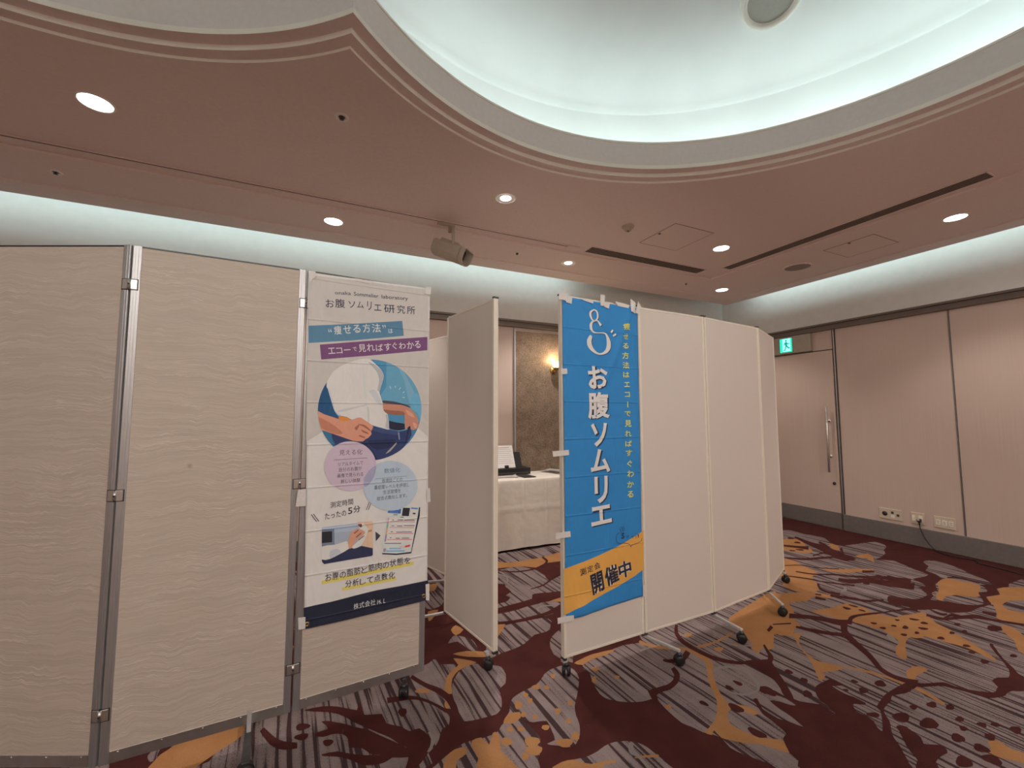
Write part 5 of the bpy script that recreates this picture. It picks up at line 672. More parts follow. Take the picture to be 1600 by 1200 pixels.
 ('P', 'p', 10, (168, 172, 182), '5612 10573 5602 10404 5567 10240 5508 10085 5427 9941 5323 9811 5201 9697 5062 9601 4909 9524 4744 9468 4571 9433 4393 9420 4213 9429 4034 9459 3859 9510 3691 9580 3532 9669 3386 9773 3253 9893 3137 10025 3038 10167 2960 10318 2901 10475 2864 10635 2849 10795 2856 10955 2885 11110 2937 11258 3009 11398 3101 11526 3212 11641 3340 11741 3483 11823 3640 11887 3806 11931 3981 11954 4161 11956 4343 11935 4523 11893 4699 11830 4867 11746 5025 11643 5169 11523 5296 11388 5404 11239 5492 11081 5556 10915 5596 10744'),
 ('P', 'p', 11, (152, 142, 160), '2924 10747 2886 10776 2856 10837 2855 10991 2881 11171 2980 11358 3104 11535 3255 11663 3392 11748 3441 11724 3453 11642 3421 11443 3362 11221 3251 11023 3136 10857 3060 10791 2998 10758 2958 10744'),
 ('T', 't', 12, (96, 58, 88), '見える化', (0.1681, 1.2339), (0.2753, 1.2341), 0.0268, 0.0),
 ('S', 't', 12, (96, 58, 88), '1446 12139 1591 12143 1780 12148 1988 12154 2191 12159 2405 12162 2633 12165 2843 12168 3005 12170 1446 12119 1592 12123 1781 12128 1988 12134 2191 12139 2405 12142 2633 12145 2843 12148 3005 12150'),
 ('T', 't', 12, (60, 52, 60), 'リアルタイムで', (0.1649, 1.1823), (0.2807, 1.1849), 0.0183, 0.0),
 ('T', 't', 12, (60, 52, 60), '自分のお腹が', (0.1695, 1.155), (0.2756, 1.1566), 0.0199, 0.0),
 ('T', 't', 12, (60, 52, 60), '画像で見られる', (0.1626, 1.1269), (0.2829, 1.1275), 0.0199, 0.0),
 ('T', 't', 12, (60, 52, 60), '新しい体験', (0.1789, 1.0979), (0.2689, 1.0992), 0.0199, 0.0),
 ('T', 't', 12, (84, 100, 132), '数値化', (0.3853, 1.1333), (0.4677, 1.1349), 0.0244, 0.0),
 ('S', 't', 12, (84, 100, 132), '3407 11099 3568 11103 3777 11108 4004 11113 4222 11118 4437 11122 4661 11126 4866 11129 5024 11132 3407 11081 3568 11085 3777 11090 4005 11095 4222 11100 4437 11104 4661 11108 4866 11111 5024 11114'),
 ('T', 't', 12, (60, 52, 60), '各項目ごとの', (0.3752, 1.086), (0.4803, 1.0875), 0.0209, 0.0),
 ('T', 't', 12, (60, 52, 60), '重症度レベルを評価し', (0.3377, 1.0558), (0.517, 1.0565), 0.0208, 0.0),
 ('T', 't', 12, (60, 52, 60), '生活習慣を', (0.3824, 1.0281), (0.4724, 1.0295), 0.0208, 0.0),
 ('T', 't', 12, (60, 52, 60), '総合点数化します。', (0.3525, 0.9994), (0.5062, 1.0028), 0.0207, 0.0),
 ('T', 't', 3, (60, 52, 60), '測定時間', (0.136, 0.9852), (0.2394, 0.9932), 0.0293, 0.0),
 ('T', 't', 3, (60, 52, 60), 'たったの', (0.1133, 0.9351), (0.209, 0.9424), 0.0291, 0.006),
 ('T', 't', 3, (60, 52, 60), '5', (0.2167, 0.9481), (0.2373, 0.949), 0.0313, 0.012),
 ('T', 't', 3, (60, 52, 60), '分', (0.2421, 0.9509), (0.2742, 0.9532), 0.0332, 0.012),
 ('S', 't', 3, (60, 52, 60), '537 9674 561 9639 593 9593 627 9543 659 9495 692 9448 727 9398 758 9352 782 9316 513 9658 537 9622 568 9576 602 9526 635 9479 667 9431 702 9381 733 9335 758 9300'),
 ('S', 't', 3, (60, 52, 60), '631 9687 656 9651 687 9604 721 9553 754 9504 788 9455 822 9404 854 9357 878 9320 607 9671 631 9635 662 9588 697 9537 730 9488 763 9438 797 9387 829 9340 854 9304'),
 ('S', 't', 3, (60, 52, 60), '3004 9606 3018 9643 3036 9690 3055 9742 3074 9791 3093 9841 3112 9892 3130 9940 3144 9976 3032 9596 3046 9632 3064 9680 3083 9731 3102 9781 3121 9830 3140 9882 3158 9929 3172 9966'),
 ('S', 't', 3, (60, 52, 60), '3103 9595 3117 9633 3135 9681 3154 9734 3173 9785 3192 9836 3211 9889 3229 9938 3243 9975 3131 9585 3145 9622 3163 9671 3182 9724 3201 9775 3220 9826 3239 9879 3257 9927 3271 9965'),
 ('P', 'photo', 3, (150, 152, 160), '1005 9007 2107 9012 3298 9021 3352 8974 3389 7360 3321 7322 2215 7322 1152 7300 1059 7434'),
 ('P', 'photo', 4, (160, 162, 172), '1014 8723 2179 8663 3307 8614 3298 9014 2170 9014 1006 9001'),
 ('P', 'photo', 5, (110, 114, 126), '1008 8913 1556 8867 1592 8137 1032 8125'),
 ('P', 'photo', 6, (34, 32, 38), '1012 8802 1462 8774 1482 8264 1027 8282'),
 ('P', 'photo', 5, (206, 162, 132), '2612 9064 3298 9021 3352 8974 3382 7675 3164 7708 2804 7861 2825 8283 2949 8529'),
 ('P', 'photo', 6, (170, 120, 96), '2786 8550 3307 8614 3310 8514 2820 8480'),
 ('P', 'photo', 6, (38, 40, 66), '1050 7529 1743 7637 2264 7845 2835 7889 3382 7692 3389 7360 3321 7322 2215 7322 1152 7300 1059 7434'),
 ('P', 'photo', 7, (206, 202, 198), '1032 8125 1277 8148 1577 8123 1874 8177 2129 8219 2186 8165 2195 8080 2244 7966 2248 7847 2063 7747 1835 7655 1622 7567 1414 7501 1213 7480 1050 7529 999 7828'),
 ('P', 'photo', 8, (176, 172, 172), '1404 7849 1545 7915 1705 7929 1837 7832 1895 7709 1662 7586 1414 7517 1373 7670'),
 ('P', 'photo', 7, (198, 190, 190), '2680 8925 2760 8979 2872 8983 3018 8839 3141 8668 3130 8556 3081 8445 3024 8289 2958 8133 2890 8002 2803 7893 2641 7836 2485 7811 2401 7846 2388 7923 2595 8094 2825 8283 2916 8433 2948 8562 2858 8626 2751 8686 2697 8808'),
 ('P', 'photo', 8, (192, 134, 108), '2194 8113 2211 8289 2247 8460 2316 8576 2400 8667 2502 8726 2620 8752 2793 8684 2947 8595 2985 8528 2967 8460 2838 8379 2696 8301 2629 8251 2571 8188 2480 8036 2388 7890 2312 7842 2248 7847 2212 7962'),
 ('P', 'photo', 9, (140, 84, 66), '2434 8565 2654 8699 2671 8647 2499 8507'),
 ('P', 'photo', 9, (140, 84, 66), '2535 8356 2786 8550 2820 8496 2600 8314'),
 ('P', 'photo', 9, (140, 84, 66), '2666 8207 2952 8396 2937 8333 2699 8170'),
 ('P', 'photo', 8, (110, 60, 50), '2615 8949 2808 8958 2844 8805 2748 8785'),
 ('P', 'photo', 3, (60, 52, 60), '3493 8489 3749 8254 3527 8002'),
 ('P', 'photo', 3, (28, 28, 40), '4109 9750 5780 9438 5768 8997 5342 7137 4561 7174 3854 7320 3834 7473 4015 8522'),
 ('P', 'photo', 4, (190, 188, 194), '4109 9750 5723 9461 5674 9079 5323 7209 4559 7242 3802 7395 3948 8497'),
 ('P', 'photo', 5, (206, 200, 196), '4088 9122 5640 8907 5405 7646 3961 7856'),
 ('P', 'photo', 5, (52, 90, 148), '4127 9714 4777 9623 4749 9225 4084 9333'),
 ('P', 'photo', 5, (40, 36, 44), '4868 9509 5236 9460 5182 9047 4805 9108'),
 ('P', 'photo', 5, (80, 110, 160), '5301 9478 5669 9411 5651 9345 5295 9408'),
 ('P', 'photo', 5, (212, 206, 202), '5285 9367 5652 9310 5585 8913 5237 8982'),
 ('P', 'photo', 6, (60, 56, 60), '5397 9198 5544 9171 5527 9095 5380 9126'),
 ('P', 'photo', 6, (190, 120, 116), '4213 8900 5496 8734 5497 8696 4214 8873'),
 ('P', 'photo', 6, (190, 120, 116), '4185 8615 5465 8441 5465 8403 4185 8588'),
 ('P', 'photo', 6, (186, 110, 108), '4139 8316 5433 8149 5434 8111 4140 8289'),
 ('P', 'photo', 6, (196, 90, 88), '4077 8027 5366 7853 5366 7814 4078 8000'),
 ('P', 'photo', 6, (110, 100, 108), '4316 8976 4403 8966 4404 8921 4317 8932'),
 ('P', 'photo', 6, (110, 100, 108), '4596 8950 4879 8916 4880 8871 4596 8905'),
 ('P', 'photo', 6, (110, 100, 108), '4951 8890 5495 8826 5495 8780 4952 8845'),
 ('P', 'photo', 6, (110, 100, 108), '4287 8687 4426 8669 4427 8625 4288 8642'),
 ('P', 'photo', 6, (110, 100, 108), '4567 8645 4850 8609 4850 8564 4567 8600'),
 ('P', 'photo', 6, (110, 100, 108), '4921 8618 5499 8545 5500 8500 4921 8573'),
 ('P', 'photo', 6, (110, 100, 108), '4258 8395 4362 8381 4363 8337 4259 8351'),
 ('P', 'photo', 6, (110, 100, 108), '4538 8341 4855 8299 4856 8254 4538 8296'),
 ('P', 'photo', 6, (110, 100, 108), '4855 8306 5359 8239 5360 8194 4856 8261'),
 ('P', 'photo', 6, (110, 100, 108), '4213 8106 4299 8094 4300 8050 4214 8062'),
 ('P', 'photo', 6, (110, 100, 108), '4509 8038 4720 8009 4720 7964 4509 7994'),
 ('P', 'photo', 6, (110, 100, 108), '4826 8001 5219 7946 5220 7901 4826 7956'),
 ('P', 'photo', 6, (110, 100, 108), '3961 7862 4795 7741 4796 7697 3962 7819'),
 ('P', 'photo', 6, (110, 100, 108), '4380 9232 4591 9208 4591 9163 4381 9187'),
 ('P', 'photo', 6, (110, 100, 108), '4734 9064 4913 9044 4913 8999 4735 9019'),
 ('P', 'photo', 6, (214, 140, 150), '4088 9105 4168 9096 4133 8811 4054 8821'),
 ('P', 'photo', 6, (120, 150, 130), '4054 8821 4133 8811 4104 8578 4025 8588'),
 ('P', 'photo', 6, (200, 150, 110), '4025 8588 4104 8578 4063 8245 3984 8256'),
 ('P', 'photo', 6, (150, 110, 140), '3984 8256 4063 8245 4022 7914 3944 7925'),
 ('P', 'photo', 6, (206, 50, 50), '5011 7566 5280 7595 5263 7494 5013 7480'),
 ('P', 'photo', 6, (220, 160, 160), '4728 7591 5011 7566 5006 7481 4736 7511'),
 ('P', 'photo', 6, (120, 150, 196), '4206 7577 4800 7488 4794 7434 4201 7524'),
 ('P', 'photo', 6, (120, 150, 196), '4037 7482 4998 7345 4981 7279 4032 7416'),
 ('P', 'photo', 6, (150, 120, 130), '3916 7594 4035 7583 4005 7420 3896 7437'),
 ('P', 'photo', 6, (110, 140, 180), '4201 9501 4656 9442 4657 9407 4202 9467'),
 ('P', 'photo', 6, (110, 140, 180), '4169 9385 4623 9328 4624 9301 4169 9358'),
 ('P', 'p', 2, (208, 178, 92), '1061 6558 5484 6696 5487 6522 1089 6382'),
 ('P', 'p', 2, (208, 178, 92), '1979 6084 4542 6091 4606 5927 2007 5920'),
 ('T', 't', 3, (44, 38, 52), 'お', (0.123, 0.6483), (0.1507, 0.6495), 0.0347, 0.006),
 ('T', 't', 3, (44, 38, 52), '腹', (0.1545, 0.6496), (0.1825, 0.6508), 0.0349, 0.006),
 ('T', 't', 3, (44, 38, 52), 'の', (0.1864, 0.6509), (0.2149, 0.6521), 0.0296, 0.006),
 ('T', 't', 3, (44, 38, 52), '脂', (0.2188, 0.6523), (0.2478, 0.6534), 0.0355, 0.006),
 ('T', 't', 3, (44, 38, 52), '肪', (0.2518, 0.6536), (0.2813, 0.6548), 0.0358, 0.006),
 ('T', 't', 3, (44, 38, 52), 'と', (0.2853, 0.655), (0.3153, 0.6562), 0.0303, 0.006),
 ('T', 't', 3, (44, 38, 52), '筋', (0.3194, 0.6564), (0.3498, 0.6576), 0.0363, 0.006),
 ('T', 't', 3, (44, 38, 52), '肉', (0.354, 0.6578), (0.385, 0.659), 0.0367, 0.006),
 ('T', 't', 3, (44, 38, 52), 'の', (0.3892, 0.6592), (0.4207, 0.6605), 0.0311, 0.006),
 ('T', 't', 3, (44, 38, 52), '状', (0.4251, 0.6607), (0.4571, 0.662), 0.0373, 0.006),
 ('T', 't', 3, (44, 38, 52), '態', (0.4615, 0.6621), (0.494, 0.6635), 0.0376, 0.006),
 ('T', 't', 3, (44, 38, 52), 'を', (0.4985, 0.6636), (0.5316, 0.665), 0.0319, 0.006),
 ('T', 't', 3, (44, 38, 52), '分', (0.2124, 0.6028), (0.2415, 0.6028), 0.0337, 0.008),
 ('T', 't', 3, (44, 38, 52), '析', (0.2455, 0.6028), (0.275, 0.6027), 0.034, 0.008),
 ('T', 't', 3, (44, 38, 52), 'し', (0.2791, 0.6027), (0.3091, 0.6027), 0.0288, 0.008),
 ('T', 't', 3, (44, 38, 52), 'て', (0.3132, 0.6027), (0.3438, 0.6026), 0.029, 0.008),
 ('T', 't', 3, (44, 38, 52), '点', (0.348, 0.6026), (0.379, 0.6026), 0.0348, 0.008),
 ('T', 't', 3, (44, 38, 52), '数', (0.3833, 0.6026), (0.4148, 0.6025), 0.0351, 0.008),
 ('T', 't', 3, (44, 38, 52), '化', (0.4192, 0.6025), (0.4513, 0.6025), 0.0354, 0.008),
 ('P', 'p', 2, (26, 28, 44), '344 5485 860 5503 1524 5516 2523 5578 3658 5618 4858 5592 6278 5598 6293 4600 4878 4575 3190 4535 1628 4536 375 4528'),
 ('T', 't', 3, (200, 196, 200), '株', (0.254, 0.4931), (0.277, 0.4932), 0.0274, 0.0),
 ('T', 't', 3, (200, 196, 200), '式', (0.2802, 0.4932), (0.3035, 0.4933), 0.0275, 0.0),
 ('T', 't', 3, (200, 196, 200), '会', (0.3067, 0.4933), (0.3303, 0.4933), 0.0277, 0.0),
 ('T', 't', 3, (200, 196, 200), '社', (0.3335, 0.4934), (0.3574, 0.4934), 0.0279, 0.0),
 ('T', 't', 3, (200, 196, 200), 'H', (0.3657, 0.4937), (0.379, 0.4924), 0.0207, 0.0),
 ('T', 't', 3, (200, 196, 200), 'I', (0.3857, 0.4927), (0.3874, 0.494), 0.0207, 0.0),
 ('T', 't', 3, (200, 196, 200), 'L', (0.3958, 0.493), (0.406, 0.4925), 0.0208, 0.0),
]}
# prints of the banner: u along the panel and height, in tenths of a millimetre
BANNER2 = {'pl': ((1.2948, 2.095), (0.999, 0.0438), (0.0438, -0.999)), 'quad': [(0.007, 2.119), (0.5861, 2.1154), (0.5781, 0.3286), (0.0111, 0.3053)], 'grom': [], 'tape': [[(-0.0208, 2.135), (0.0367, 2.1374), (0.0345, 2.0967), (-0.0212, 2.096)], [(0.013, 2.1674), (0.0312, 2.1678), (0.0319, 2.0921), (0.0059, 2.0959)], [(0.0273, 2.1254), (0.0733, 2.1243), (0.067, 2.0786), (0.0268, 2.0843)], [(0.2823, 2.164), (0.3173, 2.1648), (0.3121, 2.0954), (0.2832, 2.0946)], [(0.3127, 2.1236), (0.3566, 2.1246), (0.3461, 2.0833), (0.312, 2.0898)], [(0.113, 2.1222), (0.231, 2.1227), (0.2238, 2.1007), (0.1656, 2.1089)], [(0.4, 2.1365), (0.5078, 2.1267), (0.5022, 2.1047), (0.4162, 2.1091)], [(0.5216, 2.1693), (0.5551, 2.1383), (0.5594, 2.0763), (0.5141, 2.0828)], [(0.5864, 2.1579), (0.6123, 2.1295), (0.5911, 2.0779), (0.5569, 2.0799)], [(-0.0112, 1.6931), (0.0302, 1.6978), (0.0318, 1.6667), (-0.0095, 1.6614)], [(-0.0742, 1.2296), (0.0345, 1.234), (0.0362, 1.2045), (-0.0706, 1.199)], [(-0.0595, 0.7832), (0.0388, 0.7835), (0.0427, 0.7514), (-0.0577, 0.752)], [(-0.0495, 0.3332), (0.0543, 0.3286), (0.0581, 0.2962), (-0.0477, 0.3018)], [(0.5725, 0.3996), (0.5906, 0.3917), (0.5859, 0.3262), (0.5727, 0.3239)]], 'art': [
 ('S', 'logo', 2, (24, 40, 66), '2393 20565 2343 20534 2284 20489 2232 20440 2200 20401 2196 20371 2195 20329 2200 20282 2206 20241 2222 20189 2245 20126 2273 20066 2299 20023 2332 20006 2377 19992 2424 19988 2464 19991 2500 20020 2539 20062 2573 20110 2597 20152 2606 20197 2612 20252 2613 20308 2611 20357 2600 20401 2585 20450 2567 20494 2549 20525 2519 20542 2478 20558 2433 20566 2393 20565 2369 20647 2296 20619 2221 20581 2149 20536 2084 20479 2051 20405 2038 20336 2037 20268 2048 20195 2084 20124 2129 20057 2180 19996 2237 19943 2303 19918 2366 19908 2428 19908 2492 19919 2552 19953 2607 19995 2658 20044 2703 20102 2726 20171 2739 20240 2744 20308 2741 20377 2721 20442 2693 20500 2658 20553 2613 20603 2555 20631 2498 20646 2437 20652 2369 20647'),
 ('S', 'logo', 2, (24, 40, 66), '2514 19996 2544 19998 2586 20000 2633 20000 2683 19993 2728 19970 2766 19944 2801 19917 2836 19889 2875 19854 2915 19814 2951 19777 2979 19750 2514 19934 2546 19933 2585 19932 2625 19929 2653 19921 2671 19900 2692 19871 2714 19836 2738 19801 2766 19760 2796 19715 2825 19673 2847 19640'),
 ('S', 'logo', 2, (24, 40, 66), '2525 19922 2477 19904 2415 19883 2354 19857 2311 19829 2289 19788 2268 19735 2253 19682 2245 19642 2245 19600 2246 19542 2251 19486 2258 19442 2274 19405 2301 19359 2334 19316 2371 19282 2425 19266 2493 19258 2567 19255 2644 19254 2733 19261 2829 19274 2925 19286 3014 19294 3086 19294 3152 19293 3216 19285 3285 19265 3345 19219 3397 19168 3444 19112 3491 19051 3534 18981 3576 18907 3613 18828 3644 18741 3655 18651 3659 18564 3653 18474 3631 18373 3581 18282 3525 18207 3462 18139 3388 18073 3302 18023 3216 17986 3131 17956 3049 17929 2974 17913 2904 17903 2835 17896 2765 17893 2696 17898 2629 17907 2560 17920 2485 17939 2402 17971 2318 18007 2233 18048 2148 18097 2073 18154 2004 18213 1940 18279 1880 18362 1848 18456 1834 18540 1831 18623 1841 18719 1880 18811 1927 18882 1973 18940 2011 18987 2041 19018 2069 19040 2090 19053 2106 19062 2503 19996 2454 19986 2388 19972 2314 19953 2241 19923 2181 19873 2129 19820 2083 19760 2047 19684 2041 19598 2048 19519 2066 19442 2096 19364 2150 19303 2207 19259 2269 19223 2339 19194 2415 19185 2491 19184 2568 19188 2648 19192 2740 19200 2836 19211 2931 19220 3016 19224 3082 19219 3141 19212 3192 19198 3229 19179 3253 19141 3276 19089 3297 19030 3313 18971 3323 18904 3330 18832 3334 18761 3334 18699 3332 18640 3329 18575 3324 18516 3319 18471 3305 18423 3283 18360 3255 18297 3228 18243 3184 18195 3126 18142 3062 18094 3001 18053 2944 18029 2884 18012 2825 18000 2767 17995 2710 18002 2652 18015 2594 18035 2539 18061 2479 18105 2415 18159 2354 18217 2304 18271 2267 18330 2231 18394 2202 18454 2186 18498 2180 18533 2172 18579 2167 18626 2163 18659 2167 18696 2181 18755 2200 18818 2217 18875 2222 18907 2226 18931 2229 18953 2234 18972'),
 ('S', 'logo', 2, (24, 40, 66), '3894 19476 3878 19455 3858 19428 3835 19399 3814 19373 3792 19353 3769 19333 3748 19315 3731 19302 3806 19554 3787 19535 3763 19512 3737 19486 3714 19461 3696 19436 3680 19410 3666 19386 3655 19368'),
 ('S', 'logo', 2, (24, 40, 66), '4118 19236 4091 19216 4056 19190 4018 19163 3984 19141 3951 19128 3918 19117 3887 19108 3863 19101 4070 19326 4038 19314 3997 19299 3953 19282 3914 19263 3885 19240 3859 19216 3836 19192 3819 19175'),
 ('S', 'logo', 3, (228, 222, 220), '2343 20594 2292 20563 2234 20519 2182 20470 2150 20431 2147 20401 2146 20359 2151 20313 2157 20270 2172 20218 2195 20155 2223 20096 2248 20053 2280 20036 2326 20022 2373 20018 2413 20021 2449 20050 2488 20092 2522 20140 2546 20182 2555 20227 2561 20282 2562 20339 2560 20387 2550 20430 2536 20479 2517 20523 2499 20554 2469 20571 2428 20587 2383 20595 2343 20594 2319 20676 2246 20648 2171 20611 2099 20566 2034 20509 2001 20434 1989 20365 1988 20298 1999 20226 2035 20154 2079 20088 2129 20026 2186 19973 2252 19948 2315 19938 2377 19938 2441 19949 2501 19983 2556 20025 2607 20074 2652 20132 2676 20201 2689 20269 2694 20338 2692 20407 2671 20472 2643 20530 2608 20583 2563 20632 2505 20659 2448 20675 2387 20681 2319 20676'),
 ('S', 'logo', 3, (228, 222, 220), '2464 20026 2494 20028 2535 20030 2582 20030 2632 20023 2677 20000 2715 19974 2750 19947 2785 19919 2824 19884 2864 19844 2900 19807 2928 19780 2464 19964 2495 19963 2535 19962 2574 19959 2602 19951 2620 19930 2641 19901 2663 19866 2687 19831 2715 19790 2745 19745 2774 19703 2796 19670'),
 ('S', 'logo', 3, (228, 222, 220), '2475 19952 2427 19934 2365 19913 2304 19887 2261 19859 2239 19818 2218 19765 2203 19712 2195 19672 2195 19630 2196 19572 2201 19515 2208 19472 2224 19435 2250 19390 2284 19347 2321 19313 2375 19297 2442 19289 2516 19286 2593 19285 2682 19292 2778 19305 2874 19317 2963 19325 3035 19325 3100 19324 3164 19316 3233 19296 3293 19250 3345 19199 3392 19143 3439 19082 3482 19012 3524 18939 3561 18860 3592 18773 3603 18682 3607 18596 3601 18505 3579 18404 3529 18313 3473 18238 3410 18170 3336 18104 3250 18054 3164 18017 3080 17987 2998 17960 2923 17944 2853 17934 2785 17928 2715 17925 2646 17930 2579 17939 2510 17951 2435 17970 2352 18002 2268 18038 2182 18079 2098 18128 2023 18185 1954 18245 1890 18310 1831 18393 1799 18487 1785 18571 1782 18654 1792 18750 1831 18842 1878 18912 1924 18970 1962 19017 1992 19047 2018 19069 2040 19082 2056 19092 2453 20026 2404 20016 2338 20002 2264 19983 2191 19953 2131 19903 2079 19850 2033 19790 1997 19714 1991 19628 1998 19549 2016 19472 2046 19394 2100 19333 2157 19289 2220 19254 2289 19225 2365 19216 2440 19215 2517 19219 2597 19223 2688 19231 2785 19242 2880 19251 2965 19255 3031 19250 3090 19243 3140 19229 3177 19210 3201 19172 3224 19120 3245 19061 3261 19002 3271 18936 3278 18864 3282 18793 3282 18731 3280 18672 3277 18607 3272 18547 3267 18502 3253 18454 3231 18391 3203 18328 3176 18274 3132 18226 3074 18173 3010 18125 2950 18084 2893 18060 2834 18043 2775 18032 2717 18027 2660 18034 2602 18047 2544 18066 2489 18092 2429 18136 2365 18190 2304 18248 2254 18302 2217 18361 2182 18424 2153 18485 2137 18529 2131 18563 2123 18610 2118 18658 2114 18690 2117 18726 2132 18785 2151 18848 2168 18905 2174 18938 2177 18963 2181 18985 2184 19004'),
 ('S', 'logo', 3, (228, 222, 220), '3841 19507 3825 19486 3805 19459 3782 19430 3761 19404 3739 19384 3717 19364 3696 19347 3679 19334 3753 19585 3734 19566 3710 19542 3684 19516 3661 19492 3644 19467 3627 19441 3613 19418 3603 19400'),
 ('S', 'logo', 3, (228, 222, 220), '4065 19268 4039 19248 4004 19221 3966 19194 3931 19172 3899 19159 3865 19148 3834 19140 3810 19133 4017 19356 3985 19345 3944 19330 3901 19312 3863 19294 3833 19272 3807 19247 3784 19225 3766 19207'),
 ('T', 't', 2, (24, 40, 66), 'お', (0.1964, 1.5764), (0.3437, 1.5896), 0.1372, 0.05),
 ('T', 't', 3, (228, 222, 220), 'お', (0.1887, 1.5815), (0.3357, 1.5949), 0.1371, 0.03),
 ('T', 't', 2, (24, 40, 66), '腹', (0.1877, 1.4001), (0.351, 1.4048), 0.1609, 0.05),
 ('T', 't', 3, (228, 222, 220), '腹', (0.1801, 1.4054), (0.3431, 1.4103), 0.1606, 0.03),
 ('T', 't', 2, (24, 40, 66), 'ソ', (0.2088, 1.2373), (0.3299, 1.2403), 0.1396, 0.05),
 ('T', 't', 3, (228, 222, 220), 'ソ', (0.2012, 1.2428), (0.322, 1.2459), 0.1394, 0.03),
 ('T', 't', 2, (24, 40, 66), 'ム', (0.2003, 1.0837), (0.3464, 1.0841), 0.1407, 0.05),
 ('T', 't', 3, (228, 222, 220), 'ム', (0.1922, 1.0897), (0.338, 1.0903), 0.1406, 0.03),
 ('T', 't', 2, (24, 40, 66), 'リ', (0.225, 0.9089), (0.3252, 0.9089), 0.156, 0.05),
 ('T', 't', 3, (228, 222, 220), 'リ', (0.2169, 0.9152), (0.3169, 0.9152), 0.1558, 0.03),
 ('T', 't', 2, (24, 40, 66), 'エ', (0.1992, 0.7823), (0.3517, 0.7905), 0.1085, 0.05),
 ('T', 't', 3, (228, 222, 220), 'エ', (0.1913, 0.7886), (0.3433, 0.797), 0.1083, 0.03),
 ('T', 't', 3, (216, 190, 84), '痩', (0.4578, 1.9602), (0.5196, 1.9669), 0.0422, 0.015),
 ('T', 't', 3, (216, 190, 84), 'せ', (0.4526, 1.9019), (0.5043, 1.9072), 0.0343, 0.015),
 ('T', 't', 3, (216, 190, 84), 'る', (0.4547, 1.8436), (0.5038, 1.8482), 0.0341, 0.015),
 ('T', 't', 3, (216, 190, 84), '方', (0.4505, 1.7785), (0.5044, 1.7827), 0.0416, 0.015),
 ('T', 't', 3, (216, 190, 84), '法', (0.4525, 1.7177), (0.5064, 1.7214), 0.0415, 0.015),
 ('T', 't', 3, (216, 190, 84), 'は', (0.4547, 1.6618), (0.506, 1.6649), 0.0357, 0.015),
 ('T', 't', 3, (216, 190, 84), 'エ', (0.4628, 1.6043), (0.5068, 1.6066), 0.0299, 0.015),
 ('T', 't', 3, (216, 190, 84), 'コ', (0.4647, 1.5412), (0.5062, 1.543), 0.0317, 0.015),
 ('P', 't', 3, (216, 190, 84), '4822 15137 4895 15138 4897 14785 4824 14784'),
 ('T', 't', 3, (216, 190, 84), 'で', (0.4615, 1.4229), (0.5102, 1.4238), 0.0315, 0.015),
 ('T', 't', 3, (216, 190, 84), '見', (0.4597, 1.3576), (0.5132, 1.3579), 0.0424, 0.015),
 ('T', 't', 3, (216, 190, 84), 'れ', (0.4581, 1.2982), (0.5114, 1.2979), 0.0368, 0.015),
 ('T', 't', 3, (216, 190, 84), 'ば', (0.4588, 1.237), (0.5121, 1.2362), 0.0366, 0.015),
 ('T', 't', 3, (216, 190, 84), 'す', (0.4608, 1.1788), (0.514, 1.1774), 0.0383, 0.015),
 ('T', 't', 3, (216, 190, 84), 'ぐ', (0.4717, 1.1124), (0.5133, 1.1141), 0.0389, 0.015),
 ('T', 't', 3, (216, 190, 84), 'わ', (0.47, 1.0505), (0.5245, 1.0509), 0.0408, 0.015),
 ('T', 't', 3, (216, 190, 84), 'か', (0.4683, 0.9879), (0.5226, 0.9877), 0.0387, 0.015),
 ('T', 't', 3, (216, 190, 84), 'る', (0.4679, 0.9284), (0.5169, 0.928), 0.0385, 0.015),
 ('P', 'p', 1, (220, 140, 64), '-25 5816 60 5829 1514 6040 2674 6246 3888 6518 4904 6825 5826 7142 5933 7187 5885 4874 5094 4576 3830 4218 2625 3956 1474 3732 808 3602 158 3391 -33 3388'),
 ('T', 't', 3, (26, 28, 44), '測', (0.108, 0.5246), (0.1511, 0.5315), 0.0387, 0.012),
 ('T', 't', 3, (26, 28, 44), '定', (0.1583, 0.5332), (0.2004, 0.5395), 0.0372, 0.012),
 ('T', 't', 3, (26, 28, 44), '会', (0.2078, 0.5418), (0.2545, 0.5488), 0.0376, 0.012),
 ('T', 't', 2, (228, 222, 220), '開', (0.1942, 0.4038), (0.2828, 0.4197), 0.1177, 0.075),
 ('T', 't', 2, (228, 222, 220), '催', (0.2954, 0.4311), (0.3945, 0.451), 0.1093, 0.075),
 ('T', 't', 2, (228, 222, 220), '中', (0.3947, 0.4576), (0.4924, 0.471), 0.0947, 0.075),
 ('T', 't', 3, (26, 28, 44), '開', (0.1942, 0.4038), (0.2828, 0.4197), 0.1177, 0.03),
 ('T', 't', 3, (26, 28, 44), '催', (0.2954, 0.4311), (0.3945, 0.451), 0.1093, 0.03),
 ('T', 't', 3, (26, 28, 44), '中', (0.3947, 0.4576), (0.4924, 0.471), 0.0947, 0.03),
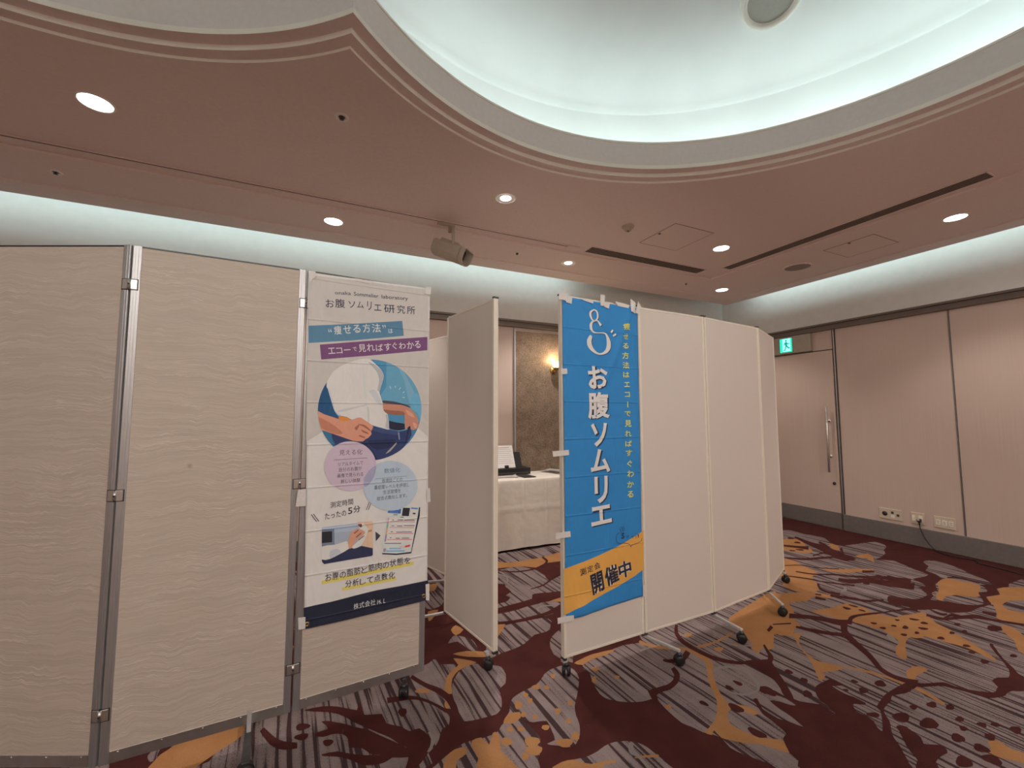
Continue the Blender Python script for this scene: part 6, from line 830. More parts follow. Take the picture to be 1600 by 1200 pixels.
 ('S', 't', 3, (30, 40, 70), '3996 7272 3962 7259 3916 7243 3871 7224 3834 7202 3812 7170 3792 7131 3775 7089 3763 7048 3758 7004 3757 6957 3760 6911 3767 6868 3784 6829 3806 6790 3832 6754 3861 6724 3903 6704 3952 6687 4005 6673 4059 6661 4118 6656 4180 6655 4243 6655 4308 6651 4372 6641 4437 6629 4501 6616 4561 6601 4614 6585 4664 6566 4711 6547 4754 6527 4785 6504 4811 6480 4833 6456 4852 6430 4864 6402 4871 6373 4875 6347 4879 6328 3986 7300 3951 7287 3906 7271 3857 7251 3814 7224 3786 7185 3764 7144 3747 7099 3733 7054 3728 7006 3727 6957 3730 6908 3739 6860 3757 6816 3780 6774 3809 6735 3843 6700 3891 6676 3943 6658 3998 6643 4055 6631 4116 6626 4179 6625 4242 6625 4304 6621 4367 6611 4431 6600 4494 6587 4553 6573 4604 6556 4654 6538 4699 6520 4738 6501 4766 6481 4790 6459 4809 6437 4826 6416 4835 6393 4841 6367 4846 6342 4849 6322'),
 ('S', 't', 3, (30, 40, 70), '4850 6331 4857 6348 4866 6373 4880 6400 4905 6426 4948 6443 4996 6457 5049 6469 5105 6481 5167 6489 5234 6496 5301 6503 5366 6510 5429 6518 5493 6527 5552 6537 5604 6549 5640 6567 5671 6587 5697 6609 5720 6632 5735 6660 5748 6693 5758 6725 5766 6750 4878 6319 4885 6338 4893 6361 4904 6383 4921 6400 4957 6414 5004 6428 5056 6440 5109 6451 5171 6459 5237 6466 5304 6473 5370 6480 5433 6489 5497 6497 5558 6508 5614 6521 5655 6541 5688 6563 5717 6587 5744 6614 5762 6648 5776 6683 5786 6716 5794 6740'),
 ('S', 't', 3, (30, 40, 70), '4010 7543 4026 7516 4047 7481 4069 7443 4089 7407 4106 7375 4123 7342 4138 7313 4149 7290 3984 7527 4000 7500 4021 7465 4043 7428 4063 7393 4080 7361 4096 7328 4111 7299 4123 7276'),
 ('S', 't', 3, (30, 40, 70), '4180 7631 4191 7602 4206 7564 4222 7523 4238 7482 4254 7439 4270 7393 4285 7351 4297 7318 4152 7619 4163 7591 4178 7553 4194 7512 4210 7472 4226 7429 4242 7383 4257 7341 4269 7308'),
 ('S', 't', 3, (30, 40, 70), '4336 7628 4346 7606 4359 7578 4373 7545 4386 7510 4397 7469 4407 7423 4417 7380 4424 7347 4308 7616 4318 7594 4332 7565 4345 7534 4358 7502 4368 7462 4378 7416 4387 7374 4394 7341'),
 ('T', 't', 3, (30, 40, 70), '5', (0.4126, 0.6909), (0.4376, 0.6893), 0.0344, 0.03),
 ('T', 't', 3, (30, 40, 70), '分', (0.4492, 0.6894), (0.4735, 0.6894), 0.0173, 0.01),
 ('T', 't', 3, (30, 40, 70), 'で', (0.4924, 0.6807), (0.5118, 0.6814), 0.0158, 0.01),
 ('T', 't', 3, (30, 40, 70), 'す', (0.5246, 0.6765), (0.5376, 0.6781), 0.0191, 0.01),
 ('T', 't', 3, (30, 40, 70), '！', (0.5431, 0.6805), (0.5541, 0.6807), 0.0208, 0.02),
]}

# ---------------------------------------------------------------- floor with the woven carpet pattern
def carpet(name, kind):
    m, nt, bs = new_mat(name)
    c = coords(nt); pile = noise(nt, c, 420, 2); soft = noise(nt, c, 7, 3)
    def maroon():
        return mixc(nt, ramp(nt, mth(nt, 'ADD', mth(nt, 'MULTIPLY', pile, 0.6), mth(nt, 'MULTIPLY', soft, 0.4)), 0.35, 0.65), (0.052, 0.0125, 0.0115), (0.084, 0.022, 0.020))
    def striped():
        x, y, z = sep(nt, c)
        w = noise(nt, coords(nt, (2.2, 0.8, 1)), 1.0, 3)
        xx = mth(nt, 'ADD', mth(nt, 'ADD', x, mth(nt, 'MULTIPLY', y, 0.05)), mth(nt, 'MULTIPLY', w, 0.07))
        def lines(freq, yf, seed):
            cb = nt.nodes.new('ShaderNodeCombineXYZ'); nt.links.new(mth(nt, 'MULTIPLY', xx, freq), cb.inputs[0]); nt.links.new(mth(nt, 'MULTIPLY', y, yf), cb.inputs[1]); cb.inputs[2].default_value = seed
            return noise(nt, cb.outputs[0], 1.0, 2, 0.45)
        a = lines(40, 0.9, 3.0)
        dark = mth(nt, 'SUBTRACT', 1.0, ramp(nt, a, 0.425, 0.475))
        speck = noise(nt, coords(nt, (210, 150, 1)), 1.0, 2, 0.7)
        edge = mth(nt, 'MULTIPLY', mth(nt, 'SUBTRACT', 1.0, ramp(nt, a, 0.43, 0.58)), mth(nt, 'SUBTRACT', 1.0, ramp(nt, speck, 0.42, 0.50)))
        f = mth(nt, 'MAXIMUM', dark, mth(nt, 'MULTIPLY', edge, 0.85))
        lo = mixc(nt, soft, (0.048, 0.026, 0.029), (0.066, 0.038, 0.040))
        hi = mixc(nt, ramp(nt, mth(nt, 'ADD', mth(nt, 'MULTIPLY', pile, 0.5), mth(nt, 'MULTIPLY', soft, 0.5)), 0.35, 0.65), (0.215, 0.165, 0.165), (0.29, 0.230, 0.228))
        return mixc(nt, f, hi, lo)
    def orange():
        return mixc(nt, ramp(nt, mth(nt, 'ADD', mth(nt, 'MULTIPLY', pile, 0.6), mth(nt, 'MULTIPLY', soft, 0.4)), 0.35, 0.65), (0.35, 0.165, 0.066), (0.43, 0.22, 0.095))
    if kind == 'maroon': col = maroon()
    elif kind == 'striped': col = striped()
    elif kind == 'orange': col = orange()
    elif kind == 'cream': col = mixc(nt, pile, (0.22, 0.185, 0.17), (0.30, 0.265, 0.25))
    else:
        a = noise(nt, coords(nt, (1.7, 0.9, 1)), 1.0, 3, 0.5, 1.6); b = noise(nt, coords(nt, (1.9, 1.0, 1)), 1.3, 3, 0.55, 2.0)
        d = noise(nt, coords(nt, (2.6, 1.6, 1)), 1.0, 2, 0.5, 2.5)
        vein = mth(nt, 'SUBTRACT', 1.0, ramp(nt, mth(nt, 'ABSOLUTE', mth(nt, 'SUBTRACT', d, 0.5)), 0.018, 0.026))
        col = mixc(nt, ramp(nt, a, 0.47, 0.475), maroon(), striped())
        col = mixc(nt, ramp(nt, b, 0.575, 0.58), col, orange())
        col = mixc(nt, vein, col, maroon())
    nt.links.new(col, bs.inputs['Base Color'])
    bs.inputs['Roughness'].default_value = 0.97
    bs.inputs['Specular IOR Level'].default_value = 0.15
    bump(nt, bs, pile, 0.5, 0.006)
    return m
FL = [carpet('carpet_mixed', 'mixed'), carpet('carpet_maroon', 'maroon'), carpet('carpet_striped', 'striped'), carpet('carpet_orange', 'orange'), carpet('carpet_cream', 'cream')]
def nums(s, k): 
    v = [int(t)/k for t in s.split()]
    return list(zip(v[0::2], v[1::2]))
def floor_poly(bm, pts, z, mi, strip_=False):
    if strip_:
        h = len(pts)//2; a = pts[:h]; b = pts[h:][::-1]
        va = [bm.verts.new((*p, z)) for p in a]; vb = [bm.verts.new((*p, z)) for p in b]
        for i in range(h-1):
            bm.faces.new((va[i], va[i+1], vb[i+1], vb[i])).material_index = mi
        return
    for tri in fill2d(pts):
        bm.faces.new([bm.verts.new((p[0], p[1], z)) for p in tri]).material_index = mi
bm = nb()
bm.faces.new([bm.verts.new(p) for p in ((XL, YF, -0.15), (XL, YB, -0.15), (XR, YB, -0.15), (XR, YF, -0.15))]).material_index = 1
# plain maroon ground in front of and around the partitions, the mixed weave beyond; motifs lie on top
nx, ny = 48, 34
gx = [XL+(XR-XL)*i/nx for i in range(nx+1)]; gy = [YF+(YB-YF)*j/ny for j in range(ny+1)]
gv = [[bm.verts.new((x, y, 0)) for x in gx] for y in gy]
for j in range(ny):
    for i in range(nx):
        f = bm.faces.new((gv[j][i], gv[j][i+1], gv[j+1][i+1], gv[j+1][i]))
        cx_, cy_ = (gx[i]+gx[i+1])/2, (gy[j]+gy[j+1])/2
        f.material_index = 1 if (cx_ > -0.9 and cy_ > 0.235*cx_ and 0.423*cx_+0.906*cy_ > 1.45 and cy_ < 2.9+cx_*1.2) else 0
for i, (kind, mi) in enumerate((('grey', 2), ('orange', 3), ('maroon', 1), ('cream', 4))):
    for j, (st, s) in enumerate(CARPET[kind]):
        floor_poly(bm, nums(s, 1000), 0.0006+0.0006*i+0.000003*j, mi, st)
for f in bm.faces: 
    f.normal_update()
    if f.normal.z < 0 and f.verts[0].co.z > -0.1: f.normal_flip()
struct('floor', bm, FL, fix=False)

# ---------------------------------------------------------------- walls
T = 0.12
def wall(name, x0, x1, y0, y1, mats_low_high):
    bm = nb(); box(bm, x0, x1, y0, y1, 0, 2.60, 0); box(bm, x0, x1, y0, y1, 2.60, WTOP, 1)
    return struct(name, bm, mats_low_high)
wall('wall_back', XL-T, XR+T, YB, YB+T, [M_VINYL, M_CREAM])
wall('wall_right', XR, XR+T, YF, YB, [M_VINYL, M_CREAM])
wall('wall_left', XL-T, XL, YF, YB, [M_VINYL, M_CREAM])
wall('wall_front', XL-T, XR+T, YF-T, YF, [M_VINYL, M_CREAM])
# hanger rail running round the room at 2.55 - 2.64 m
def rail(name, x0, x1, y0, y1, axis):
    bm = nb(); d = 0.05
    if axis == 'x':
        bbox(bm, x0, x1, y1-d, y1, 2.548, 2.575, 0, 0.003); bbox(bm, x0, x1, y1-d*0.7, y1, 2.575, 2.612, 0, 0.003); bbox(bm, x0, x1, y1-d*1.15, y1, 2.612, 2.638, 0, 0.004)
    else:
        bbox(bm, x1-d, x1, y0, y1, 2.548, 2.575, 0, 0.003); bbox(bm, x1-d*0.7, x1, y0, y1, 2.575, 2.612, 0, 0.003); bbox(bm, x1-d*1.15, x1, y0, y1, 2.612, 2.638, 0, 0.004)
    return struct(name, bm, M_RAIL)
rail('trim_1', XL, XR, 0, YB, 'x')
rail('trim_2', 0, XR, YF, YB-0.06, 'y')
# door in the right wall, a flush leaf under the exit sign
DY0, DY1, DTOP = 3.225, 4.62, 2.283
bm = nb()
for y in (2.10, 1.0, -0.1, -1.2, -2.3): box(bm, XR-0.006, XR+0.01, y-0.006, y+0.006, 0.2, 2.55)
box(bm, XR-0.010, XR+0.01, DY0, DY1, DTOP+0.001, DTOP+0.012)
box(bm, XR-0.008, XR+0.01, DY0-0.034, DY0-0.022, 0.0, 2.55); box(bm, XR-0.008, XR+0.01, DY0-0.010, DY0+0.002, 0.0, 2.55)
box(bm, XR-0.008, XR+0.01, DY1, DY1+0.014, 0.0, 2.55)
struct('trim_3', bm, M_SEAM)
bm = nb(); box(bm, XR-0.012, XR, DY0-0.022, DY0-0.010, 0.0, 2.55); box(bm, XR-0.009, XR, 2.0985, 2.1015, 0.2, 2.55)
struct('trim_4', bm, M_ALU)
bm = nb(); bbox(bm, XR-0.016, XR+0.02, DY0+0.008, DY1-0.008, 0.205, DTOP, 0, 0.003)
door = struct('door_1', bm, M_VINYL); LOC['door_1'] = Vector((0, 0, 0))
bm = nb(); bbox(bm, XR-0.020, XR+0.02, DY0+0.008, DY1-0.008, 0.012, 0.200, 0, 0.003)
obj('kick_plate', bm, M_BASE, door)
bm = nb(); cyl(bm, (XR-0.070, 3.312, 0.712), (XR-0.070, 3.312, 1.544), 0.014, 16, 0, None, 0.002)
h = obj('door_handle', bm, M_STEEL, door)
for z in (0.911, 1.366):
    bm = nb(); cyl(bm, (XR-0.016, 3.312, z), (XR-0.072, 3.312, z), 0.009, 12); cyl(bm, (XR-0.016, 3.312, z), (XR-0.022, 3.312, z), 0.018, 16)
    obj('handle_bracket', bm, M_STEEL, h)
bm = nb(); cyl(bm, (XR-0.015, 3.289, 0.571), (XR-0.026, 3.289, 0.571), 0.019, 20, 0, None, 0.003); box(bm, XR-0.0275, XR-0.026, 3.287, 3.291, 0.560, 0.582)
obj('door_lock', bm, M_DKMETAL, door)
# baseboards
bm = nb(); bbox(bm, XR-0.020, XR, YF, DY0-0.012, 0, 0.2, 0, 0.006); bbox(bm, XR-0.020, XR, DY1+0.012, YB, 0, 0.2, 0, 0.006)
struct('baseboard_right', bm, M_BASE)
bm = nb(); bbox(bm, XL, XR-0.02, YB-0.020, YB, 0, 0.2, 0, 0.006)
struct('baseboard_back', bm, M_BASE)

# ---------------------------------------------------------------- ceiling
def outline(R, n=160):
    """outline of the two joined circles of radius R"""
    k = CX-XM; a0 = math.acos(-k/R); pts = []
    for i in range(n+1):
        a = -a0 + 2*a0*i/n; pts.append((CX+R*math.cos(a), CY+R*math.sin(a)))
    left = [(2*XM-x, y) for x, y in pts][::-1]
    return pts + left[1:-1]
def ring_rect(bm, o, i, z, mi=0):
    ox0, oy0, ox1, oy1 = o; ix0, iy0, ix1, iy1 = i
    O = [bm.verts.new((x, y, z)) for x, y in ((ox0, oy0), (ox1, oy0), (ox1, oy1), (ox0, oy1))]
    I = [bm.verts.new((x, y, z)) for x, y in ((ix0, iy0), (ix1, iy0), (ix1, iy1), (ix0, iy1))]
    for k in range(4): bm.faces.new((O[k], O[(k+1) % 4], I[(k+1) % 4], I[k])).material_index = mi
def riser(bm, r, z0, z1, mi=0):
    x0, y0, x1, y1 = r; P = ((x0, y0), (x1, y0), (x1, y1), (x0, y1))
    for k in range(4):
        a, b = P[k], P[(k+1) % 4]
        bm.faces.new([bm.verts.new(p) for p in ((*a, z0), (*b, z0), (*b, z1), (*a, z1))]).material_index = mi
R_IN = (-4.075, -2.305, 4.305, 3.505); R_OUT = (-4.375, -2.605, 4.605, 3.803)
R_LIP = (-5.42, -3.13, 5.65, 4.32); R_EDGE = (EX0, EY0, EX1, EY1)
bm = nb()
hole = outline(1.965)
vo = [bm.verts.new((x, y, HC)) for x, y in ((R_IN[0], R_IN[1]), (R_IN[2], R_IN[1]), (R_IN[2], R_IN[3]), (R_IN[0], R_IN[3]))]
vi = [bm.verts.new((x, y, HC)) for x, y in hole]
ed = [bm.edges.new((vo[i], vo[(i+1) % 4])) for i in range(4)] + [bm.edges.new((vi[i], vi[(i+1) % len(vi)])) for i in range(len(vi))]
bmesh.ops.triangle_fill(bm, use_beauty=True, use_dissolve=False, edges=ed)
ring_rect(bm, R_OUT, R_IN, HC+0.018); riser(bm, R_IN, HC, HC+0.018); riser(bm, R_OUT, HC, HC+0.018)
ring_rect(bm, R_LIP, R_OUT, HC); riser(bm, R_LIP, HC-0.012, HC)
ring_rect(bm, R_EDGE, R_LIP, HC-0.012); riser(bm, R_EDGE, HC-0.012, HC+0.030)
ring_rect(bm, R_EDGE, (EX0+0.03, EY0+0.03, EX1-0.03, EY1-0.03), HC+0.030)
# trough for the hidden strip lamps and the soffit above it
R_TR = (EX0+0.22, EY0+0.22, EX1-0.22, EY1-0.22)
riser(bm, (EX0+0.03, EY0+0.03, EX1-0.03, EY1-0.03), HC+0.012, HC+0.030)
ring_rect(bm, (EX0+0.03, EY0+0.03, EX1-0.03, EY1-0.03), R_TR, HC+0.012); riser(bm, R_TR, HC+0.012, WTOP, 1)
ring_rect(bm, (XL, YF, XR, YB), R_TR, WTOP, 1)
struct('ceiling', bm, [M_CEIL, M_CREAM], fix=False)
# stepped moulding round the opening
def band(bm, R0, z0, R1, z1, mi, smooth=True):
    a = outline(R0); b = outline(R1)
    va = [bm.verts.new((*p, z0)) for p in a]; vb = [bm.verts.new((*p, z1)) for p in b]; n = len(va)
    for i in range(n):
        f = bm.faces.new((va[i], va[(i+1) % n], vb[(i+1) % n], vb[i])); f.material_index = mi; f.smooth = smooth and i not in (0,)
bm = nb()
prof = [(1.965, 3.175), (1.966, 3.192), (1.910, 3.192), (1.911, 3.220), (1.852, 3.220), (1.854, 3.249)]
for k, ((ra, za), (rb, zb_)) in enumerate(zip(prof, prof[1:])): band(bm, ra, za, rb, zb_, 1 if k % 2 == 0 else 0, False)
band(bm, 1.854, 3.249, 1.858, 3.250, 1, False); band(bm, 1.858, 3.250, 1.854, 3.410, 3, False); band(bm, 1.854, 3.410, 1.850, 3.410, 1, False); band(bm, 1.850, 3.410, 1.851, 3.424, 1, False)
band(bm, 1.851, 3.424, 1.856, 3.424, 1, False); band(bm, 1.856, 3.424, 1.860, 3.330, 1, False); band(bm, 1.860, 3.330, 2.27, 3.330, 2, False)
struct('trim_5', bm, [M_CEIL, M_MOULD, M_DOME, M_FASCIA], fix=False)
# the dome above: drum wall and shallow vault over each half
def dome_half(side):
    b = nb(); cx = XM + side*(CX-XM)
    pr = [(2.27, 3.330), (2.27, 3.935), (2.262, 3.945), (2.25, 3.945)]
    pr += [(2.25*math.cos(t), 3.945+0.36*math.sin(t)) for t in [math.pi/2*i/14 for i in range(1, 15)]]
    pr[-1] = (0.0, pr[-1][1])
    lathe(b, pr, (cx, CY, 0), (0, 0, 1), 120)
    g = b.verts[:] + b.edges[:] + b.faces[:]
    bmesh.ops.bisect_plane(b, geom=g, plane_co=(XM, 0, 0), plane_no=(side, 0, 0), clear_inner=True)
    return b
bm = dome_half(1); b = dome_half(-1); me_ = bpy.data.meshes.new('tmp_dome'); b.to_mesh(me_); b.free(); bm.from_mesh(me_); bpy.data.meshes.remove(me_)
struct('ceiling_dome', bm, [M_DOME])

# ---------------------------------------------------------------- things on the ceiling
DL = [('round downlight glowing at the far left under the moulding, largest of the downlights', 0), ('downlight between the lighting track and the coved wall, above the textured partition', 0),
      ('downlight with a bright bulb showing, just below the dome moulding above the track spotlight', 1), ('small downlight with a bulb showing, between the track spotlight and the shorter air vent', 1),
      ('downlight beside the square access hatch and between the two air vents', 2), ('small downlight nearest the far corner of the ceiling', 2), ('downlight between the long air vent and the right wall, nearest the right', 0)]
for (x, y), (lab, kind) in zip(SEEN, DL):
    t = thing('ceiling_downlight', (x, y, HC), lab, 'ceiling light', 'recessed downlights')
    bm = nb(); lathe(bm, [(0.0745, 0.0), (0.0765, -0.004), (0.086, -0.003), (0.088, 0.001)], (x, y, HC), (0, 0, 1), 40)
    obj('trim_ring', bm, M_MOULD, t)
    bm = nb()
    if kind == 0: lathe(bm, [(0.0, -0.001), (0.0745, -0.001), (0.0745, 0.004), (0.0, 0.004)], (x, y, HC), (0, 0, 1), 40)
    else: lathe(bm, [(0.0, 0.0), (0.03, -0.004), (0.044, 0.004), (0.046, 0.016), (0.0, 0.02)], (x, y, HC-0.004 if kind == 1 else HC-0.002), (0, 0, 1), 32)
    obj('lamp_lens', bm, M_LAMP, t)
    if kind:
        bm = nb(); lathe(bm, [(0.0745, -0.0005), (0.060, 0.003), (0.0, 0.003)] if kind == 1 else [(0.0745, -0.0005), (0.0, -0.0005)], (x, y, HC-0.0015), (0, 0, 1), 40)
        obj('reflector', bm, M_REFL if kind == 1 else M_LAMP, t)
def sprinkler(x, y, lab):
    t = thing('ceiling_sprinkler', (x, y, HC), lab, 'sprinkler', 'ceiling sprinkler heads')
    bm = nb(); lathe(bm, [(0.018, 0.0), (0.020, -0.003), (0.038, -0.003), (0.041, 0.001)], (x, y, HC), (0, 0, 1), 28)
    obj('escutcheon', bm, M_MOULD, t)
    bm = nb(); lathe(bm, [(0.0, -0.001), (0.019, -0.001)], (x, y, HC), (0, 0, 1), 20); lathe(bm, [(0.0, -0.016), (0.012, -0.016), (0.013, -0.013), (0.005, -0.011), (0.005, 0.0)], (x, y, HC), (0, 0, 1), 16)
    obj('sprinkler_head', bm, M_DKMETAL, t)
sprinkler(0.11, 2.588, 'dark ceiling sprinkler below the pointed moulding corner, upper of the left pair')
sprinkler(-1.714, 4.065, 'dark ceiling sprinkler between the track and the coved wall at the far left')
sprinkler(1.954, 4.043, 'small ceiling sprinkler between the track spotlight and the small bulb downlight')
sprinkler(4.437, 4.052, 'small dark ceiling sprinkler below the meeting point of the two air vents')
t = thing('smoke_detector', (2.603, 3.029, HC), 'small round beige smoke detector on the ceiling beside the square hatch', 'smoke detector')
bm = nb(); lathe(bm, [(0.0, -0.042), (0.028, -0.040), (0.034, -0.030), (0.034, -0.016), (0.052, -0.014), (0.055, -0.006), (0.055, 0.0)], (2.603, 3.029, HC), (0, 0, 1), 32)
obj('detector_body', bm, M_FIXT, t)
bm = nb(); cyl(bm, (2.603, 3.029, HC-0.041), (2.603, 3.029, HC-0.050), 0.012, 14)
obj('sensor_cap', bm, M_GRILLE, t)
def round_speaker(x, y, z, r, lab, name, ringm, discm, n=48):
    t = thing(name, (x, y, z), lab, 'ceiling speaker')
    bm = nb(); lathe(bm, [(r*0.86, -0.004), (r*0.88, -0.012), (r*0.97, -0.010), (r, -0.002), (r, 0.004)], (x, y, z), (0, 0, 1), n)
    obj('rim', bm, ringm, t)
    bm = nb(); lathe(bm, [(0.0, -0.005), (r*0.87, -0.005)], (x, y, z), (0, 0, 1), n)
    obj('speaker_grille', bm, discm, t)
round_speaker(5.126, 3.036, HC, 0.15, 'round brown speaker grille in the ceiling near the right wall', 'ceiling_speaker', M_CEIL, M_GRILLE)
M_DOMEGREY = paint('dome_disc_grey', (0.44, 0.43, 0.39), 0.8, 0.03, 60, 0.1)
t = thing('dome_speaker', (2.655, 1.645, 4.165), 'round grey disc with a pale rim high up in the lit dome', 'ceiling speaker')
dn = Vector((-(2.655-CX), -(1.645-CY), -4.6)).normalized()
bm = nb(); lathe(bm, [(0.140, 0.010), (0.146, 0.034), (0.160, 0.042), (0.178, 0.034), (0.186, 0.0), (0.186, -0.06)], (2.655, 1.645, 4.165), dn, 48)
obj('rim', bm, M_MOULD, t)
bm = nb(); lathe(bm, [(0.0, 0.012), (0.143, 0.012)], (2.655, 1.645, 4.165), dn, 48)
obj('speaker_grille', bm, M_DOMEGREY, t)
def hatch(x0, x1, y0, y1, lab, lx, ly):
    t = thing('access_hatch', ((x0+x1)/2, (y0+y1)/2, HC), lab, 'ceiling hatch', 'ceiling access hatches')
    bm = nb(); box(bm, x0+0.004, x1-0.004, y0+0.004, y1-0.004, HC-0.002, HC+0.004)
    obj('hatch_panel', bm, M_CEIL, t)
    bm = nb(); z0, z1 = HC-0.003, HC+0.004; w = 0.005
    for a in ((x0, x1, y0, y0+w), (x0, x1, y1-w, y1), (x0, x0+w, y0, y1), (x1-w, x1, y0, y1)): box(bm, *a, z0, z1)
    obj('hatch_frame', bm, M_GRILLE, t)
    bm = nb(); cyl(bm, (lx, ly, HC-0.002), (lx, ly, HC-0.006), 0.013, 14)
    obj('hatch_latch', bm, M_DKMETAL, t)
hatch(2.95, 3.445, 2.79, 3.27, 'square access hatch outlined on the ceiling between dome and shorter air vent', 2.98, 3.02)
hatch(4.86, 5.32, 2.155, 2.61, 'square access hatch outlined on the ceiling between long air vent and right wall', 4.89, 2.38)
def vent(x0, x1, y0, y1, along, lab, nsl=4):
    t = thing('air_vent', ((x0+x1)/2, (y0+y1)/2, HC+0.01), lab, 'air vent', 'linear ceiling vents')
    z = HC+0.018; w = 0.010
    bm = nb()
    for a in ((x0, x1, y0, y0+w), (x0, x1, y1-w, y1), (x0, x0+w, y0, y1), (x1-w, x1, y0, y1)): bbox(bm, *a, z-0.006, z+0.002, 0, 0.002)
    obj('vent_frame', bm, M_CEIL, t)
    bm = nb(); box(bm, x0+w, x1-w, y0+w, y1-w, z-0.0015, z-0.0005)
    obj('vent_opening', bm, M_VOID, t)
    for k in range(nsl):
        f = (k+1)/(nsl+1); bm = nb()
        if along == 'x': c = y0+w+(y1-y0-2*w)*f; bbox(bm, x0+w, x1-w, c-0.005, c+0.005, z-0.0040, z-0.0018, 0, 0.0005)
        else: c = x0+w+(x1-x0-2*w)*f; bbox(bm, c-0.005, c+0.005, y0+w, y1-w, z-0.0040, z-0.0018, 0, 0.0005)
        obj('vent_slat', bm, M_GRILLE, t)
vent(2.60, 4.28, 3.585, 3.745, 'x', 'shorter dark slatted air vent in line with the lighting track')
vent(4.385, 4.535, 1.24, 3.47, 'y', 'long dark slatted air vent running along the right side of the ceiling')
# lighting track with its spotlight
t = thing('lighting_track', (-0.8, 3.675, HC), 'long narrow lighting track set in the ceiling groove', 'lighting track')
bm = nb(); box(bm, -4.0, 2.36, 3.662, 3.667, HC+0.006, HC+0.0185); box(bm, -4.0, 2.36, 3.684, 3.689, HC+0.006, HC+0.0185)
obj('track_rail', bm, M_CEIL, t)
bm = nb(); box(bm, -4.0, 2.36, 3.667, 3.684, HC+0.010, HC+0.0175)
obj('track_slot', bm, M_VOID, t)
bm = nb(); bbox(bm, 2.36, 2.50, 3.655, 3.696, HC+0.004, HC+0.018, 0, 0.003)
obj('track_feed', bm, M_CEIL, t)
t = thing('track_spotlight', (1.10, 3.675, HC), 'beige box shaped spotlight hanging from the ceiling track', 'spotlight')
bm = nb(); bbox(bm, 0.98, 1.14, 3.655, 3.695, HC-0.022, HC+0.0005, 0, 0.005)
obj('track_adapter', bm, M_FIXT, t)
bm = nb(); cyl(bm, (1.10, 3.675, HC-0.02), (1.10, 3.675, HC-0.08), 0.020, 16); bbox(bm, 1.087, 1.113, 3.580, 3.590, HC-0.275, HC-0.06, 0, 0.003); bbox(bm, 1.087, 1.113, 3.580, 3.690, HC-0.075, HC-0.062, 0, 0.003)
cyl(bm, (1.10, 3.572, HC-0.258), (1.10, 3.592, HC-0.258), 0.017, 16, 0, None, 0.003)
obj('spot_arm', bm, M_FIXT, t)
ax = Vector((0.800*0.906-0.44*0.423*0.5, -0.80*0.424-0.44*0.62, -0.40)).normalized()
sd = ax.cross(Vector((0, 0, 1))).normalized(); uu = sd.cross(ax).normalized()
sc = Vector((1.10, 3.672, HC-0.258))
def spot_shape(scale=1.0):
    w, hgt = 0.085*scale, 0.062*scale; pts = []
    for i in range(13):
        a = math.pi + math.pi*i/12; pts.append((w*math.cos(a), -0.012+hgt*1.1*math.sin(a)))
    pts += [(w, hgt*0.75), (w*0.85, hgt), (-w*0.85, hgt), (-w, hgt*0.75)]
    return pts
def extr(bm, pts, d0, d1, mi=0, caps=(True, True), pts1=None):
    a = [bm.verts.new(sc+sd*x+uu*y+ax*d0) for x, y in pts]; b = [bm.verts.new(sc+sd*x+uu*y+ax*d1) for x, y in (pts1 or pts)]
    n = len(a)
    for i in range(n): bm.faces.new((a[i], a[(i+1) % n], b[(i+1) % n], b[i])).material_index = mi
    if caps[0]: bm.faces.new(a[::-1]).material_index = mi
    if caps[1]: bm.faces.new(b).material_index = mi
bm = nb(); extr(bm, spot_shape(0.9), -0.16, -0.145, 0, (True, False), spot_shape()); extr(bm, spot_shape(), -0.145, 0.135, 0, (False, False)); extr(bm, spot_shape(), 0.135, 0.135, 0, (False, False), spot_shape(0.95))
body = obj('spot_housing', bm, M_FIXT, t)
bm = nb(); extr(bm, spot_shape(1.03), 0.145, 0.19, 0, (False, False)); extr(bm, spot_shape(1.03), 0.19, 0.19, 0, (False, False), spot_shape(0.93)); extr(bm, spot_shape(0.93), 0.19, 0.10, 0, (False, False))
obj('spot_rim', bm, M_FIXT, t)
bm = nb(); extr(bm, spot_shape(0.92), 0.11, 0.112, 0)
obj('spot_lens', bm, M_DKMETAL, t)
for s_ in (-0.04, 0.04):
    bm = nb()
    b = nb(); pts = [(-0.02+s_, 0.062), (0.02+s_, 0.062), (0.02+s_, 0.085), (-0.02+s_, 0.085)]
    extr(bm, pts, -0.10, 0.08)
    obj('cooling_fin', bm, M_FIXT, t)

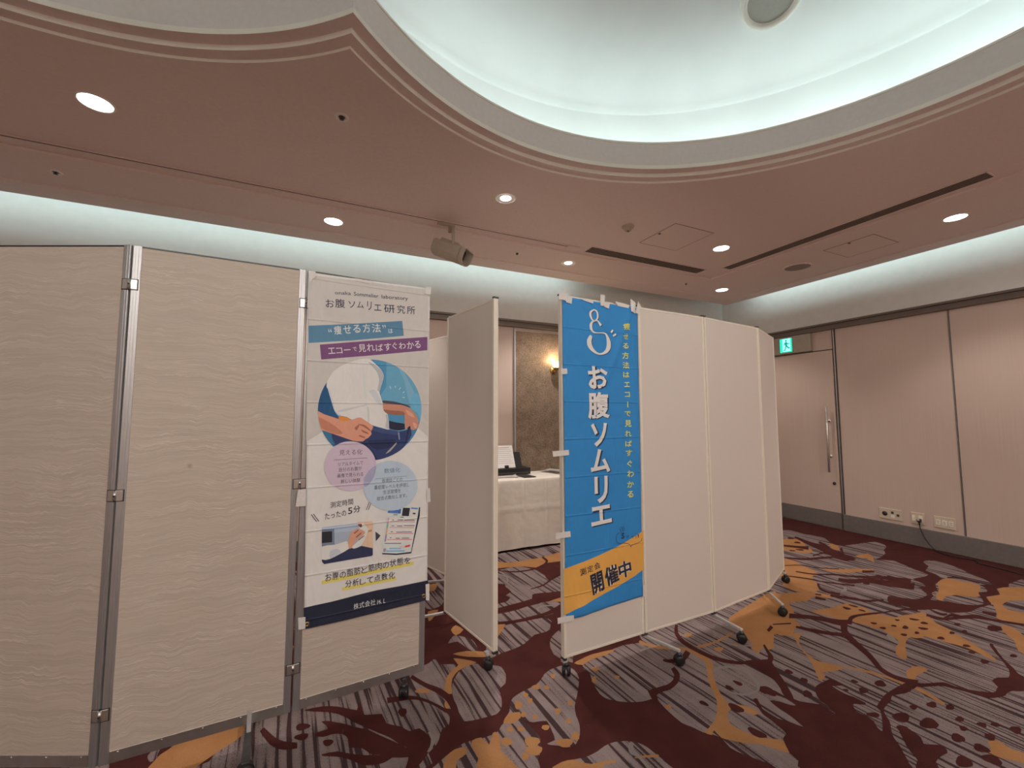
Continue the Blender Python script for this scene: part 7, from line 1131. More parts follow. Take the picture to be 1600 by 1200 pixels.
# ---------------------------------------------------------------- partitions
ZB, ZT = 0.10, 2.13
def caster(parent, p, ang, r=0.028, name='caster', mats=None):
    """twin wheel caster standing on the floor at p, stem up to z = p.z"""
    x, y, zt_ = p
    c, s = math.cos(ang), math.sin(ang)
    bm = nb()
    for k in (-1, 1):
        o = Vector((x-s*k*0.013, y+c*k*0.013, r+0.0015)); a = Vector((-s*k, c*k, 0))
        lathe(bm, [(0.0, -0.007), (r*0.8, -0.007), (r, -0.004), (r, 0.005), (r*0.85, 0.009), (r*0.35, 0.011), (0.0, 0.011)], o, a, 24)
    o = obj(name, bm, M_BLACK, parent)
    bm = nb()
    # hood over the wheels and the stem above it
    hp = [(r*1.12*math.cos(t), r*1.12*math.sin(t)) for t in [math.pi*(0.06+0.75*i/10) for i in range(11)]]
    ra = []
    for px_, pz in hp:
        ra.append([bm.verts.new((x+c*px_-s*w, y+s*px_+c*w, r+pz)) for w in (-0.015, 0.015)] + [bm.verts.new((x+c*px_*0.9-s*w, y+s*px_*0.9+c*w, r+pz*0.9)) for w in (0.015, -0.015)])
    for a, b in zip(ra, ra[1:]):
        for k in range(4): bm.faces.new((a[k], a[(k+1) % 4], b[(k+1) % 4], b[k]))
    bm.faces.new(ra[0]); bm.faces.new(ra[-1][::-1])
    h = obj('caster_hood', bm, M_BLACK, o)
    if zt_ > 2.3*r:
        bm = nb(); cyl(bm, (x, y, r*1.9), (x, y, zt_), 0.008, 12); cyl(bm, (x, y, r*2.0), (x, y, r*2.0+0.012), 0.014, 14)
        obj('caster_stem', bm, M_DKMETAL, o)
    return o

# --- textured partition with aluminium frames
TL = [Vector(p) for p in GEO['L']]                       # hinge points from left to right
t = thing('folding_partition', (*TL[2], 0), 'beige folding partition with wavy textured panels and silver metal posts', 'partition')
GAP = 0.004
stiles = {}
for i in range(3):
    fr, L = between(TL[i], TL[i+1])
    bm = nb(); fbox(bm, fr, 0.03, L-0.03, -0.030, -0.003, ZB+0.045, ZT-0.004)
    pan = obj('textured_panel', bm, M_WAVY, t)
    for u0, u1 in ((GAP, 0.034), (L-0.034, L-GAP)):
        bm = nb(); fbox(bm, fr, u0, u1, -0.034, 0.0, ZB, ZT+0.003, 0, 0.003)
        m_ = (u0+u1)/2
        fbox(bm, fr, u0+0.010, u1-0.010, -0.001, 0.0022, ZB+0.002, ZT-0.002, 0, 0.001)
        obj('side_post', bm, M_ALU, pan)
    bm = nb(); fbox(bm, fr, 0.034, L-0.034, -0.032, -0.001, ZB, ZB+0.045, 0, 0.002)
    br = obj('bottom_rail', bm, M_STEEL, pan)
    bm = nb()
    for k in range(5):
        u = 0.06+(L-0.12)*k/4; cyl(bm, fr.at(u, -0.001, ZB+0.036), fr.at(u, 0.0012, ZB+0.036), 0.004, 10)
    sc_ = obj('rail_screws', bm, M_STEEL, pan)
    bm = nb(); fbox(bm, fr, 0.034, L-0.034, -0.031, -0.002, ZT-0.006, ZT+0.001, 0, 0.001)
    obj('top_rail', bm, M_DKMETAL, pan)
# hinges at three heights on the two folds
for i in (1, 2):
    f0, L0_ = between(TL[i-1], TL[i]); f1, L1_ = between(TL[i], TL[i+1])
    for z in (0.285, 1.11, 1.965):
        bm = nb(); fbox(bm, f0, L0_-0.026, L0_-0.001, -0.004, 0.005, z-0.021, z+0.021, 0, 0.002); fbox(bm, f1, 0.001, 0.026, -0.004, 0.005, z-0.021, z+0.021, 0, 0.002)
        p = f1.at(0, 0.002, z); cyl(bm, p-Vector((0, 0, 0.019)), p+Vector((0, 0, 0.019)), 0.007, 12)
        hg = obj('hinge', bm, M_STEEL, t)
        bm = nb(); q = f1.at(0.0, 0.008, z); cyl(bm, q-f1.n*0.004, q+f1.n*0.003, 0.004, 10)
        obj('hinge_pin', bm, M_DKMETAL, hg)
        bm = nb(); fbox(bm, f0, L0_-0.029, L0_-0.001, -0.003, 0.0028, z-0.0235, z+0.0235); fbox(bm, f1, 0.001, 0.029, -0.003, 0.0028, z-0.0235, z+0.0235)
        obj('hinge_slot', bm, M_DKMETAL, hg)
# feet: a flat bar bolted below the middle panel and a caster below the right one
fr, L = between(TL[1], TL[2])
bm = nb(); fbox(bm, fr, 0.485, 0.502, -0.002, 0.004, 0.055, ZB+0.062, 0, 0.001)
ft = obj('foot_bracket', bm, M_WHITEBAR, t)
bm = nb(); fbox(bm, fr, 0.480, 0.507, -0.21, 0.19, 0.045, 0.070, 0, 0.003)
fb_ = obj('foot_bar', bm, M_DKMETAL, t)
for d in (-0.19, 0.17):
    p = fr.at(0.4935, d, 0); caster(fb_, (p.x, p.y, 0.06), 0.3)
fr, L = between(TL[2], TL[3])
bm = nb(); fbox(bm, fr, 0.500, 0.522, -0.24, 0.010, 0.072, 0.098, 0, 0.003)
fb_ = obj('foot_bar', bm, M_DKMETAL, t)
for d in (0.0, -0.22):
    p = fr.at(0.511, d, 0); caster(fb_, (p.x, p.y, 0.08), 1.2)
fr, L = between(TL[0], TL[1])
bm = nb(); fbox(bm, fr, 0.100, 0.122, -0.21, 0.10, 0.045, 0.070, 0, 0.003); fbox(bm, fr, 0.103, 0.119, -0.024, -0.010, 0.06, ZB+0.01)
fb_ = obj('foot_bar', bm, M_DKMETAL, t)
for d in (-0.19, 0.08):
    p = fr.at(0.111, d, 0); caster(fb_, (p.x, p.y, 0.06), 0.3)

# --- white partitions
def white_panel(t, P0, P1, caps=True):
    fr, L = between(P0, P1)
    bm = nb(); fbox(bm, fr, 0.012, L-0.012, -0.028, -0.003, ZB+0.010, ZT-0.010)
    pan = obj('white_panel', bm, M_WHITEPANEL, t)
    bm = nb()
    for u0, u1 in ((0.003, 0.023), (L-0.023, L-0.003)): fbox(bm, fr, u0, u1, -0.0325, 0.001, ZB, ZT, 0, 0.004)
    fbox(bm, fr, 0.012, L-0.012, -0.031, -0.001, ZB, ZB+0.014, 0, 0.002); fbox(bm, fr, 0.012, L-0.012, -0.031, -0.001, ZT-0.013, ZT, 0, 0.002)
    obj('panel_frame', bm, M_CREAMFRAME, pan)
    bm = nb()
    for u0, u1 in ((0.0, 0.020), (L-0.020, L)):
        fbox(bm, fr, u0, u1, -0.033, 0.002, ZT-0.001, ZT+0.010, 0, 0.002); fbox(bm, fr, u0, u1, -0.033, 0.002, ZB-0.012, ZB+0.001, 0, 0.002)
    obj('corner_cap', bm, M_DKMETAL, pan)
    return fr, L
def foot_bar(t, P, direction, front, back, stem=0.05, ends=(True, True)):
    d = Vector((*direction, 0)).normalized(); s = Vector((-d.y, d.x, 0)); fr = Frame(P, (s.x, s.y), (d.x, d.y))
    bm = nb(); fbox(bm, fr, -0.009, 0.009, -back, front, 0.072, 0.088, 0, 0.003)
    fbox(bm, fr, -0.012, 0.012, -0.026, 0.0, 0.076, ZB-0.008)
    o = obj('foot_bar', bm, M_WHITEBAR, t)
    for q, ok in ((front-0.006, ends[0]), (-back+0.006, ends[1])):
        if ok: p = fr.at(0, q, 0); caster(o, (p.x, p.y, 0.076), math.atan2(d.y, d.x)+0.9)
    return o
VP = [Vector(p) for p in GEO['V']]
t = thing('folding_partition', (*VP[2], 0), 'white folding partition of four panels carrying the blue banner', 'partition')
for a, b in zip(VP, VP[1:]): white_panel(t, a, b)
foot_bar(t, VP[0]+Vector((0.025, 0.016)), (1, 0.044), 0.006, 0.02, ends=(True, False))
for i, tgt in ((1, (1.948, 1.927)), (2, (2.50, 1.946)), (3, (3.075, 2.016))):
    d = Vector(tgt)-VP[i]; d = d.normalized()
    foot_bar(t, VP[i]+Vector((0.006, 0.02)), d, 0.235, 0.25)
foot_bar(t, VP[4]+Vector((-0.035, 0.0)), (0.35, -1), 0.03, 0.35)
AP = [Vector(p) for p in GEO['A']]
t2 = thing('folding_partition', (*AP[0], 0), 'white folding partition seen almost edge on between the two banners', 'partition')
ZG = [AP[1], AP[0], Vector((1.080, 3.520)), Vector((0.885, 4.110))]
BEHIND = AP[0]+Vector((0.045, 0.030))
frA, LA = white_panel(t2, ZG[0], ZG[1]); white_panel(t2, BEHIND, ZG[2]); white_panel(t2, ZG[2], ZG[3])
foot_bar(t2, AP[1]+Vector((-0.020, 0.030)), (0.17, -0.98), 0.006, 0.02, ends=(True, False))
foot_bar(t2, AP[0]+Vector((0.02, 0.02)), (-1, 0.02), 0.24, 0.20)
foot_bar(t2, ZG[2]+Vector((-0.01, 0.0)), (-1, 0.25), 0.30, 0.16)

# ---------------------------------------------------------------- banners
def bilinear(q, a, b):
    tl, tr, br, bl = [Vector(p) for p in q]
    return (tl*(1-a)+tr*a)*(1-b) + (bl*(1-a)+br*a)*b
def text_mesh(s, bold):
    cu = bpy.data.curves.new('lettering', 'FONT'); cu.body = s; cu.resolution_u = 2; cu.offset = bold; cu.size = 1.0
    o = bpy.data.objects.new('lettering', cu); C.objects.link(o)
    dg = bpy.context.evaluated_depsgraph_get(); dg.update()
    me = bpy.data.meshes.new_from_object(o.evaluated_get(dg))
    bm = nb(); bm.from_mesh(me)
    bpy.data.objects.remove(o); bpy.data.curves.remove(cu); bpy.data.meshes.remove(me)
    return bm
class Banner:
    def __init__(s, root, data, kind, wrinkle):
        (P, e, n) = data['pl']; s.fr = Frame(P[:2], e, n); s.root = root; s.kind = kind; s.wr = wrinkle; s.bms = {}; s.mats = {}
    def disp(s, u, z):
        return s.wr(u, z)
    def place(s, bm, lift):
        for v in bm.verts: u, z = v.co.x, v.co.y; v.co = s.fr.at(u, s.disp(u, z)+lift, z)
    def slot(s, part, col):
        s.mats.setdefault(part, []); m = cloth_mat(s.kind, tuple(col))
        if m not in s.mats[part]: s.mats[part].append(m)
        return s.mats[part].index(m)
    def flat(s, part, layer, col, pts, strip_):
        b = nb()
        if strip_:
            h = len(pts)//2; a = pts[:h]; c = pts[h:][::-1]
            a = pts[:h]; c = pts[h:]
            va = [b.verts.new((*p, 0)) for p in a]; vb = [b.verts.new((*p, 0)) for p in c]
            for i in range(h-1): b.faces.new((va[i], va[i+1], vb[i+1], vb[i]))
        else:
            for tri in fill2d(pts): b.faces.new([b.verts.new((p[0], p[1], 0)) for p in tri])
            bmesh.ops.remove_doubles(b, verts=b.verts[:], dist=1e-6)
        s.add(part, layer, col, b)
    def add(s, part, layer, col, b):
        xs = [v.co.x for v in b.verts]; zs = [v.co.y for v in b.verts]
        g = 0.025 if part == 'p' or s.kind == 'blue' else 0.05
        for lo, hi, ax_ in ((min(xs), max(xs), 0), (min(zs), max(zs), 1)):
            k = math.ceil(lo/g+1e-6)
            while k*g < hi-1e-6:
                co = (k*g, 0, 0) if ax_ == 0 else (0, k*g, 0); no = (1, 0, 0) if ax_ == 0 else (0, 1, 0)
                bmesh.ops.bisect_plane(b, geom=b.verts[:]+b.edges[:]+b.faces[:], plane_co=co, plane_no=no, dist=1e-6)
                k += 1
        s.place(b, 0.0016+0.00028*layer)
        mi = s.slot(part, col); bm = s.bms.setdefault(part, nb())
        vm = {v: bm.verts.new(v.co) for v in b.verts}
        for f in b.faces:
            if f.calc_area() < 1e-10: continue
            fn = bm.faces.new([vm[v] for v in f.verts]); fn.material_index = mi; fn.smooth = True
            fn.normal_update()
            if fn.normal.dot(s.fr.n) < 0: fn.normal_flip()
        b.free()
    def text(s, part, layer, col, txt, a, b_, hgt, bold):
        b = text_mesh(txt, bold)
        if not b.verts: b.free(); return
        x0 = min(v.co.x for v in b.verts); x1 = max(v.co.x for v in b.verts); y0 = min(v.co.y for v in b.verts); y1 = max(v.co.y for v in b.verts)
        a = Vector(a); d = Vector(b_)-a; L = d.length; d = d/L; pz = Vector((-d.y, d.x))
        for v in b.verts:
            q = a + d*(L*(v.co.x-x0)/max(1e-6, x1-x0)) + pz*(hgt*(v.co.y-y0)/max(1e-6, y1-y0))
            v.co = (q.x, q.y, 0)
        s.add(part, layer, col, b)
    def cloth(s, q, col, nu=48, nz=140, th=0.0006):
        bm = nb(); g = [[None]*(nu+1) for _ in range(nz+1)]; h = [[None]*(nu+1) for _ in range(nz+1)]
        for j in range(nz+1):
            for i in range(nu+1):
                p = bilinear(q, i/nu, j/nz); d = s.disp(p.x, p.y)
                g[j][i] = bm.verts.new(s.fr.at(p.x, d, p.y)); h[j][i] = bm.verts.new(s.fr.at(p.x, d-th, p.y))
        for j in range(nz):
            for i in range(nu):
                f = bm.faces.new((g[j][i], g[j+1][i], g[j+1][i+1], g[j][i+1])); f.smooth = True
                f = bm.faces.new((h[j][i], h[j][i+1], h[j+1][i+1], h[j+1][i])); f.smooth = True
        for j in range(nz):
            bm.faces.new((g[j][0], h[j][0], h[j+1][0], g[j+1][0])); bm.faces.new((g[j][nu], g[j+1][nu], h[j+1][nu], h[j][nu]))
        for i in range(nu):
            bm.faces.new((g[0][i], g[0][i+1], h[0][i+1], h[0][i])); bm.faces.new((g[nz][i], h[nz][i], h[nz][i+1], g[nz][i+1]))
        s.base = bm; s.all = [cloth_mat(s.kind, col)]
    def build(s, data, names):
        for e in data['art']:
            k, part, layer, col = e[:4]
            if k == 'T': s.text(part, layer, col, *e[4:])
            else: s.flat(part, layer, col, nums(e[4], 10000), k == 'S')
        for part, b in s.bms.items():
            for m in s.mats[part]:
                if m not in s.all: s.all.append(m)
            vm = {v: s.base.verts.new(v.co) for v in b.verts}
            for f in b.faces:
                g = s.base.faces.new([vm[v] for v in f.verts]); g.smooth = True; g.material_index = s.all.index(s.mats[part][f.material_index])
            b.free()
        return obj('cloth', s.base, s.all, s.root, fix=False)
    def tape(s, q, lift):
        bm = nb(); P = [Vector(p) for p in q]; n = 6; rows = []
        for j in range(n+1):
            r_ = []
            for i in range(n+1):
                p = bilinear(q, i/n, j/n); r_.append((p.x, p.y, s.disp(p.x, p.y)+lift))
            rows.append(r_)
        for th in (0.0, 0.0008):
            g = [[bm.verts.new(s.fr.at(u, d+th, z)) for u, z, d in r_] for r_ in rows]
            for j in range(n):
                for i in range(n): bm.faces.new((g[j][i], g[j+1][i], g[j+1][i+1], g[j][i+1]))
        return obj('tape_strip', bm, M_TAPE, s.root)
def wr1(u, z):
    k = 0.0022*math.sin(7.0*u+1.2*z)+0.0014*math.sin(19*u-5*z)
    k += 0.004*math.exp(-((z-2.02)/0.06)**2)*math.sin(38*u+8*z)*0.5
    return 0.004+abs(0.5*k)+k*0.5
def wr2(u, z):
    k = 0.0016*math.sin(8.0*u+1.5*z)+0.0012*math.sin(21*u-4*z)
    s_ = (u-0.44)-(z-1.90)*0.45                                    # one slanting fold below the top edge
    k += 0.013*math.exp(-(s_/0.024)**2)*max(0.0, min(1.0, (z-1.55)/0.2))
    # the lower left corner has curled up on itself
    k += 0.016*math.exp(-((u-0.12)/0.06)**2-((z-0.345)/0.05)**2)+0.008*math.exp(-((u-0.24)/0.05)**2-((z-0.34)/0.04)**2)
    return 0.004+abs(0.5*k)+k*0.5
P1 = BANNER1['pl'][0]
t = thing('hanging_banner', (P1[0], P1[1], 0.45), 'white cloth banner with a round photo of a person holding open loose jeans', 'banner')
B = Banner(t, BANNER1, 'white', wr1)
cl = B.cloth(BANNER1['quad'], (204, 192, 182))
B.build(BANNER1, {'p': 'printed_panels', 't': 'printed_lettering', 'photo': 'printed_photos'})
for q in BANNER1['tape']: B.tape(q, 0.0055)
for u, z in BANNER1['grom']:
    bm = nb(); c = B.fr.at(u, B.disp(u, z)+0.0022, z)
    lathe(bm, [(0.0045, 0.0), (0.0045, 0.002), (0.0075, 0.003), (0.0105, 0.0015), (0.011, 0.0)], c, B.fr.n, 24)
    g = obj('grommet', bm, M_BRASS, t)
P2 = BANNER2['pl'][0]
t = thing('hanging_banner', (P2[0], P2[1], 0.30), 'blue cloth banner with large white vertical characters and an orange band', 'banner')
B = Banner(t, BANNER2, 'blue', wr2)
q = BANNER2['quad']
cl = B.cloth(q, (38, 112, 162))
B.build(BANNER2, {'p': 'orange_band', 't': 'printed_lettering', 'logo': 'printed_logo'})
for i, q in enumerate(BANNER2['tape']): B.tape(q, 0.0055+0.0008*(i % 3))

# ---------------------------------------------------------------- right wall fittings
t = thing('exit_sign', (XR, 3.74, 2.42), 'green lit exit sign with a running figure in a champagne coloured case above the door', 'exit sign')
bm = nb(); bbox(bm, XR-0.060, XR-0.002, 3.465, 4.16, 2.300, 2.540, 0, 0.004)
obj('sign_case', bm, M_SIGNBOX, t)
bm = nb(); bbox(bm, XR-0.066, XR-0.058, 3.690, 3.880, 2.310, 2.528, 0, 0.003)
obj('sign_frame', bm, M_SIGNBOX, t)
bm = nb(); box(bm, XR-0.069, XR-0.065, 3.703, 3.870, 2.322, 2.516)
face = obj('sign_face', bm, M_GREENGLOW, t)
bm = nb(); box(bm, XR-0.0705, XR-0.0685, 3.722, 3.832, 2.326, 2.512)
obj('sign_doorway', bm, M_WHITEGLOW, face)
bm = nb(); xs = XR-0.0715
def sfill(pts):   # pts: (left to right, up) inside the doorway, metres; the left of the sign lies at larger y
    b = nb(); f = b.faces.new([b.verts.new((xs, 3.832-a, 2.326+c)) for a, c in pts]); bmesh.ops.triangulate(b, faces=[f]); merge(bm, b)
sfill([(0.052+0.012*math.cos(a), 0.158+0.014*math.sin(a)) for a in [2*math.pi*i/14 for i in range(14)]])
sfill([(0.040, 0.142), (0.062, 0.140), (0.068, 0.085), (0.044, 0.078), (0.036, 0.110)])
sfill([(0.044, 0.084), (0.068, 0.088), (0.088, 0.062), (0.104, 0.058), (0.104, 0.044), (0.080, 0.046), (0.062, 0.066)])
sfill([(0.044, 0.084), (0.060, 0.078), (0.046, 0.048), (0.034, 0.018), (0.012, 0.014), (0.012, 0.028), (0.026, 0.034)])
sfill([(0.060, 0.138), (0.082, 0.116), (0.100, 0.128), (0.104, 0.116), (0.080, 0.100), (0.060, 0.120)])
sfill([(0.042, 0.140), (0.022, 0.118), (0.022, 0.094), (0.032, 0.094), (0.034, 0.112), (0.046, 0.124)])
sfill([(0.0, 0.0), (0.11, 0.0), (0.11, 0.006), (0.0, 0.006)])
obj('running_figure', bm, M_SIGNMAN, face)
def outlet(y0, y1, z0, z1, lab, cat='wall outlet'):
    t = thing('wall_outlet', (XR, (y0+y1)/2, (z0+z1)/2), lab, cat, 'outlet plates on the right wall')
    bm = nb(); bbox(bm, XR-0.010, XR, y0, y1, z0, z1, 0, 0.004)
    obj('cover_plate', bm, M_PLATE, t); return t
def hole(t, y, z, w, h_, name='socket', m=None, d=0.0115):
    bm = nb(); bbox(bm, XR-d, XR-0.008, y-w/2, y+w/2, z-h_/2, z+h_/2, 0, 0.001); return obj(name, bm, m or M_OUTLETDK, t)
t = outlet(2.615, 2.832, 0.238, 0.358, 'wide wall outlet plate with dark sockets, closest to the door')
b = nb(); cyl(b, (XR-0.008, 2.775, 0.298), (XR-0.0125, 2.775, 0.298), 0.026, 20, 0); obj('round_socket', b, M_OUTLETDK, t)
hole(t, 2.703, 0.318, 0.024, 0.026); hole(t, 2.652, 0.296, 0.024, 0.026); hole(t, 2.700, 0.276, 0.036, 0.030, 'blank_cover', M_CREAMFRAME, 0.0125)
t = outlet(2.418, 2.536, 0.240, 0.362, 'narrow wall outlet plate with a black plug in it')
hole(t, 2.510, 0.300, 0.030, 0.064, 'socket_insert', M_CREAMFRAME, 0.012); hole(t, 2.452, 0.300, 0.036, 0.07, 'socket_insert', M_CREAMFRAME, 0.012)
t = outlet(2.166, 2.342, 0.240, 0.360, 'wide ivory wall outlet plate with three sockets, farthest from the door')
for y in (2.305, 2.254, 2.203):
    s_ = hole(t, y, 0.300, 0.038, 0.052, 'socket', M_CREAMFRAME, 0.012)
    for dz in (-0.009, 0.009):
        bm = nb(); box(bm, XR-0.0128, XR-0.0118, y-0.009, y+0.009, 0.300+dz-0.0022, 0.300+dz+0.0022); obj('slot', bm, M_OUTLETDK, s_)
t = thing('power_cord', (XR, 2.455, 0.284), 'thin black power cord running from the wall outlet down onto the carpet', 'power cord')
bm = nb(); bbox(bm, XR-0.050, XR-0.0125, 2.440, 2.472, 0.268, 0.302, 0, 0.006); cyl(bm, (XR-0.036, 2.456, 0.272), (XR-0.040, 2.452, 0.236), 0.010, 12, 0, 0.006)
obj('plug', bm, M_BLACK, t)
bm = nb(); bbox(bm, XR-0.053, XR-0.044, 2.446, 2.466, 0.284, 0.300, 0, 0.003); obj('plug_tip', bm, M_PLATE, t)
bm = nb(); tube(bm, curve_pts([(XR-0.038, 2.454, 0.245), (XR-0.042, 2.442, 0.19), (XR-0.050, 2.405, 0.10), (XR-0.085, 2.33, 0.025), (5.955, 2.235, 0.009), (5.945, 2.12, 0.0072), (5.975, 2.05, 0.0072), (5.962, 1.985, 0.0072), (5.900, 1.965, 0.0072), (5.878, 1.88, 0.0072), (5.850, 1.74, 0.0072), (5.80, 1.55, 0.0072), (5.76, 1.30, 0.0072)], 8), 0.005, 8)
obj('cable', bm, M_BLACK, t)

# ---------------------------------------------------------------- back wall fittings
t = thing('acoustic_panel', (2.86, YB, 1.3), 'tall brown felt wall panel behind the white draped table', 'wall panel')
bm = nb(); bbox(bm, 2.305, 3.42, YB-0.030, YB-0.001, 0.205, 2.500, 0, 0.005); obj('felt_board', bm, M_FELT, t)
bm = nb(); bbox(bm, 2.283, 2.305, YB-0.034, YB-0.001, 0.205, 2.535, 0, 0.003); bbox(bm, 3.42, 3.442, YB-0.034, YB-0.001, 0.205, 2.535, 0, 0.003); obj('edge_strip', bm, M_ALU, t)
SX, SZ = 2.84, 2.085; SY = YB-0.12
t = thing('wall_sconce', (SX, YB-0.03, SZ), 'brass wall lamp with a glowing glass cup on the brown felt panel', 'wall lamp')
bm = nb(); lathe(bm, [(0.0, 0.022), (0.018, 0.020), (0.046, 0.010), (0.050, 0.0)], (SX, YB-0.031, SZ-0.065), (0, -1, 0), 32); obj('wall_plate', bm, M_BRASS, t)
bm = nb(); tube(bm, curve_pts([(SX, YB-0.045, SZ-0.065), (SX, YB-0.08, SZ-0.085), (SX, SY, SZ-0.075), (SX, SY, SZ-0.055)], 6), 0.008, 10); obj('arm', bm, M_BRASS, t)
bm = nb(); lathe(bm, [(0.0, -0.082), (0.014, -0.080), (0.018, -0.070), (0.034, -0.062), (0.048, -0.044), (0.050, -0.036), (0.044, -0.034), (0.0, -0.040)], (SX, SY, SZ), (0, 0, 1), 32); obj('cup_holder', bm, M_BRASS, t)
bm = nb(); lathe(bm, [(0.034, -0.036), (0.044, -0.020), (0.046, 0.040), (0.043, 0.040), (0.040, -0.018), (0.030, -0.032), (0.0, -0.032)], (SX, SY, SZ), (0, 0, 1), 32); obj('glass_shade', bm, M_GLASSGLOW, t)
l = bpy.data.lights.new('sconce_bulb', 'POINT'); l.energy = 4.0; l.color = (1.0, 0.66, 0.36); l.shadow_soft_size = 0.02
o = bpy.data.objects.new('sconce_bulb', l); C.objects.link(o); o.location = (SX, SY+0.01, SZ+0.055)

# ---------------------------------------------------------------- draped table and what lies on it
TX0, TX1, TY0, TY1, TZ = 1.22, 3.03, 4.235, 4.80, 0.745
t = thing('draped_table', (2.12, 4.5, 0), 'long table covered by a white tablecloth in front of the back wall', 'table')
bm = nb(); bbox(bm, TX0+0.01, TX1-0.01, TY0+0.01, TY1-0.005, TZ-0.035, TZ-0.004, 0, 0.003); obj('table_top', bm, M_WHITEBAR, t)
for x in (TX0+0.15, TX1-0.15):
    for y in (TY0+0.09, TY1-0.08):
        bm = nb(); cyl(bm, (x, y, 0.0015), (x, y, TZ-0.03), 0.016, 14, 0, None, 0.003); obj('leg', bm, M_DKMETAL, t)
def drape():
    bm = nb(); nx = 220; rows = []
    path = [(TY1, TZ)] + [(TY1-(TY1-TY0)*k/10, TZ) for k in range(1, 10)] + [(TY0+0.012, TZ), (TY0+0.003, TZ-0.003), (TY0, TZ-0.012)] + [(TY0-0.002, TZ-0.012-(TZ-0.037)*k/26) for k in range(1, 27)]
    for k, (y, z) in enumerate(path):
        r_ = []
        for i in range(nx+1):
            x = TX0+(TX1-TX0)*i/nx; dy = 0; dz = 0
            if z < TZ-0.005:
                f = (TZ-z)/TZ
                dy = -f*(0.030+0.010*math.sin(9.0*x+0.7)+0.006*math.sin(23*x+2*z))
                dy -= 0.006*math.exp(-((x-2.12)/0.010)**2)+0.006*math.exp(-((x-2.40)/0.010)**2)+0.006*math.exp(-((x-1.82)/0.010)**2)
                dy -= 0.007*math.exp(-((z-0.425)/0.012)**2)
                dz = 0.008*f*math.sin(6*x+1)
            r_.append(bm.verts.new((x, y+dy, z+dz)))
        rows.append(r_)
    for a, b in zip(rows, rows[1:]):
        for i in range(nx): bm.faces.new((a[i], b[i], b[i+1], a[i+1])).smooth = True
    for e, sgn in ((0, -1), (nx, 1)):      # side falls
        prev = None
        for k in range(14):
            z = TZ-(TZ-0.03)*k/13; row = []
            for j in range(13):
                y = TY0+(TY1-TY0)*j/12; f = k/13
                row.append(bm.verts.new((((TX0, TX1)[e > 0])+sgn*f*(0.03+0.012*math.sin(14*y)), y-(0.03*f if j == 0 else 0), z)))
            if prev:
                for j in range(12): bm.faces.new((prev[j], prev[j+1], row[j+1], row[j])).smooth = True
            prev = row
    return bm
obj('tablecloth', drape(), M_CLOTHW, t)
TT = TZ+0.0015
t = thing('document_printer', (2.17, 4.66, TT), 'low black printer with white printed forms clipped upright in it on the white draped table', 'printer')
bm = nb(); bbox(bm, 1.93, 2.385, 4.575, 4.79, TT, TT+0.075, 0, 0.006); obj('printer_body', bm, M_BLACK, t)
bm = nb(); bbox(bm, 1.96, 2.355, 4.567, 4.576, TT+0.012, TT+0.030, 0, 0.002); obj('output_slot', bm, M_DKMETAL, t)
def slab(x0, x1, y, z, h, lean, th, mi=0):
    bm = nb(); b = nb(); vs_ = box(b, x0, x1, 0, th, 0, h)
    R = Matrix.Rotation(-lean, 4, 'X')
    for v in b.verts: v.co = R @ v.co + Vector((0, y, z))
    merge(bm, b, 0, 0.002); return bm
obj('paper_support', slab(2.02, 2.33, 4.690, TT+0.075, 0.19, 0.42, 0.008), M_BLACK, t)
bm = slab(1.985, 2.215, 4.632, TT+0.078, 0.275, 0.40, 0.014); pst = obj('paper_stack', bm, M_PAPER, t)
M_INK = paint('form_ink', (0.30, 0.27, 0.28), 0.7, 0.05, 40, 0.0); M_REDINK = paint('form_red_ink', (0.55, 0.16, 0.13), 0.7, 0.05, 40, 0.0)
def lean_pt(x, d, h): return Vector((x, 4.632+math.sin(0.40)*h-math.cos(0.40)*d*1.0, TT+0.078+math.cos(0.40)*h+math.sin(0.40)*d*(-1)*-1))
bm = nb()
for k in range(8):
    h = 0.055+0.024*k
    f = bm.faces.new([bm.verts.new(lean_pt(x, 0.0012, hh)) for x, hh in ((1.998, h), (2.195-0.012*(k % 3), h), (2.195-0.012*(k % 3), h+0.003), (1.998, h+0.003))])
obj('form_lines', bm, M_INK, pst)
bm = nb(); bm.faces.new([bm.verts.new(lean_pt(x, 0.0012, hh)) for x, hh in ((1.998, 0.243), (2.17, 0.243), (2.17, 0.249), (1.998, 0.249))]); obj('form_heading', bm, M_REDINK, pst)
bm = nb(); b = nb(); box(b, 2.075, 2.125, -0.010, 0.012, -0.002, 0.026)
R = Matrix.Rotation(-0.40, 4, 'X')
for v in b.verts: v.co = R @ v.co + Vector((0, 4.632, TT+0.080))
merge(bm, b, 0, 0.003); obj('binder_clip', bm, M_BLACK, pst)
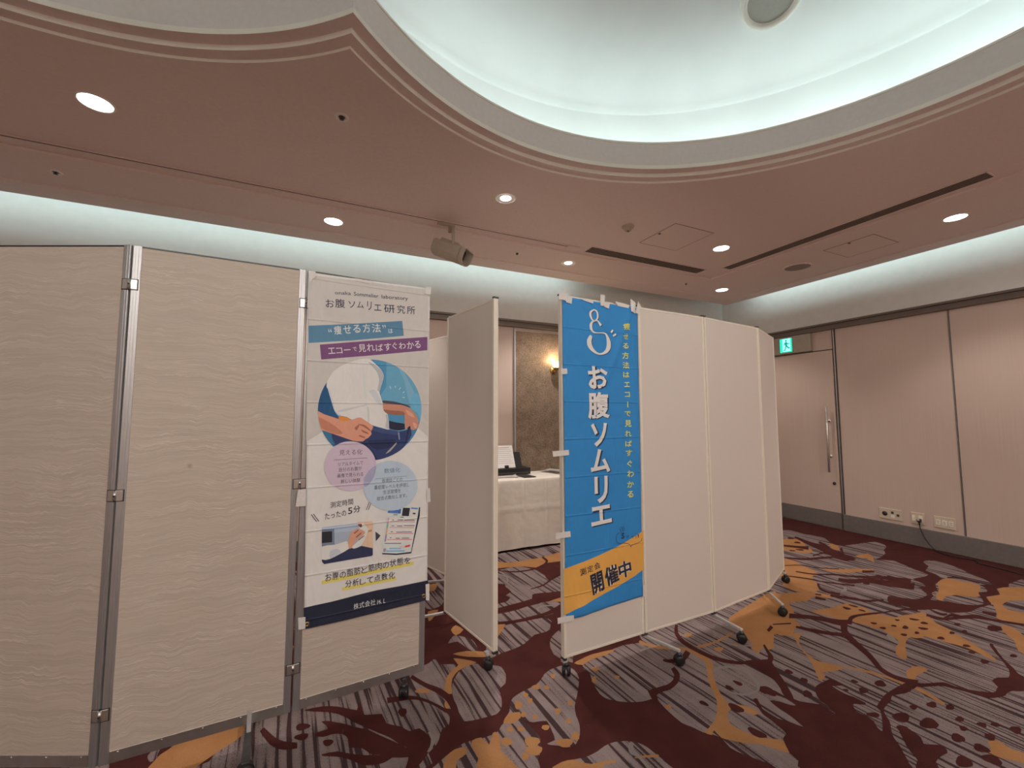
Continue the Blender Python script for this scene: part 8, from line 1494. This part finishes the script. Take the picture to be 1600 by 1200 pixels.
t = thing('tablet', (2.235, 4.42, TT), 'flat black tablet lying near the front edge of the white table', 'tablet')
bm = nb(); b = nb(); box(b, -0.075, 0.075, -0.115, 0.115, 0, 0.008)
for v in b.verts: v.co = Matrix.Rotation(0.02, 4, 'Z') @ v.co + Vector((2.235, 4.415, TT))
merge(bm, b, 0, 0.003); obj('tablet_case', bm, M_BLACK, t)
bm = nb(); box(bm, 2.168, 2.302, 4.308, 4.522, TT+0.008, TT+0.0088); obj('screen', bm, M_OUTLETDK, t)
t = thing('paper_stack', (2.72, 4.60, TT), 'loose white papers fanned out at the right of the draped table', 'papers')
for k, (a, dx, dy) in enumerate(((0.22, 0, 0), (-0.10, 0.03, 0.03), (0.42, -0.015, 0.05))):
    bm = nb(); g = []
    for j in range(9):
        for i in range(7):
            u, v = (i/6-0.5)*0.21, (j/8-0.5)*0.297
            c, s_ = math.cos(a), math.sin(a)
            g.append(bm.verts.new((2.74+dx+c*u-s_*v, 4.55+dy+s_*u+c*v, TT+0.004+0.008*k+0.012*(2*u/0.21)**2*(0.4+0.3*k)*(1 if i < 3 else 0.2))))
    for j in range(8):
        for i in range(6): bm.faces.new((g[j*7+i], g[j*7+i+1], g[j*7+i+8], g[j*7+i+7])).smooth = True
    gm = bm.faces[:]
    bmesh.ops.solidify(bm, geom=gm, thickness=0.0035)
    obj('sheet', bm, M_PAPER, t)
t = thing('paper_sheet', (2.0, 4.43, TT), 'small crumpled white paper lying in front of the black printer', 'paper')
bm = nb(); g = []
for j in range(8):
    for i in range(12):
        u, v = i/11, j/7
        g.append(bm.verts.new((1.86+0.26*u+0.02*v, 4.37+0.13*v+0.02*math.sin(5*u), TT+0.004+0.007*abs(math.sin(7*u+4*v))*(0.4+u)+0.012*max(0, u-0.8)*5*v)))
for j in range(7):
    for i in range(11): bm.faces.new((g[j*12+i], g[j*12+i+1], g[j*12+i+13], g[j*12+i+12])).smooth = True
bmesh.ops.solidify(bm, geom=bm.faces[:], thickness=0.0015)
obj('sheet', bm, M_PAPER, t)
